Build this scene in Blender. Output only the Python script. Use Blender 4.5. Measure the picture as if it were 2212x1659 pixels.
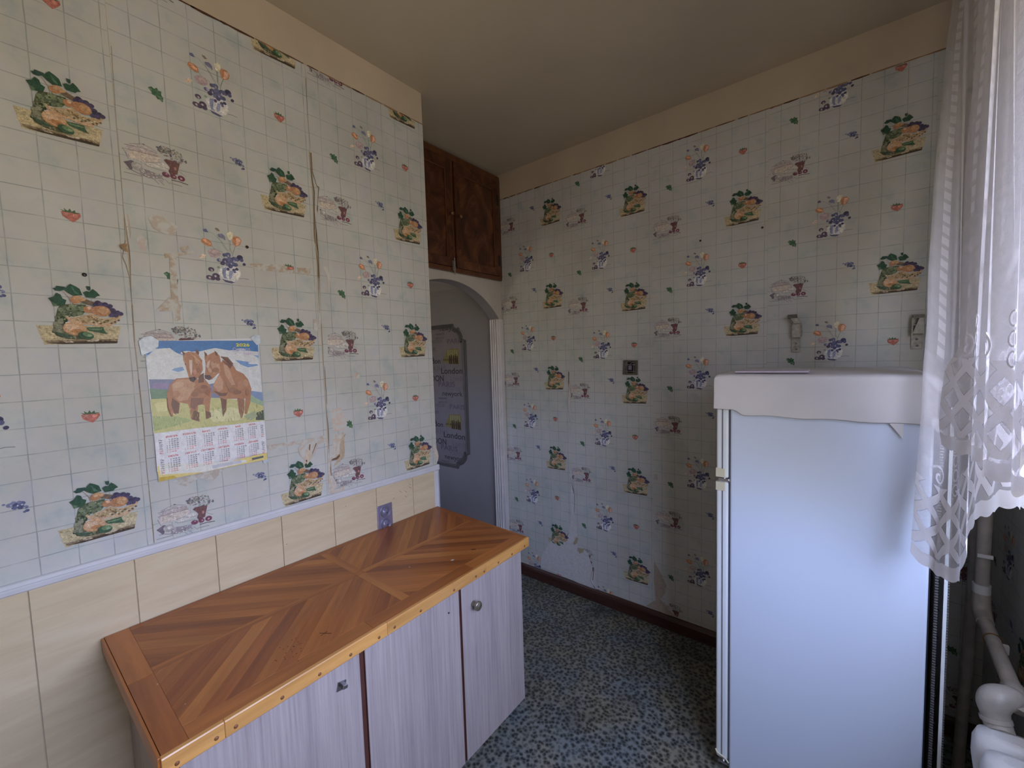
import bpy, bmesh, math, random, calendar
import numpy as np
from mathutils import Vector, Matrix, noise
from mathutils.geometry import tessellate_polygon
R = random.Random(7)
for o in list(bpy.data.objects): bpy.data.objects.remove(o)
scn = bpy.context.scene
col = scn.collection
PI = math.pi
# ---------------------------------------------------------------- camera
cd = bpy.data.cameras.new('camera'); cam = bpy.data.objects.new('camera', cd); col.objects.link(cam)
cd.sensor_fit = 'HORIZONTAL'; cd.sensor_width = 36.0; cd.lens = 36.0 * 894.79 / 2212.0
cd.clip_start = 0.02
rx = Vector((0.78159224, 0.62304503, -0.03047054)); ux = Vector((-0.01721675, 0.07037523, 0.997372)); fx = Vector((-0.62355204, 0.77901362, -0.06573154))
M = Matrix((rx, ux, -fx)).transposed().to_4x4(); M.translation = Vector((1.55057, -2.23271, 1.52511))
cam.matrix_world = M
scn.camera = cam
# ---------------------------------------------------------------- light
wd = bpy.data.worlds.new('world'); scn.world = wd; wd.use_nodes = True
nt = wd.node_tree; nt.nodes.clear()
wo = nt.nodes.new('ShaderNodeOutputWorld'); bg = nt.nodes.new('ShaderNodeBackground'); bg.inputs['Strength'].default_value = 5.5
tc = nt.nodes.new('ShaderNodeTexCoord'); sp = nt.nodes.new('ShaderNodeSeparateXYZ'); mr = nt.nodes.new('ShaderNodeMapRange')
mr.inputs['From Min'].default_value = -0.15; mr.inputs['From Max'].default_value = 0.25
cr_ = nt.nodes.new('ShaderNodeValToRGB')
cr_.color_ramp.elements[0].position = 0.0; cr_.color_ramp.elements[0].color = (0.54, 0.475, 0.37, 1)
cr_.color_ramp.elements[1].position = 1.0; cr_.color_ramp.elements[1].color = (0.73, 0.87, 1.36, 1)
e = cr_.color_ramp.elements.new(0.42); e.color = (0.52, 0.515, 0.47, 1)
nt.links.new(tc.outputs['Generated'], sp.inputs[0]); nt.links.new(sp.outputs['Z'], mr.inputs['Value'])
nt.links.new(mr.outputs[0], cr_.inputs[0]); nt.links.new(cr_.outputs[0], bg.inputs['Color']); nt.links.new(bg.outputs[0], wo.inputs[0])
def portal(loc, rot, sx, sy):
    l = bpy.data.lights.new('window_portal', 'AREA'); l.shape = 'RECTANGLE'; l.size = sx; l.size_y = sy
    l.cycles.is_portal = True
    o = bpy.data.objects.new('window_portal', l); col.objects.link(o); o.location = loc; o.rotation_euler = rot
portal((2.13, -1.65, 1.60), (0, PI/2, 0), 1.4, 1.40)
vs = scn.view_settings
scn.display_settings.display_device = 'sRGB'
vs.view_transform = 'Standard'; vs.look = 'None'; vs.exposure = 1.30; vs.gamma = 1.0; vs.use_curve_mapping = False
# ---------------------------------------------------------------- materials
def srgb(c): return tuple(((x / 12.92) if x <= 0.04045 else ((x + 0.055) / 1.055) ** 2.4) for x in c)
class N:
    def __init__(s, name):
        s.m = bpy.data.materials.new(name); s.m.use_nodes = True; s.t = s.m.node_tree; s.t.nodes.clear()
        s.out = s.n('ShaderNodeOutputMaterial'); s.b = s.n('ShaderNodeBsdfPrincipled'); s.l(s.b.outputs[0], s.out.inputs['Surface'])
    def n(s, ty, **k):
        x = s.t.nodes.new(ty)
        for a, v in k.items(): setattr(x, a, v)
        return x
    def l(s, a, b): s.t.links.new(a, b)
    def coord(s, kind='Object', scale=(1, 1, 1), rnd=False):
        c = s.n('ShaderNodeTexCoord'); mp = s.n('ShaderNodeMapping'); mp.inputs['Scale'].default_value = scale
        s.l(c.outputs[kind], mp.inputs['Vector'])
        if rnd:
            oi = s.n('ShaderNodeObjectInfo'); mu = s.n('ShaderNodeMath', operation='MULTIPLY'); mu.inputs[1].default_value = 37.0
            s.l(oi.outputs['Random'], mu.inputs[0]); cb = s.n('ShaderNodeCombineXYZ')
            for i in range(3): s.l(mu.outputs[0], cb.inputs[i])
            s.l(cb.outputs[0], mp.inputs['Location'])
        return mp.outputs[0]
    def noise(s, vec, scale, detail=4, rough=0.55, dist=0):
        x = s.n('ShaderNodeTexNoise'); x.inputs['Scale'].default_value = scale; x.inputs['Detail'].default_value = detail
        x.inputs['Roughness'].default_value = rough; x.inputs['Distortion'].default_value = dist
        s.l(vec, x.inputs['Vector']); return x.outputs['Fac']
    def voro(s, vec, scale, feat='F1', rnd=1.0):
        x = s.n('ShaderNodeTexVoronoi'); x.feature = feat; x.inputs['Scale'].default_value = scale; x.inputs['Randomness'].default_value = rnd
        s.l(vec, x.inputs['Vector']); return x
    def ramp(s, fac, stops, interp='LINEAR'):
        x = s.n('ShaderNodeValToRGB'); cr = x.color_ramp; cr.interpolation = interp
        cr.elements[0].position = stops[0][0]; cr.elements[0].color = (*stops[0][1], 1)
        cr.elements[1].position = stops[-1][0]; cr.elements[1].color = (*stops[-1][1], 1)
        for p, c in stops[1:-1]:
            e = cr.elements.new(p); e.color = (*c, 1)
        s.l(fac, x.inputs[0]); return x.outputs[0]
    def mix(s, fac, a, b, mode='MIX'):
        x = s.n('ShaderNodeMix', data_type='RGBA', blend_type=mode)
        if isinstance(fac, (int, float)): x.inputs[0].default_value = fac
        else: s.l(fac, x.inputs[0])
        for i, v in ((6, a), (7, b)):
            if isinstance(v, tuple): x.inputs[i].default_value = (*v, 1)
            else: s.l(v, x.inputs[i])
        return x.outputs[2]
    def math(s, op, a, b=0.0, c=None):
        x = s.n('ShaderNodeMath', operation=op)
        for i, v in enumerate((a, b) if c is None else (a, b, c)):
            if isinstance(v, (int, float)): x.inputs[i].default_value = v
            else: s.l(v, x.inputs[i])
        return x.outputs[0]
    def bump(s, h, dist=0.002, strength=0.5):
        x = s.n('ShaderNodeBump'); x.inputs['Distance'].default_value = dist; x.inputs['Strength'].default_value = strength
        s.l(h, x.inputs['Height']); s.l(x.outputs[0], s.b.inputs['Normal'])
    def col(s, c):
        if isinstance(c, tuple): s.b.inputs['Base Color'].default_value = (*c, 1)
        else: s.l(c, s.b.inputs['Base Color'])
    def set(s, rough=0.5, metal=0.0, spec=0.5, coat=0.0):
        s.b.inputs['Roughness'].default_value = rough; s.b.inputs['Metallic'].default_value = metal
        s.b.inputs['Specular IOR Level'].default_value = spec; s.b.inputs['Coat Weight'].default_value = coat
        return s.m
def simple(name, c, rough=0.5, metal=0.0, var=0.12, scale=12.0, bump=0.0, coat=0.0, spec=0.5):
    x = N(name); v = x.coord('Object')
    f = x.noise(v, scale, 5)
    lo = tuple(k * (1 - var) for k in c); hi = tuple(min(1, k * (1 + var)) for k in c)
    x.col(x.ramp(f, [(0.3, lo), (0.7, hi)]))
    if bump: x.bump(x.noise(v, scale * 8, 4), bump, 0.5)
    return x.set(rough, metal, spec, coat)
M_ = {}
def paper_mat():
    x = N('wallpaper'); uv = x.n('ShaderNodeUVMap'); sx = x.n('ShaderNodeSeparateXYZ'); x.l(uv.outputs[0], sx.inputs[0])
    ob = x.coord('Object')
    w1 = x.math('MULTIPLY', x.math('SUBTRACT', x.noise(ob, 9, 2), 0.5), 0.004)
    def line(val, off, per, wid):
        a = x.math('ADD', x.math('ADD', val, -off + per * 40.5), w1); b = x.math('MODULO', a, per); c = x.math('ABSOLUTE', x.math('SUBTRACT', b, per / 2))
        mr = x.n('ShaderNodeMapRange'); mr.inputs['From Min'].default_value = wid * 0.5; mr.inputs['From Max'].default_value = wid * 1.1
        mr.inputs['To Min'].default_value = 1; mr.inputs['To Max'].default_value = 0; x.l(c, mr.inputs['Value']); return mr.outputs[0]
    lu = line(sx.outputs['X'], 0.045, 0.0675, 0.0014); lv = line(sx.outputs['Y'], 0.017, 0.51830 / 8, 0.0014)
    ln = x.math('MAXIMUM', lu, lv)
    g = x.math('MULTIPLY', ln, x.ramp(x.noise(ob, 14, 4), [(0.35, (0.22,) * 3), (0.62, (0.72,) * 3)]))
    base = x.ramp(x.noise(ob, 11, 6, 0.62), [(0.30, (0.50, 0.555, 0.55)), (0.43, (0.60, 0.62, 0.585)), (0.55, (0.65, 0.635, 0.59)), (0.68, (0.66, 0.61, 0.61))])
    bl = x.ramp(x.noise(ob, 11, 5, 0.6), [(0.52, (0, 0, 0)), (0.72, (0.55, 0.55, 0.55))])
    base = x.mix(bl, base, (0.52, 0.60, 0.63))
    c = x.mix(g, base, (0.26, 0.29, 0.29))
    dirt = x.ramp(x.noise(ob, 2.2, 5, 0.6), [(0.3, (0.84, 0.83, 0.80)), (0.6, (1, 1, 1))])
    c = x.mix(1.0, c, dirt, 'MULTIPLY')
    x.col(c); x.bump(x.noise(ob, 260, 3), 0.0008, 0.35)
    return x.set(0.72, spec=0.3)
def print_mat(name='print', rough=0.7, var=0.34, sc=130):
    x = N(name); a = x.n('ShaderNodeVertexColor'); a.layer_name = 'Col'; ob = x.coord('Object')
    k = x.ramp(x.noise(ob, sc, 5, 0.75), [(0.3, (1 - var,) * 3), (0.7, (1 + var,) * 3)])
    k2 = x.ramp(x.noise(ob, sc * 2.6, 3, 0.6, 1.5), [(0.35, (1 - var * .8,) * 3), (0.65, (1 + var * .8,) * 3)])
    x.col(x.mix(1.0, x.mix(1.0, a.outputs[0], k, 'MULTIPLY'), k2, 'MULTIPLY')); return x.set(rough, spec=0.3)
def wood_mat(name, dark, mid, light, scale=(3, 40, 40), rough=0.35, coat=0.0, sc=1.0, rnd=True, kind='Object', bump=0.0004, dist=0.4):
    x = N(name); v = x.coord(kind, scale, rnd)
    f = x.noise(v, sc, 6, 0.65, dist); c = x.ramp(f, [(0.25, dark), (0.5, mid), (0.75, light)])
    v2 = x.coord(kind, (scale[0] * .3, scale[1] * .3, scale[2] * .3), rnd)
    c = x.mix(1.0, c, x.ramp(x.noise(v2, sc, 3), [(0.3, (0.82,) * 3), (0.7, (1.12,) * 3)]), 'MULTIPLY')
    x.col(c); x.bump(f, bump, 0.4); x.b.inputs['Coat Roughness'].default_value = 0.15
    return x.set(rough, spec=0.5, coat=coat)
M_['paper'] = paper_mat(); M_['print'] = print_mat()
M_['calprint'] = print_mat('calendar_print', 0.35, 0.10, 60)
M_['tear'] = print_mat('torn_edge', 0.9, 0.12, 60)
def glue_mat():
    x = N('glue_marks'); a = x.n('ShaderNodeVertexColor'); a.layer_name = 'Col'; ob = x.coord('Object')
    f = x.ramp(x.noise(ob, 42, 5, 0.7), [(0.44, (0, 0, 0)), (0.56, (0.85, 0.85, 0.85))])
    x.col(x.mix(f, a.outputs[0], (0.63, 0.64, 0.59))); return x.set(0.75, spec=0.3)
M_['glue'] = glue_mat()
M_['plaster'] = simple('cream_plaster', (0.60, 0.50, 0.365), 0.85, var=0.10, scale=3, bump=0.001)
M_['rawwall'] = simple('raw_plaster', (0.55, 0.50, 0.44), 0.9, var=0.2, scale=6, bump=0.001)
M_['ceiling'] = simple('ceiling_paint', (0.53, 0.455, 0.33), 0.85, var=0.06, scale=2.2, bump=0.0008)
def panel_mat():
    x = N('cream_panel'); v = x.coord('Object', (1, 1.6, 12), True)
    c = x.ramp(x.noise(v, 2.5, 5, 0.6, 0.5), [(0.3, (0.60, 0.475, 0.30)), (0.55, (0.67, 0.545, 0.35)), (0.75, (0.71, 0.60, 0.41))])
    ob = x.coord('Object'); sp = x.ramp(x.noise(ob, 26, 3), [(0.73, (1, 1, 1)), (0.78, (0.55, 0.42, 0.30))])
    x.col(x.mix(1.0, c, sp, 'MULTIPLY')); return x.set(0.42, spec=0.4)
M_['panel'] = panel_mat()
M_['rail'] = simple('lilac_white_plastic', (0.66, 0.655, 0.67), 0.4, var=0.06)
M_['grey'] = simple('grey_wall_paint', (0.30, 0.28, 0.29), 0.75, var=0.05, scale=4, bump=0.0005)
M_['archpaint'] = simple('old_white_paint', (0.60, 0.555, 0.50), 0.7, var=0.10, scale=5, bump=0.001)
M_['whitep'] = simple('white_gloss_paint', (0.72, 0.68, 0.66), 0.4, var=0.08, scale=10)
M_['window'] = simple('white_window_paint', (0.78, 0.78, 0.76), 0.4, var=0.05)
M_['baseb'] = wood_mat('dark_brown_skirting', (0.040, 0.014, 0.010), (0.065, 0.024, 0.016), (0.09, 0.036, 0.024), (3, 30, 30), 0.4)
def floor_mat():
    x = N('speckled_linoleum'); ob = x.coord('Object'); n1 = x.noise(ob, 30, 3)
    vv = x.n('ShaderNodeVectorMath', operation='ADD'); sc = x.n('ShaderNodeVectorMath', operation='SCALE'); sc.inputs['Scale'].default_value = 0.012
    nn = x.n('ShaderNodeTexNoise'); nn.inputs['Scale'].default_value = 60; x.l(ob, nn.inputs['Vector']); x.l(nn.outputs['Color'], sc.inputs[0]); x.l(ob, vv.inputs[0]); x.l(sc.outputs[0], vv.inputs[1])
    v = x.voro(vv.outputs[0], 62, 'F1'); d = v.outputs['Distance']
    c = x.ramp(d, [(0.12, (0.024, 0.027, 0.026)), (0.30, (0.062, 0.066, 0.060)), (0.5, (0.135, 0.138, 0.122)), (0.72, (0.23, 0.235, 0.205))])
    tint = x.ramp(x.noise(ob, 5, 4), [(0.35, (0.85, 0.95, 1.1)), (0.65, (1.12, 1.02, 0.85))])
    c = x.mix(1.0, c, tint, 'MULTIPLY')
    dirt = x.ramp(x.noise(ob, 3.2, 6, 0.6), [(0.55, (0, 0, 0)), (0.75, (0.7, 0.7, 0.7))])
    c = x.mix(dirt, c, (0.045, 0.040, 0.028))
    x.col(c); x.bump(d, 0.001, 0.25); return x.set(0.55, spec=0.35)
M_['floor'] = floor_mat()
def cab_mat():
    x = N('pale_lilac_woodgrain'); v = x.coord('Object', (90, 90, 2.2)); f = x.noise(v, 1.6, 6, 0.7, 0.3)
    c = x.ramp(f, [(0.28, (0.29, 0.235, 0.22)), (0.45, (0.38, 0.32, 0.30)), (0.62, (0.44, 0.375, 0.35)), (0.8, (0.49, 0.43, 0.40))])
    v2 = x.coord('Object', (14, 14, 0.8)); c = x.mix(1.0, c, x.ramp(x.noise(v2, 1.3, 3), [(0.3, (0.88, 0.88, 0.90)), (0.7, (1.06, 1.05, 1.05))]), 'MULTIPLY')
    x.col(c); return x.set(0.45, spec=0.4)
M_['cab'] = cab_mat()
M_['cabedge'] = simple('brown_edge_banding', (0.085, 0.030, 0.022), 0.45)
M_['dark'] = simple('dark_interior', (0.012, 0.010, 0.010), 0.8)
for i, (d, m, l) in enumerate([((0.280, 0.084, 0.016), (0.358, 0.110, 0.022), (0.426, 0.138, 0.030)), ((0.336, 0.106, 0.020), (0.431, 0.144, 0.029), (0.504, 0.176, 0.040)), ((0.213, 0.061, 0.013), (0.280, 0.080, 0.017), (0.336, 0.102, 0.022)), ((0.381, 0.131, 0.026), (0.482, 0.176, 0.037), (0.560, 0.218, 0.050))]):
    M_['plank%d' % i] = wood_mat('varnished_plank', d, m, l, (5, 60, 60), 0.40, 0.18)
M_['edgewood'] = wood_mat('pine_edge', (.44, .20, .050), (.60, .29, .080), (.70, .37, .12), (60, 4, 50), 0.35, 0.4)
M_['dowel'] = simple('dowel_wood', (0.22, 0.085, 0.03), 0.5)
M_['walnut'] = wood_mat('walnut_veneer', (.012, .0035, .002), (.085, .024, .009), (.24, .085, .030), (6, 6, 4.0), 0.33, 0.3, sc=1.0, dist=2.2)
M_['frame'] = wood_mat('red_brown_frame', (.085, .026, .009), (.13, .042, .015), (.17, .060, .022), (30, 30, 3), 0.35, 0.3)
M_['brass'] = simple('aged_brass', (0.24, 0.125, 0.05), 0.42, 0.6)
M_['knobg'] = simple('bronze_knob', (0.34, 0.30, 0.22), 0.28, 0.8)
M_['chrome'] = simple('chrome', (0.62, 0.62, 0.66), 0.18, 1.0, var=0.03)
M_['steel'] = simple('dull_steel', (0.36, 0.35, 0.34), 0.45, 0.8)
M_['black'] = simple('black_plastic', (0.015, 0.015, 0.018), 0.4)
M_['fridge'] = simple('white_enamel', (0.66, 0.74, 0.87), 0.32, var=0.012, scale=2, coat=0.2)
M_['fdoor'] = simple('white_fridge_door', (0.76, 0.80, 0.80), 0.35, var=0.02)
M_['beige'] = simple('yellowed_plastic', (0.66, 0.62, 0.46), 0.45, var=0.04)
M_['gasket'] = simple('grey_gasket', (0.13, 0.13, 0.17), 0.6)
M_['cloth'] = simple('white_oilcloth', (0.70, 0.69, 0.69), 0.45, var=0.05, scale=5, bump=0.001)
M_['paperw'] = simple('lilac_paper', (0.66, 0.60, 0.70), 0.6, var=0.04)
M_['pipe'] = simple('old_oil_paint', (0.44, 0.41, 0.36), 0.4, var=0.15, scale=25, bump=0.001)
M_['rad'] = simple('radiator_enamel', (0.74, 0.74, 0.73), 0.35, var=0.07, scale=14, bump=0.0015)
M_['bracket'] = simple('painted_bracket', (0.42, 0.40, 0.34), 0.55, 0.2, var=0.3, scale=70)
M_['bracketd'] = simple('dark_steel_bracket', (0.13, 0.12, 0.10), 0.5, 0.4, var=0.3, scale=60)
M_['socket'] = simple('lavender_socket', (0.36, 0.34, 0.48), 0.22, 0.55, var=0.04)
M_['socketd'] = simple('lavender_grey_socket', (0.22, 0.21, 0.27), 0.35, 0.3, var=0.04)
M_['moulding'] = simple('dark_grey_moulding', (0.13, 0.125, 0.125), 0.35, var=0.1)
M_['citypaper'] = simple('mauve_wallpaper', (0.25, 0.22, 0.235), 0.7, var=0.08, scale=9)
M_['tape'] = simple('sticky_tape', (0.62, 0.68, 0.74), 0.2, var=0.15, scale=80)
def curtain_mat():
    x = N('lace_net'); uv = x.n('ShaderNodeUVMap'); sx = x.n('ShaderNodeSeparateXYZ'); x.l(uv.outputs[0], sx.inputs[0]); U = sx.outputs['X']; V = sx.outputs['Y']
    a = x.n('ShaderNodeVertexColor'); a.layer_name = 'Col'
    cmb = x.n('ShaderNodeCombineXYZ'); x.l(U, cmb.inputs[0]); x.l(V, cmb.inputs[1])
    nz = x.noise(cmb.outputs[0], 22, 5, 0.6)
    fine = x.noise(cmb.outputs[0], 420, 2)
    # leafy embroidery blobs
    vo = x.voro(cmb.outputs[0], 17, 'SMOOTH_F1').outputs['Distance']
    blob = x.ramp(vo, [(0.20, (0.85,) * 3), (0.32, (0.15,) * 3)])
    # columns of openwork dashes
    m = x.math('ABSOLUTE', x.math('SUBTRACT', x.math('MODULO', U, 0.085), 0.042))
    colm = x.math('LESS_THAN', m, 0.010); dash = x.math('LESS_THAN', x.math('MODULO', V, 0.034), 0.022)
    colb = x.math('MULTIPLY', colm, x.math('ADD', 0.3, x.math('MULTIPLY', dash, 0.6)))
    up = x.math('GREATER_THAN', V, 0.50)
    mid = x.math('MAXIMUM', x.math('MULTIPLY', up, colb), x.math('MULTIPLY', x.math('SUBTRACT', 1.0, up), x.math('MULTIPLY', blob, 0.9)))
    dens = x.math('MULTIPLY_ADD', mid, 0.28, 0.52)
    dens = x.math('ADD', dens, x.math('MULTIPLY', x.math('SUBTRACT', nz, 0.5), 0.20))
    sepc = x.n('ShaderNodeSeparateColor'); x.l(a.outputs[0], sepc.inputs[0])
    dens = x.math('MAXIMUM', dens, sepc.outputs[0])
    # woven lattice strips above the hem, thin grey outlines
    def band(sg):
        q = x.math('MODULO', x.math('ADD', U, x.math('MULTIPLY_ADD', V, sg, 4.0)), 0.074)
        return x.math('ABSOLUTE', x.math('SUBTRACT', q, 0.037))
    da, db = band(1.0), band(-1.0); dm = x.math('MINIMUM', da, db)
    zone = x.math('MULTIPLY', x.math('GREATER_THAN', V, 0.036), x.math('LESS_THAN', V, 0.20))
    strip_ = x.math('MULTIPLY', x.math('LESS_THAN', dm, 0.0125), zone)
    outl = x.math('MULTIPLY', x.math('MULTIPLY', x.math('LESS_THAN', dm, 0.0140), x.math('GREATER_THAN', dm, 0.0122)), zone)
    dens = x.math('MAXIMUM', dens, x.math('MULTIPLY', strip_, 0.95))
    # plain solid band along the hem
    dens = x.math('MAXIMUM', dens, x.math('MULTIPLY', x.math('LESS_THAN', V, 0.030), 0.93))
    cl = x.ramp(dens, [(0.4, (0.80, 0.79, 0.83)), (0.9, (0.93, 0.92, 0.96))]); cl = x.mix(outl, cl, (0.42, 0.41, 0.46))
    df = x.n('ShaderNodeBsdfDiffuse'); tl = x.n('ShaderNodeBsdfTranslucent'); mx = x.n('ShaderNodeMixShader'); mx.inputs[0].default_value = 0.13
    x.l(cl, df.inputs[0]); x.l(cl, tl.inputs[0]); x.l(df.outputs[0], mx.inputs[1]); x.l(tl.outputs[0], mx.inputs[2])
    tr = x.n('ShaderNodeBsdfTransparent'); m2 = x.n('ShaderNodeMixShader'); x.l(dens, m2.inputs[0]); x.l(tr.outputs[0], m2.inputs[1]); x.l(mx.outputs[0], m2.inputs[2])
    bp = x.n('ShaderNodeBump'); bp.inputs['Distance'].default_value = 0.001; x.l(fine, bp.inputs['Height']); x.l(bp.outputs[0], df.inputs['Normal'])
    x.l(m2.outputs[0], x.out.inputs['Surface']); return x.m
M_['lace'] = curtain_mat()
def lace_solid():
    x = N('lace_embroidery'); df = x.n('ShaderNodeBsdfDiffuse'); tl = x.n('ShaderNodeBsdfTranslucent'); mx = x.n('ShaderNodeMixShader'); mx.inputs[0].default_value = 0.14
    a = x.n('ShaderNodeVertexColor'); a.layer_name = 'Col'
    x.l(a.outputs[0], df.inputs[0]); x.l(a.outputs[0], tl.inputs[0]); x.l(df.outputs[0], mx.inputs[1]); x.l(tl.outputs[0], mx.inputs[2]); x.l(mx.outputs[0], x.out.inputs['Surface']); return x.m
M_['lacep'] = lace_solid()
def glass_mat():
    x = N('window_glass'); tr = x.n('ShaderNodeBsdfTransparent'); gl = x.n('ShaderNodeBsdfGlossy'); gl.inputs['Roughness'].default_value = 0.02
    m = x.n('ShaderNodeMixShader'); m.inputs[0].default_value = 0.05; x.l(tr.outputs[0], m.inputs[1]); x.l(gl.outputs[0], m.inputs[2]); x.l(m.outputs[0], x.out.inputs['Surface']); return x.m
M_['glass'] = glass_mat()
# ---------------------------------------------------------------- mesh helpers
class MB:
    def __init__(s): s.v = []; s.f = []; s.sm = []
    def add(s, vs, fs, sm=False):
        o = len(s.v); s.v += [tuple(v) for v in vs]; s.f += [tuple(i + o for i in f) for f in fs]; s.sm += [sm] * len(fs); return s
    def box(s, a, b):
        x0, y0, z0 = a; x1, y1, z1 = b
        return s.add([(x0, y0, z0), (x1, y0, z0), (x1, y1, z0), (x0, y1, z0), (x0, y0, z1), (x1, y0, z1), (x1, y1, z1), (x0, y1, z1)],
              [(0, 3, 2, 1), (4, 5, 6, 7), (0, 1, 5, 4), (1, 2, 6, 5), (2, 3, 7, 6), (3, 0, 4, 7)])
    def prism(s, pts, h0, h1, m):   # pts 2D polygon, m maps (a,b,h)->xyz
        n = len(pts); vs = [m(a, b, h0) for a, b in pts] + [m(a, b, h1) for a, b in pts]
        tris = tessellate_polygon([[Vector((a, b, 0)) for a, b in pts]])
        fs = [tuple(i + n for i in t) for t in tris] + [tuple(reversed(t)) for t in tris]
        fs += [(i, (i + 1) % n, (i + 1) % n + n, i + n) for i in range(n)]
        return s.add(vs, fs)
    def tube(s, pts, r, seg=16, caps=True):
        pts = [Vector(p) for p in pts]; rs = r if isinstance(r, (list, tuple)) else [r] * len(pts); rings = []
        up = None
        for i, p in enumerate(pts):
            d = (pts[min(i + 1, len(pts) - 1)] - pts[max(i - 1, 0)]).normalized()
            if up is None: up = d.orthogonal().normalized()
            up = (up - d * up.dot(d)).normalized(); w = d.cross(up)
            rings.append([p + (up * math.cos(2 * PI * k / seg) + w * math.sin(2 * PI * k / seg)) * rs[i] for k in range(seg)])
        vs = [v for rg in rings for v in rg]; fs = []
        for i in range(len(pts) - 1):
            for k in range(seg): fs.append((i * seg + k, i * seg + (k + 1) % seg, (i + 1) * seg + (k + 1) % seg, (i + 1) * seg + k))
        s.add(vs, fs, True)
        if caps: s.add(rings[0], [tuple(reversed(range(seg)))]); s.add(rings[-1], [tuple(range(seg))])
        return s
    def lathe(s, prof, o, ax, seg=24):   # prof: (r, h) along axis ax from o
        ax = Vector(ax).normalized(); u = ax.orthogonal().normalized(); w = ax.cross(u); o = Vector(o)
        vs = [o + ax * h + (u * math.cos(2 * PI * k / seg) + w * math.sin(2 * PI * k / seg)) * max(r, 1e-5) for r, h in prof for k in range(seg)]
        fs = [(i * seg + k, i * seg + (k + 1) % seg, (i + 1) * seg + (k + 1) % seg, (i + 1) * seg + k) for i in range(len(prof) - 1) for k in range(seg)]
        return s.add(vs, fs, True)
    def build(s, name, mat, parent=None, bevel=0, seg=2, local=None):
        vs = s.v
        if local is not None:   # origin of the object (world = translation of root)
            vs = [(a - local[0], b - local[1], c - local[2]) for a, b, c in vs]
        me = bpy.data.meshes.new(name); me.from_pydata(vs, [], s.f); me.polygons.foreach_set('use_smooth', s.sm)
        me.materials.append(M_[mat] if isinstance(mat, str) else mat)
        if bevel:
            bm = bmesh.new(); bm.from_mesh(me); bmesh.ops.remove_doubles(bm, verts=bm.verts, dist=1e-6)
            bmesh.ops.recalc_face_normals(bm, faces=bm.faces)
            es = [e for e in bm.edges if len(e.link_faces) == 2 and e.calc_face_angle(0) > 0.6]
            bmesh.ops.bevel(bm, geom=es, offset=bevel, segments=seg, profile=0.5, affect='EDGES', clamp_overlap=True)
            bm.to_mesh(me); bm.free()
        else:
            bm = bmesh.new(); bm.from_mesh(me); bmesh.ops.recalc_face_normals(bm, faces=bm.faces); bm.to_mesh(me); bm.free()
        o = bpy.data.objects.new(name, me); col.objects.link(o)
        if local is not None and parent is None: o.location = local
        if parent: o.parent = parent
        return o
def tag(o, label=None, cat=None, group=None, kind=None):
    if label: o['label'] = label
    if cat: o['category'] = cat
    if group: o['group'] = group
    if kind: o['kind'] = kind
    return o
def empty(name, loc, label, cat, group=None):
    o = bpy.data.objects.new(name, None); col.objects.link(o); o.location = loc; o.empty_display_size = 0.05; return tag(o, label, cat, group)
class Thing:   # parts are written in world coordinates, stored relative to the thing's base
    def __init__(s, name, loc, label, cat, group=None): s.o = empty(name, loc, label, cat, group); s.loc = loc
    def part(s, mb, name, mat, parent=None, **k): return mb.build(name, mat, parent or s.o, local=s.loc, **k)
def box(a, b): return MB().box(a, b)
mL = lambda u, v, h: (h, u, v)          # left wall: u = y, v = z
mB = lambda u, v, h: (u, -h, v)         # back wall: u = x, v = z
mR = lambda u, v, h: (1.98 - h, -u, v)  # right wall: u = -y
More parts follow.
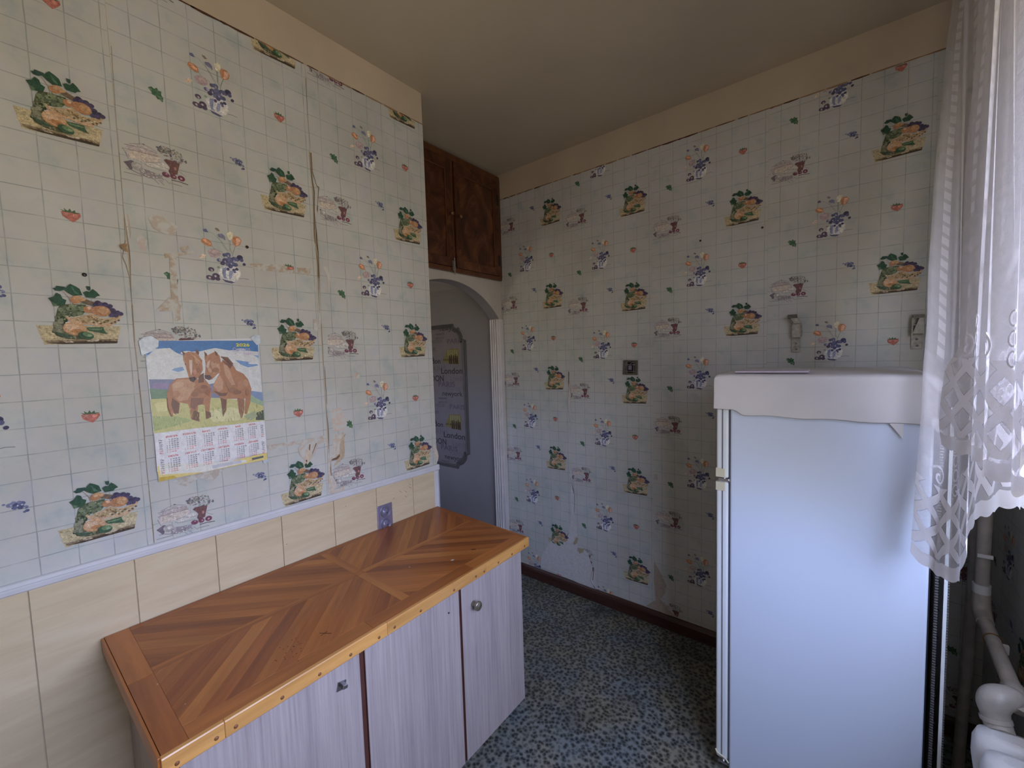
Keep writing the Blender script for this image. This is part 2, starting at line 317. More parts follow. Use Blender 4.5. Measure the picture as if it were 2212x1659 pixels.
# ---------------------------------------------------------------- flat print painter
def clip(poly, box_):
    u0, u1, v0, v1 = box_
    for ax, lim, sg in ((0, u0, 1), (0, u1, -1), (1, v0, 1), (1, v1, -1)):
        out = []
        for i in range(len(poly)):
            a = poly[i]; b = poly[(i + 1) % len(poly)]; da = (a[ax] - lim) * sg; db = (b[ax] - lim) * sg
            if da >= 0: out.append(a)
            if (da >= 0) != (db >= 0):
                t = da / (da - db); out.append((a[0] + t * (b[0] - a[0]), a[1] + t * (b[1] - a[1])))
        poly = out
        if len(poly) < 3: return []
    return poly
class Print:
    def __init__(s, step=0.000015): s.v = []; s.f = []; s.c = []; s.step = step
    def tri(s, pts, c, lay):
        o = len(s.v); s.v += [(a, b, lay * s.step) for a, b in pts]; s.f.append(tuple(range(o, o + len(pts)))); s.c.append(c)
    def poly(s, pts, c, lay=0, bx=None):
        for t in tessellate_polygon([[Vector((a, b, 0)) for a, b in pts]]):
            q = [pts[i] for i in t]
            if bx: q = clip(q, bx)
            if len(q) >= 3: s.tri(q, c, lay)
    def motif(s, data, ox, oy, bx=None, sc=0.001, lay=0, bright=1.0):
        for i, (k, c, p) in enumerate(data):
            c = tuple(min(1, q * bright) for q in c)
            if k == 'p': s.poly([(ox + a * sc, oy + b * sc) for a, b in p], c, lay + i, bx)
            elif k == 'e':
                x, y, rx_, ry_, an = p; an = math.radians(an); q = []
                for j in range(14):
                    t = 2 * PI * j / 14; a = rx_ * math.cos(t); b = ry_ * math.sin(t)
                    q.append((ox + (x + a * math.cos(an) - b * math.sin(an)) * sc, oy + (y + a * math.sin(an) + b * math.cos(an)) * sc))
                if bx: q = clip(q, bx)
                if len(q) >= 3: s.tri(q, c, lay + i)
            else:
                w = p[0] / 2
                for a, b in zip(p[1:], p[2:]):
                    d = Vector((b[0] - a[0], b[1] - a[1])); 
                    if d.length < 1e-6: continue
                    n = Vector((-d.y, d.x)).normalized() * w
                    q = [(ox + (a[0] + n.x) * sc, oy + (a[1] + n.y) * sc), (ox + (a[0] - n.x) * sc, oy + (a[1] - n.y) * sc), (ox + (b[0] - n.x) * sc, oy + (b[1] - n.y) * sc), (ox + (b[0] + n.x) * sc, oy + (b[1] + n.y) * sc)]
                    if bx: q = clip(q, bx)
                    if len(q) >= 3: s.tri(q, c, lay + i)
    def text(s, txt, x, y, size, c, lay=0, width=None, bold=0.0, align='l', bx=None):
        vs, fs, w = glyphs(txt, bold); k = size; kx = size if width is None else width / max(w, 1e-6)
        x0 = x - (w * kx / 2 if align == 'c' else 0)
        for f in fs:
            q = [(x0 + vs[i][0] * kx, y + vs[i][1] * k) for i in f]
            if bx: q = clip(q, bx)
            if len(q) >= 3: s.tri(q, c, lay)
    def build(s, name, mat, m, parent, h=0.0, loc=(0, 0, 0)):
        me = bpy.data.meshes.new(name); me.from_pydata([tuple(q - w for q, w in zip(m(a, b, c + h), loc)) for a, b, c in s.v], [], s.f)
        ca = me.color_attributes.new('Col', 'FLOAT_COLOR', 'CORNER'); arr = []
        for p, c in zip(me.polygons, s.c): arr += [*c, 1.0] * p.loop_total
        ca.data.foreach_set('color', arr); me.materials.append(M_[mat]); me.update()
        o = bpy.data.objects.new(name, me); col.objects.link(o)
        if parent: o.parent = parent
        return o
_G = {}
def glyphs(txt, bold=0.0):
    k = (txt, bold)
    if k not in _G:
        cu = bpy.data.curves.new('t', 'FONT'); cu.body = txt; cu.resolution_u = 3; cu.offset = bold; cu.fill_mode = 'FRONT'
        o = bpy.data.objects.new('t', cu); col.objects.link(o); dg = bpy.context.evaluated_depsgraph_get(); dg.update()
        me = o.evaluated_get(dg).to_mesh(); vs = [(v.co.x, v.co.y) for v in me.vertices]; fs = [tuple(p.vertices) for p in me.polygons]
        w = max([v[0] for v in vs], default=0.5); o.evaluated_get(dg).to_mesh_clear(); bpy.data.objects.remove(o); bpy.data.curves.remove(cu)
        _G[k] = (vs, fs, w)
    return _G[k]
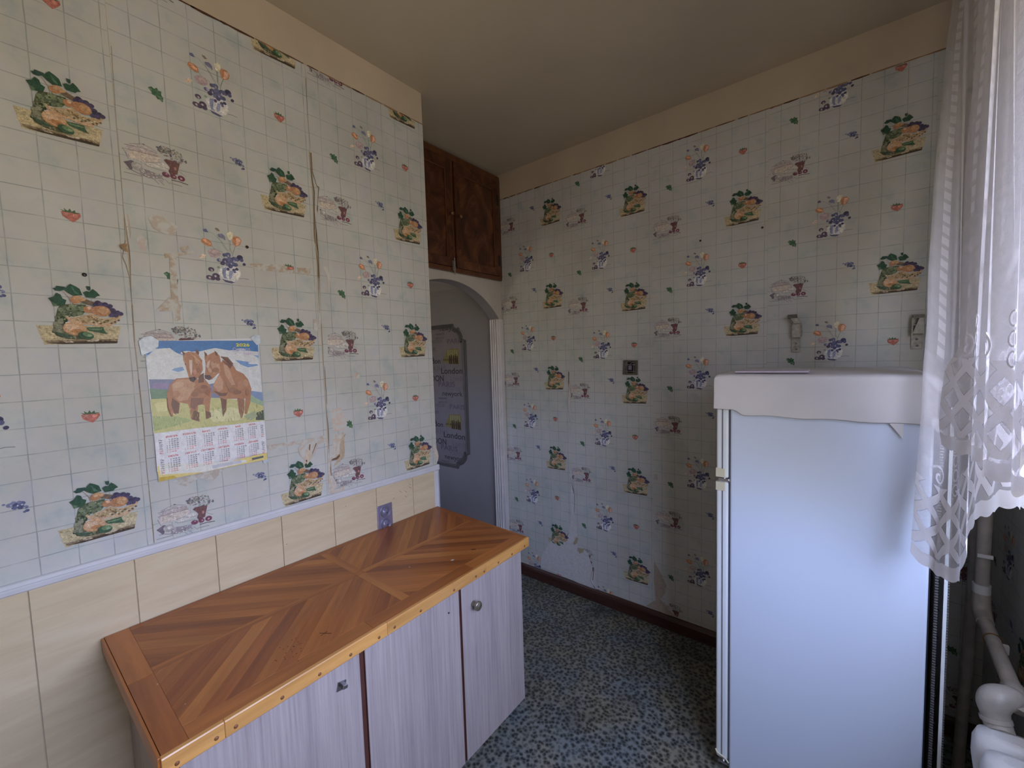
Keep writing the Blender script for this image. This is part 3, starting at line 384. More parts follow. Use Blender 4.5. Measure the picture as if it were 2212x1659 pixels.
# ---- flat print artwork (millimetres)
MK=[('p',(0.55,0.47,0.29),[(-67.6,8.3),(-40.8,8.2),(86.2,11.1),(75.8,-35.5),(-57,-39.9)]),('p',(0.6,0.5,0.3),[(-62.6,-9.7),(-32.8,-6),(-32.1,-24.9),(-58.2,-29.6)]),('p',(0.62,0.52,0.33),[(56.9,-3.5),(83,0.2),(76.4,-26.4),(43.8,-27.4)]),('e',(0.44,0.38,0.22),[-57.3,-14.2,3.2642637589970076,0.7651032473185723,9]),('e',(0.28,0.25,0.14),[-31.9,-28,3.1867601081837327,0.6632808337410379,-23]),('e',(0.44,0.38,0.22),[-42.6,-27.1,1.7010940458685806,1.0135273880325162,24]),('e',(0.66,0.58,0.38),[76.2,-2.4,3.4058802109709516,0.6334933997990061,-15]),('e',(0.36,0.29,0.15),[54.3,-19,2.360685533184468,1.1490443834242972,-23]),('e',(0.44,0.38,0.22),[-56.9,-28.7,1.840199255264249,1.2461564780406378,-28]),('e',(0.36,0.29,0.15),[-50,-0.2,3.459230714549827,0.8768063172305411,2]),('e',(0.66,0.58,0.38),[-36.7,6.1,2.541144380398955,1.190770267325113,6]),('e',(0.44,0.38,0.22),[62.3,-20,2.778558383965001,0.7114544632760852,0]),('e',(0.44,0.38,0.22),[-45.2,-12.8,3.633144076040519,1.3188056847769103,-10]),('e',(0.36,0.29,0.15),[70.5,-1.5,3.485221396730832,0.9890976940376208,-10]),('e',(0.28,0.25,0.14),[57.8,-8,1.7005837337119671,1.242870917660412,5]),('e',(0.44,0.38,0.22),[-24.1,-4.3,3.937615939317635,1.1490458172785085,-18]),('e',(0.66,0.58,0.38),[54.2,-18.8,2.250344635805911,0.6565943045416419,-9]),('e',(0.28,0.25,0.14),[69.9,-22.3,2.9004640557551427,1.3741751677805911,-9]),('e',(0.66,0.58,0.38),[65.2,7,3.4441351071789046,1.2057463610549046,-5]),('e',(0.44,0.38,0.22),[-31.8,-13.6,3.7575539887431737,0.7998436484818535,4]),('e',(0.44,0.38,0.22),[47.1,-12.6,3.4009607578781527,1.1809645254245553,28]),('e',(0.44,0.38,0.22),[69.5,-23.1,3.7929817654010836,1.0139681934150642,6]),('e',(0.28,0.25,0.14),[49.4,3.4,1.5949230423173706,1.0000863363534074,6]),('e',(0.66,0.58,0.38),[-41.4,-11.8,3.4698109870648106,1.393532440302226,-13]),('e',(0.66,0.58,0.38),[-44.1,-14.9,2.256576604150016,1.3766385558507648,-20]),('e',(0.36,0.29,0.15),[64,0.4,2.794867590366279,1.0156111692422518,-19]),('e',(0.66,0.58,0.38),[-63.7,-23.7,2.6102807376101165,0.998511688289434,-9]),('e',(0.66,0.58,0.38),[-61.5,-19.7,1.586955395839631,1.2233690137235893,6]),('e',(0.66,0.58,0.38),[46.3,-17.7,3.4863697174463484,0.7300848372480646,4]),('e',(0.36,0.29,0.15),[-27.1,-28.1,3.967235953493355,0.634281341064298,20]),('e',(0.36,0.29,0.15),[-45.4,-15.7,2.588888661915864,1.2963266371412248,14]),('e',(0.36,0.29,0.15),[-24.8,-26.1,1.6167500905371828,1.0642081698590633,22]),('e',(0.44,0.38,0.22),[51.8,6.8,3.1238511579011905,1.2886655385805572,10]),('e',(0.66,0.58,0.38),[65.1,-23.7,3.412545989091031,0.9001674759610876,10]),('e',(0.36,0.29,0.15),[-61.3,1.1,3.1672474322990913,1.0382702264371853,-29]),('e',(0.66,0.58,0.38),[50,-4.4,2.289272168251855,0.8991609451232195,29]),('e',(0.44,0.38,0.22),[-62.1,5.8,1.8552777136363463,0.7748469405008626,29]),('p',(0.27,0.2,0.12),[(-56.8,-29.7),(-5.4,-27.8),(77.8,-23.5),(76,-33),(-53.8,-36.5)]),('p',(0.08,0.06,0.04),[(-52.8,-36.1),(-5.7,-31.7),(47.2,-28.5),(77.3,-30.9),(75.2,-35.7),(26.4,-37.1),(-26.9,-38.4)]),('p',(0.66,0.55,0.42),[(-26.2,-28.5),(-11.8,-28.8),(-5.8,-34),(-20.5,-34.5)]),('p',(0.66,0.55,0.42),[(16,-28.7),(41.7,-25.1),(40.3,-29.5),(20.1,-31.7)]),('p',(0.11,0.12,0.07),[(-28.9,50.1),(-23,61.6),(-5.3,63.8),(22.4,64.3),(21.5,51.7),(15.3,39.8),(3,33),(-11.7,32.6),(-13.7,18.3),(-17.8,4.7),(-12.6,-11.1),(1.9,-14.4),(27.2,-24.4),(1,-26.8),(-19.8,-24.5),(-35.6,-17.5),(-40.7,-4.9),(-36.2,17.6)]),('e',(0.28,0.25,0.15),[-1.6,55.1,3.0749848967793536,3.476076790696731,29]),('e',(0.05,0.07,0.04),[-8.3,-12.4,2.869933420232676,1.6674437558669732,113]),('e',(0.2,0.21,0.12),[14.1,55.8,2.189115374254868,3.2151629230159076,21]),('e',(0.2,0.21,0.12),[-36.3,7.3,4.603321883354792,2.7803510244024254,114]),('e',(0.05,0.07,0.04),[-10.5,-15.6,4.595288482980012,2.983338505277098,50]),('e',(0.33,0.31,0.21),[-36.1,-1.9,3.7157344344142196,1.5255143530691115,143]),('e',(0.15,0.19,0.09),[-10.9,52.6,4.5351916051853145,2.880682038375491,79]),('e',(0.28,0.25,0.15),[-2.8,-21.5,4.3770550738009195,1.75382348870536,108]),('e',(0.07,0.09,0.04),[6.7,44.5,3.817766810922027,2.912092215234189,32]),('e',(0.05,0.07,0.04),[-2.1,54.4,3.5790612595446953,2.84817136633324,86]),('e',(0.15,0.19,0.09),[-27.5,37.7,2.054489426849093,2.922745306522593,170]),('e',(0.07,0.09,0.04),[3,41.4,4.688800519473735,3.02271089981281,76]),('e',(0.15,0.19,0.09),[-22.2,42,2.2013980588335604,3.2993871778254293,19]),('e',(0.07,0.09,0.04),[-20.5,20.8,4.039004450558827,2.2647536046556165,43]),('e',(0.33,0.31,0.21),[-19.5,33.8,2.615742745548863,1.674010437103711,150]),('e',(0.07,0.09,0.04),[6.8,43.8,4.973499088740416,2.134629650538506,111]),('e',(0.05,0.07,0.04),[-24.8,3.9,2.4522860561341675,2.9471657515715943,46]),('e',(0.2,0.21,0.12),[-17.6,-18,2.099099544687236,2.9028811218007666,50]),('e',(0.07,0.09,0.04),[2.5,49.5,2.4283753304068494,3.2837977389825523,165]),('e',(0.07,0.09,0.04),[-18.5,29,4.290555459439443,2.333816767224082,54]),('e',(0.05,0.07,0.04),[2.6,45.8,2.655412565764877,2.449079515521569,173]),('e',(0.05,0.07,0.04),[-16.5,22.4,3.4063847461386945,3.116516829904233,129]),('e',(0.05,0.07,0.04),[-26.3,17.1,4.44032972825077,2.7949644789089394,78]),('e',(0.07,0.09,0.04),[-9.1,51.8,3.261933695397981,2.0986011012051398,23]),('e',(0.33,0.31,0.21),[-10.3,-20.5,3.5001839530608234,2.196760731147496,106]),('e',(0.05,0.07,0.04),[-21.2,30.3,3.209288884275671,3.3723637507770605,51]),('e',(0.33,0.31,0.21),[-7,-13.4,2.7983839184353996,2.54518516988377,82]),('e',(0.33,0.31,0.21),[15.7,52.4,2.896872560803635,1.8086988629536207,119]),('e',(0.2,0.21,0.12),[-26.1,26.3,3.3678062040174495,3.39322562671631,51]),('e',(0.07,0.09,0.04),[-19.5,1.7,4.689869921937824,2.1980069867296086,131]),('e',(0.2,0.21,0.12),[-27.7,19.7,3.249415815056756,1.5774597756234776,177]),('e',(0.15,0.19,0.09),[-2.9,61.7,4.187985463003537,3.263647259329052,23]),('e',(0.33,0.31,0.21),[2.9,46,2.6061383118010526,2.464740938933214,58]),('e',(0.05,0.07,0.04),[-25,44.1,2.763891995423709,2.7564394118492626,96]),('e',(0.05,0.07,0.04),[-0.9,58.1,3.2883845688431728,2.598838719591484,76]),('e',(0.05,0.07,0.04),[-4.3,37.1,2.264734393421767,2.782300691865352,125]),('e',(0.2,0.21,0.12),[-17.8,50.3,2.743817530128739,2.585544442237696,13]),('e',(0.07,0.09,0.04),[-28.6,29.3,4.888690154592263,1.8480320274429278,144]),('e',(0.33,0.31,0.21),[-14.7,30.4,3.839187785495845,2.9664616792319043,93]),('e',(0.28,0.25,0.15),[-3.5,-18.4,3.665113778229297,2.812281927215403,79]),('e',(0.15,0.19,0.09),[-15.8,14.4,3.13118973563669,2.2270160756463175,167]),('e',(0.07,0.09,0.04),[-20.8,26.3,3.825441039979971,2.1792279234618785,117]),('e',(0.2,0.21,0.12),[-24.1,25.8,2.1985845961924744,2.908698015387295,7]),('e',(0.15,0.19,0.09),[-15.9,55.7,3.7246379660423847,2.935473940780541,42]),('e',(0.07,0.09,0.04),[-7.1,34.6,2.257054158877029,1.759619105696687,142]),('e',(0.33,0.31,0.21),[-15.6,-6.2,3.278118450270971,2.181710808548879,64]),('e',(0.05,0.07,0.04),[-25.8,49.5,2.229073124714819,2.7238710142268188,144]),('e',(0.33,0.31,0.21),[3.6,59.5,2.4731222868591756,3.3371455396877154,163]),('e',(0.33,0.31,0.21),[-30.9,25.9,4.015309224261966,3.3953470385772393,17]),('e',(0.2,0.21,0.12),[17.5,55.8,3.826362770001129,2.711283498054816,159]),('e',(0.2,0.21,0.12),[-1.7,36.6,3.4802776079022353,3.3832691254579492,82]),('e',(0.05,0.07,0.04),[-16.3,10.1,2.803303920705574,3.10147726623165,7]),('e',(0.05,0.07,0.04),[-37.5,-7.4,4.67354916833717,3.4943752509021886,14]),('e',(0.28,0.25,0.15),[-8.5,55.9,2.19247427464099,1.5035586872882603,31]),('e',(0.05,0.07,0.04),[-12.9,55.2,4.6714949866454685,2.0913039673931073,51]),('e',(0.33,0.31,0.21),[-13.7,39.8,4.605198258693149,2.501225325807475,16]),('e',(0.33,0.31,0.21),[-12.1,29.9,2.977096289397661,1.6725048964419493,85]),('e',(0.28,0.25,0.15),[-32.2,28.2,4.07315755970555,2.35792267841569,145]),('e',(0.33,0.31,0.21),[-30.4,-3.4,4.877686259879896,2.1374531594341586,25]),('e',(0.33,0.31,0.21),[-20.7,-20.5,3.759793410920854,1.5415408163325766,6]),('e',(0.15,0.19,0.09),[-20.7,20.2,2.0175198790166426,2.442745991745344,94]),('e',(0.07,0.09,0.04),[-19.4,44.1,3.710387475081764,2.8748685727558443,8]),('e',(0.28,0.25,0.15),[-17.6,-5,2.4848836633459594,2.555213720637004,38]),('e',(0.05,0.07,0.04),[15.4,44.8,4.622013384175993,2.8453054756327134,61]),('e',(0.07,0.09,0.04),[10.8,54.8,3.445473752805464,2.7729167275933246,133]),('e',(0.28,0.25,0.15),[12,-22.8,3.060130073525147,1.8137989045218406,110]),('e',(0.15,0.19,0.09),[-22.8,-13.5,2.891835462198898,2.5508719122502956,14]),('e',(0.2,0.21,0.12),[-29.1,-8.9,4.795682438137505,1.516813550961596,115]),('e',(0.05,0.07,0.04),[-19.4,17.4,2.8920484519311778,2.798414157735124,79]),('e',(0.33,0.31,0.21),[-27.2,6.4,4.941794507096223,2.930677395980302,83]),('e',(0.38,0.3,0.2),[-39.9,-30.5,3.0040206652628414,0.9257602697169741,-2]),('e',(0.12,0.08,0.06),[29,-29.3,4.139229349171621,0.6718355158656172,-2]),('e',(0.12,0.08,0.06),[51.1,-28,3.039875181624992,0.7990940714715883,-2]),('e',(0.5,0.4,0.28),[-51.8,-30.4,4.152005195359438,0.8690340786662006,-2]),('e',(0.5,0.4,0.28),[48.7,-29.6,2.1644791094560403,0.5987021576749026,-2]),('e',(0.12,0.08,0.06),[-16.3,-32.3,4.130257898317529,0.6333202636407418,-2]),('e',(0.5,0.4,0.28),[-21.8,-31.8,4.26601797192084,0.7436357453829758,-2]),('e',(0.12,0.08,0.06),[-30.2,-32.4,2.8710845108694523,0.5584713223565254,-2]),('e',(0.38,0.3,0.2),[64.9,-27.8,2.0846961603315983,0.9785126925519203,-2]),('e',(0.38,0.3,0.2),[-15,-31.3,3.646328335684333,0.7962632752701753,-2]),('e',(0.5,0.4,0.28),[69,-25.5,3.8112857333488375,0.724144942371061,-2]),('e',(0.38,0.3,0.2),[-12.5,-29.5,3.292680007064493,0.7017558368034374,-2]),('e',(0.12,0.08,0.06),[-16.7,-28.9,2.216787570904772,0.8031816831275489,-2]),('e',(0.5,0.4,0.28),[26.8,-31.7,3.8513642794428105,0.85953019678443,-2]),('e',(0.12,0.08,0.06),[61.8,-29.3,2.654715014722789,1.0600452918694314,-2]),('e',(0.5,0.4,0.28),[28.8,-29.6,2.943113219157597,0.9824718660020146,-2]),('e',(0.5,0.4,0.28),[70.6,-27.9,2.7897154398368547,0.9313922683665891,-2]),('e',(0.5,0.4,0.28),[-53.3,-34.3,2.2755405671085205,0.57597361626145,-2]),('e',(0.12,0.08,0.06),[-28.3,-31.7,4.20776014096226,0.5061229139995708,-2]),('e',(0.38,0.3,0.2),[-18.8,-32.6,3.7151084494820847,0.6062880193692336,-2]),('e',(0.38,0.3,0.2),[-47.2,-31.8,2.3941600911214165,0.8294029929602564,-2]),('e',(0.38,0.3,0.2),[-52.1,-30.4,3.022017910079439,0.996117981572793,-2]),('e',(0.12,0.08,0.06),[-29.7,-33.7,2.1095573681938187,0.619515052926189,-2]),('e',(0.38,0.3,0.2),[35,-31.1,3.9537693435798467,0.6141829561764853,-2]),('e',(0.38,0.3,0.2),[-20.4,-30.1,4.530469786329789,0.5688650344110346,-2]),('e',(0.12,0.08,0.06),[-23.8,-30,4.477222199877937,0.568493083646314,-2]),('e',(0.29,0.3,0.2),[-33.5,12.8,5.5,5,0]),('e',(0.24,0.25,0.17),[-29.5,26.3,5.5,5,0]),('e',(0.3,0.3,0.21),[-26.1,17.5,5.5,5,0]),('e',(0.26,0.27,0.18),[-32,4.6,5.5,5,0]),('e',(0.26,0.27,0.18),[-26,4.2,5.5,5,0]),('e',(0.2,0.2,0.14),[-24.6,-5.6,5.5,5,0]),('e',(0.3,0.3,0.21),[-29.9,-7.7,5.5,5,0]),('e',(0.17,0.18,0.12),[-19.1,-15.3,5.5,5,0]),('e',(0.2,0.21,0.14),[-15.1,-16.6,5.5,5,0]),('e',(0.23,0.23,0.16),[-35.7,-4.3,5.5,5,0]),('e',(0.21,0.26,0.15),[-22.9,48.4,6,5.5,0]),('e',(0.14,0.17,0.1),[-14.4,52.2,6,5.5,0]),('e',(0.22,0.27,0.16),[-19.2,42.7,6,5.5,0]),('e',(0.23,0.28,0.17),[-8.3,50.5,6,5.5,0]),('e',(0.13,0.16,0.1),[-11,41.9,6,5.5,0]),('e',(0.19,0.23,0.13),[0.1,51.3,6,5.5,0]),('e',(0.12,0.14,0.08),[-2.6,42.6,6,5.5,0]),('e',(0.16,0.2,0.12),[8.8,55.2,6,5.5,0]),('e',(0.12,0.14,0.09),[6,44.9,6,5.5,0]),('e',(0.23,0.28,0.17),[15,51.9,6,5.5,0]),('e',(0.17,0.2,0.12),[1.2,36.7,6,5.5,0]),('e',(0.23,0.28,0.16),[-3.6,58.6,6,5.5,0]),('e',(0.21,0.26,0.15),[10,40.5,6,5.5,0]),('e',(0.22,0.27,0.16),[-13.7,33.2,6,5.5,0]),('p',(0.62,0.42,0.26),[(-17.7,34.4),(-7.8,28.3),(12.6,32.6),(31.9,42.4),(47.8,30.5),(59.2,28.9),(90.8,43.6),(85.2,31.6),(65.9,9.5),(46.3,8),(29.8,12.2),(8,12.4),(-7.5,18),(-12.4,21.9)]),('p',(0.48,0.36,0.2),[(-10,27.4),(12.4,29.5),(31.6,39.2),(47.6,27.3),(58.9,25.7),(89.4,41.4),(76.6,28.1),(52.6,16.8),(30.3,20.1),(8.6,20.2)]),('e',(0.4,0.28,0.15),[27.2,25,2.555109731145816,1.6526087104325233,55]),('e',(0.3,0.17,0.08),[30.7,33.3,1.7817475321188216,1.22540525931907,126]),('e',(0.58,0.46,0.28),[25.1,18.1,2.7608806309695746,1.9892457092462568,131]),('e',(0.2,0.13,0.07),[17,19.3,1.77869549687171,1.7240400419872466,177]),('e',(0.58,0.46,0.28),[20.5,29.6,2.670618232397201,1.9119874072846121,159]),('e',(0.4,0.28,0.15),[40.2,21.1,1.9187206852750498,1.9068323800371998,177]),('e',(0.4,0.28,0.15),[49,20.4,1.8725511529118763,1.9232805564065663,75]),('e',(0.3,0.17,0.08),[31.5,31.9,1.9963914909494442,1.991299832030663,108]),('e',(0.4,0.28,0.15),[40.9,22.5,2.079247868724091,1.542329319989638,113]),('e',(0.4,0.28,0.15),[28.1,25.3,2.1585854499229917,1.7388925936047965,37]),('e',(0.4,0.28,0.15),[51.7,24.5,2.46260652191053,1.4525087283055136,44]),('e',(0.2,0.13,0.07),[41.9,28.2,2.590912688442559,1.664334105141815,3]),('e',(0.58,0.46,0.28),[-1.5,26.6,1.8131325875867697,1.4312244861616583,84]),('e',(0.4,0.28,0.15),[24.9,33.9,3.211761867922759,1.994179425081467,50]),('e',(0.4,0.28,0.15),[9.3,25.7,1.879530744587735,1.4253558209691368,85]),('e',(0.58,0.46,0.28),[5.2,26.7,2.851973081442106,1.711719343883741,117]),('e',(0.58,0.46,0.28),[8.7,24.8,1.741120920907369,1.3218963932035566,147]),('e',(0.4,0.28,0.15),[20.8,17.8,3.23945955719573,1.1383376892000274,61]),('e',(0.2,0.13,0.07),[42.1,19.7,1.6379368496094016,1.517638226755008,101]),('e',(0.58,0.46,0.28),[34.3,29.7,1.9016187295244025,1.4963347299079621,69]),('e',(0.3,0.17,0.08),[34.9,28.9,2.140268883851305,1.1987633784287,30]),('e',(0.58,0.46,0.28),[34.5,35.9,3.261786016619668,1.4655128806890845,26]),('e',(0.4,0.28,0.15),[60.7,28.8,1.6687023585319984,1.1991096126529845,35]),('e',(0.3,0.17,0.08),[33.1,27.8,2.342433557883263,1.4056614266337104,153]),('e',(0.58,0.46,0.28),[19,32.3,2.284115833985868,1.6232087451403814,164]),('e',(0.3,0.17,0.08),[49.9,27.3,2.026710692275496,1.3553218414172838,55]),('e',(0.3,0.17,0.08),[4.8,23.9,2.185876285014241,1.7564632917492502,137]),('e',(0.3,0.17,0.08),[15.4,21.2,2.8584808331923384,1.7417256702227435,156]),('e',(0.3,0.17,0.08),[24.4,33.7,3.197842411977903,1.676189480194819,130]),('e',(0.2,0.13,0.07),[52.8,21.2,2.3593794684078793,1.6148534604235603,128]),('e',(0.2,0.13,0.07),[36.7,25.6,3.304572221965147,1.627300382930234,153]),('e',(0.3,0.17,0.08),[13.1,18.8,2.9801475791618666,1.1289317608536547,127]),('e',(0.58,0.46,0.28),[43.5,28.1,2.775851565064947,1.7880523064227984,57]),('e',(0.58,0.46,0.28),[21.2,30.2,1.859735012482261,1.3631681381362113,57]),('e',(0.4,0.28,0.15),[13.5,24.2,1.9861091949294776,1.1912493517434157,73]),('e',(0.4,0.28,0.15),[17.6,19,2.733663995780117,1.9653061598356603,118]),('e',(0.2,0.13,0.07),[58.6,24.6,2.6913104876412595,1.226994485362817,19]),('e',(0.2,0.13,0.07),[58.5,25.6,1.8990022557130364,1.3363322128979227,27]),('e',(0.4,0.28,0.15),[26.5,30.3,2.748059440937571,1.1252258594735836,58]),('e',(0.58,0.46,0.28),[34.5,32.7,2.405657625680882,1.5596423281152372,149]),('l',(0.68,0.58,0.4),[1.6,(-15.7,33.8),(-7.8,28.3),(3,32.2),(20.5,37.5),(31.9,42.4),(40.5,38.3),(47.8,30.5),(59.2,29.7),(90.8,44.4)]),('e',(0.62,0.54,0.36),[30.4,21.7,2.6,2.2,0]),('e',(0.16,0.13,0.08),[33.5,18.5,2.6,2.2,0]),('e',(0.62,0.54,0.36),[36.7,15.3,2.6,2.2,0]),('e',(0.16,0.13,0.08),[40.5,22.6,2.6,2.2,0]),('e',(0.62,0.54,0.36),[43.7,19.4,2.6,2.2,0]),('e',(0.16,0.13,0.08),[46.8,16.2,2.6,2.2,0]),('e',(0.62,0.54,0.36),[50.8,23.6,2.6,2.2,0]),('e',(0.16,0.13,0.08),[54,20.3,2.6,2.2,0]),('e',(0.62,0.54,0.36),[57.2,17.1,2.6,2.2,0]),('e',(0.16,0.13,0.08),[61.2,24.5,2.6,2.2,0]),('e',(0.62,0.54,0.36),[64.4,21.3,2.6,2.2,0]),('e',(0.16,0.13,0.08),[67.7,18,2.6,2.2,0]),('e',(0.62,0.54,0.36),[71.7,25.5,2.6,2.2,0]),('e',(0.16,0.13,0.08),[75,22.2,2.6,2.2,0]),('e',(0.62,0.54,0.36),[78.3,18.9,2.6,2.2,0]),('e',(0.16,0.13,0.08),[82.4,26.5,2.6,2.2,0]),('p',(0.2,0.14,0.1),[(11.1,72.8),(23.4,78.5),(40.5,70.8),(47.7,61.6),(33.2,61.4),(18.3,67)]),('e',(0.07,0.06,0.11),[40,64.5,6,5.5,0]),('e',(0.07,0.05,0.1),[45,71.3,6,5.5,0]),('e',(0.1,0.08,0.15),[50.4,67.5,6,5.5,0]),('e',(0.07,0.06,0.11),[58.4,67.9,6,5.5,0]),('e',(0.11,0.09,0.17),[61.5,63,6,5.5,0]),('e',(0.09,0.07,0.13),[67.3,63.9,6,5.5,0]),('e',(0.1,0.08,0.15),[55.5,58.8,6,5.5,0]),('e',(0.12,0.1,0.19),[65.5,53.6,6,5.5,0]),('e',(0.1,0.08,0.14),[72.5,53.5,6,5.5,0]),('e',(0.07,0.06,0.1),[74.4,47.9,6,5.5,0]),('e',(0.07,0.06,0.11),[81.5,47.7,6,5.5,0]),('e',(0.1,0.08,0.15),[77.4,39.6,6,5.5,0]),('e',(0.1,0.08,0.15),[87.2,44.5,6,5.5,0]),('e',(0.1,0.09,0.16),[69.2,39.4,6,5.5,0]),('p',(0.6,0.36,0.18),[(-4.3,79.2),(4.7,87.2),(13.1,85.8),(23.3,76.9),(18.7,73.3),(7.7,69.8),(-0.1,63.2)]),('e',(0.28,0.36,0.2),[17.1,66.1,1.0974591863569152,1.0501893089148542,15]),('e',(0.1,0.16,0.08),[16,43.1,2.087974013589278,1.7799744926877965,38]),('e',(0.06,0.09,0.04),[7.3,47.1,2.315476527756512,1.3134602579792207,4]),('e',(0.1,0.16,0.08),[-16.3,51.6,1.7140091218233213,1.0224487740116093,63]),('e',(0.06,0.09,0.04),[21.1,53.3,2.308996458978527,1.6732302692568715,26]),('e',(0.1,0.16,0.08),[-19.7,31.7,1.8131326220839954,1.285153656477758,73]),('e',(0.28,0.36,0.2),[-23.1,23.5,2.282746387903468,1.9369063474852055,0]),('e',(0.28,0.36,0.2),[-18.3,24.7,1.9328212905295674,1.731682111584858,58]),('e',(0.1,0.16,0.08),[-21.1,41.7,2.57482587425481,1.228806445300412,57]),('e',(0.28,0.36,0.2),[10.6,54.9,2.3073322561180545,1.0350761840998772,17]),('e',(0.06,0.09,0.04),[-13.7,47.8,1.0572895908127151,1.5457526950890588,6]),('e',(0.06,0.09,0.04),[-30.6,27.7,1.8413862717734217,1.7202619933594794,21]),('e',(0.06,0.09,0.04),[-6.4,51.6,2.163084205582674,2.138501105616313,65]),('e',(0.28,0.36,0.2),[15.2,58.8,2.189618165727298,1.2618881031401192,10]),('e',(0.28,0.36,0.2),[18.7,57.5,1.2572895430709674,1.6427827808290263,67]),('e',(0.06,0.09,0.04),[-15.2,35.3,1.3721270796659817,1.6096803258781471,87]),('e',(0.28,0.36,0.2),[-6.7,41.4,2.0909071887717743,1.3852876931388762,50]),('e',(0.1,0.16,0.08),[18.6,68.5,1.7112182856387914,1.0623940818944546,32]),('e',(0.06,0.09,0.04),[7.8,58,2.499628566642188,1.1537671146472877,63]),('e',(0.28,0.36,0.2),[-16.2,29.3,1.8847671598738316,1.155782277543635,23]),('e',(0.28,0.36,0.2),[13.8,66,2.3307335902910755,1.4899993810185383,50]),('e',(0.28,0.36,0.2),[9.1,56.5,1.98323983673416,2.137949281756632,35]),('e',(0.06,0.09,0.04),[-11.8,37,2.3131324052782434,1.628418087202525,68]),('e',(0.06,0.09,0.04),[20.6,46.5,2.1889700913263477,1.6753050309093074,64]),('e',(0.1,0.16,0.08),[9.1,49.8,1.3313012388652008,1.0548009974504498,59]),('e',(0.06,0.09,0.04),[-9.9,31.8,1.7254675309859935,1.1192051681954753,19]),('e',(0.1,0.16,0.08),[-7.4,35.7,1.0418434313454745,1.2438023638964526,29]),('e',(0.06,0.09,0.04),[-24.9,27.8,2.1963154917130465,1.6764801567002325,63]),('e',(0.06,0.09,0.04),[-30.2,24.8,1.9464189286643339,1.3268072125334456,20]),('e',(0.06,0.09,0.04),[4.2,36.5,1.1253045680220253,1.3557688458164718,3]),('e',(0.5,0.25,0.12),[3.8,74,10,8,-15]),('e',(0.62,0.4,0.24),[5.1,78.4,5,3,-20]),('e',(0.5,0.25,0.12),[24.8,51.6,9,9,0]),('e',(0.78,0.5,0.34),[27.3,55.7,4,4,0]),('e',(0.5,0.26,0.15),[42.4,50,12,12,0]),('e',(0.5,0.25,0.12),[51.4,49.2,16,14,-8]),('e',(0.6,0.35,0.19),[54.9,50.7,11,10,-8]),('e',(0.45,0.3,0.15),[56.8,49.1,1.8,1.8,0]),('p',(0.07,0.14,0.08),[(18.3,4.4),(29.3,5.8),(50.7,6.6),(52.4,-2.1),(57.5,-11.2),(39.6,-7.2),(24.2,-3.9)]),('p',(0.2,0.3,0.16),[(21.4,2.6),(50.5,3.4),(45.7,-0.9),(24.5,-0.8)]),('p',(0.82,0.78,0.7),[(-18,16.5),(-8.4,19.1),(-14.2,10.6),(-17.3,10.8)]),('p',(0.08,0.13,0.08),[(-36.8,-6.2),(-19,-13.7),(-4.8,-18.5),(-19.6,-21.4),(-32.5,-16.2)]),('e',(0.52,0.3,0.15),[-1.7,0.8,22,17,-6]),('e',(0.64,0.4,0.23),[-2,3,21,15.5,-6]),('e',(0.72,0.5,0.33),[-7.4,4.5,13,8,-10]),('e',(0.06,0.12,0.07),[16.8,-16.1,15,10,-12]),('e',(0.16,0.26,0.13),[20.3,-13.2,10,6,-12]),('e',(0.35,0.44,0.28),[23.4,-16.6,4,3,-12]),('l',(0.4,0.3,0.26),[1,(-17.5,96.6),(-6.4,78.2),(-3.6,58.6)]),('p',(0.04,0.1,0.06),[(-43,75.6),(-33.8,80),(-28.1,90.1),(-21.3,86),(-18.9,76.8),(-12,72.7),(-15.9,60.5),(-28.4,57),(-35.5,55.9),(-37.7,66.5)]),('p',(0.12,0.2,0.11),[(-37.7,66.5),(-35.5,55.9),(-28.4,57),(-30,62.8)]),('p',(0.04,0.09,0.07),[(-33.8,101.1),(-29.3,101.9),(-26.9,107.4),(-12.7,106.3),(-9.5,101.3),(-21.7,94.6),(-29.7,95.1)]),('p',(0.04,0.1,0.06),[(-8.5,108.4),(-2.8,114.9),(6.3,109.7),(13.3,104),(17.5,87.9),(8.9,86.9),(1.4,84.9),(-7.6,91.1),(-14.3,98.2)]),('p',(0.09,0.19,0.13),[(-2.1,110.1),(11.2,89.5),(2.9,91.6)]),('p',(0.04,0.1,0.06),[(19.1,95.5),(24.9,99.7),(31.3,98.2),(37.4,106.4),(44.7,99),(50.2,90),(43.9,87.8),(40.2,82.8),(23.7,83.2)]),('p',(0.04,0.09,0.07),[(25.7,112.3),(33.4,112.1),(33.4,105.3),(30.4,100.8),(26.8,104.4)]),('e',(0.52,0.26,0.11),[2.5,-5.8,12,6,-10]),('e',(0.4,0.2,0.09),[6.6,-7.9,7,3,-15]),('e',(0.06,0.12,0.07),[16.8,-16.1,15,10,-12]),('e',(0.16,0.26,0.13),[20.3,-13.2,10,6,-12]),('e',(0.32,0.4,0.25),[23.4,-15.8,4,3,-12])]
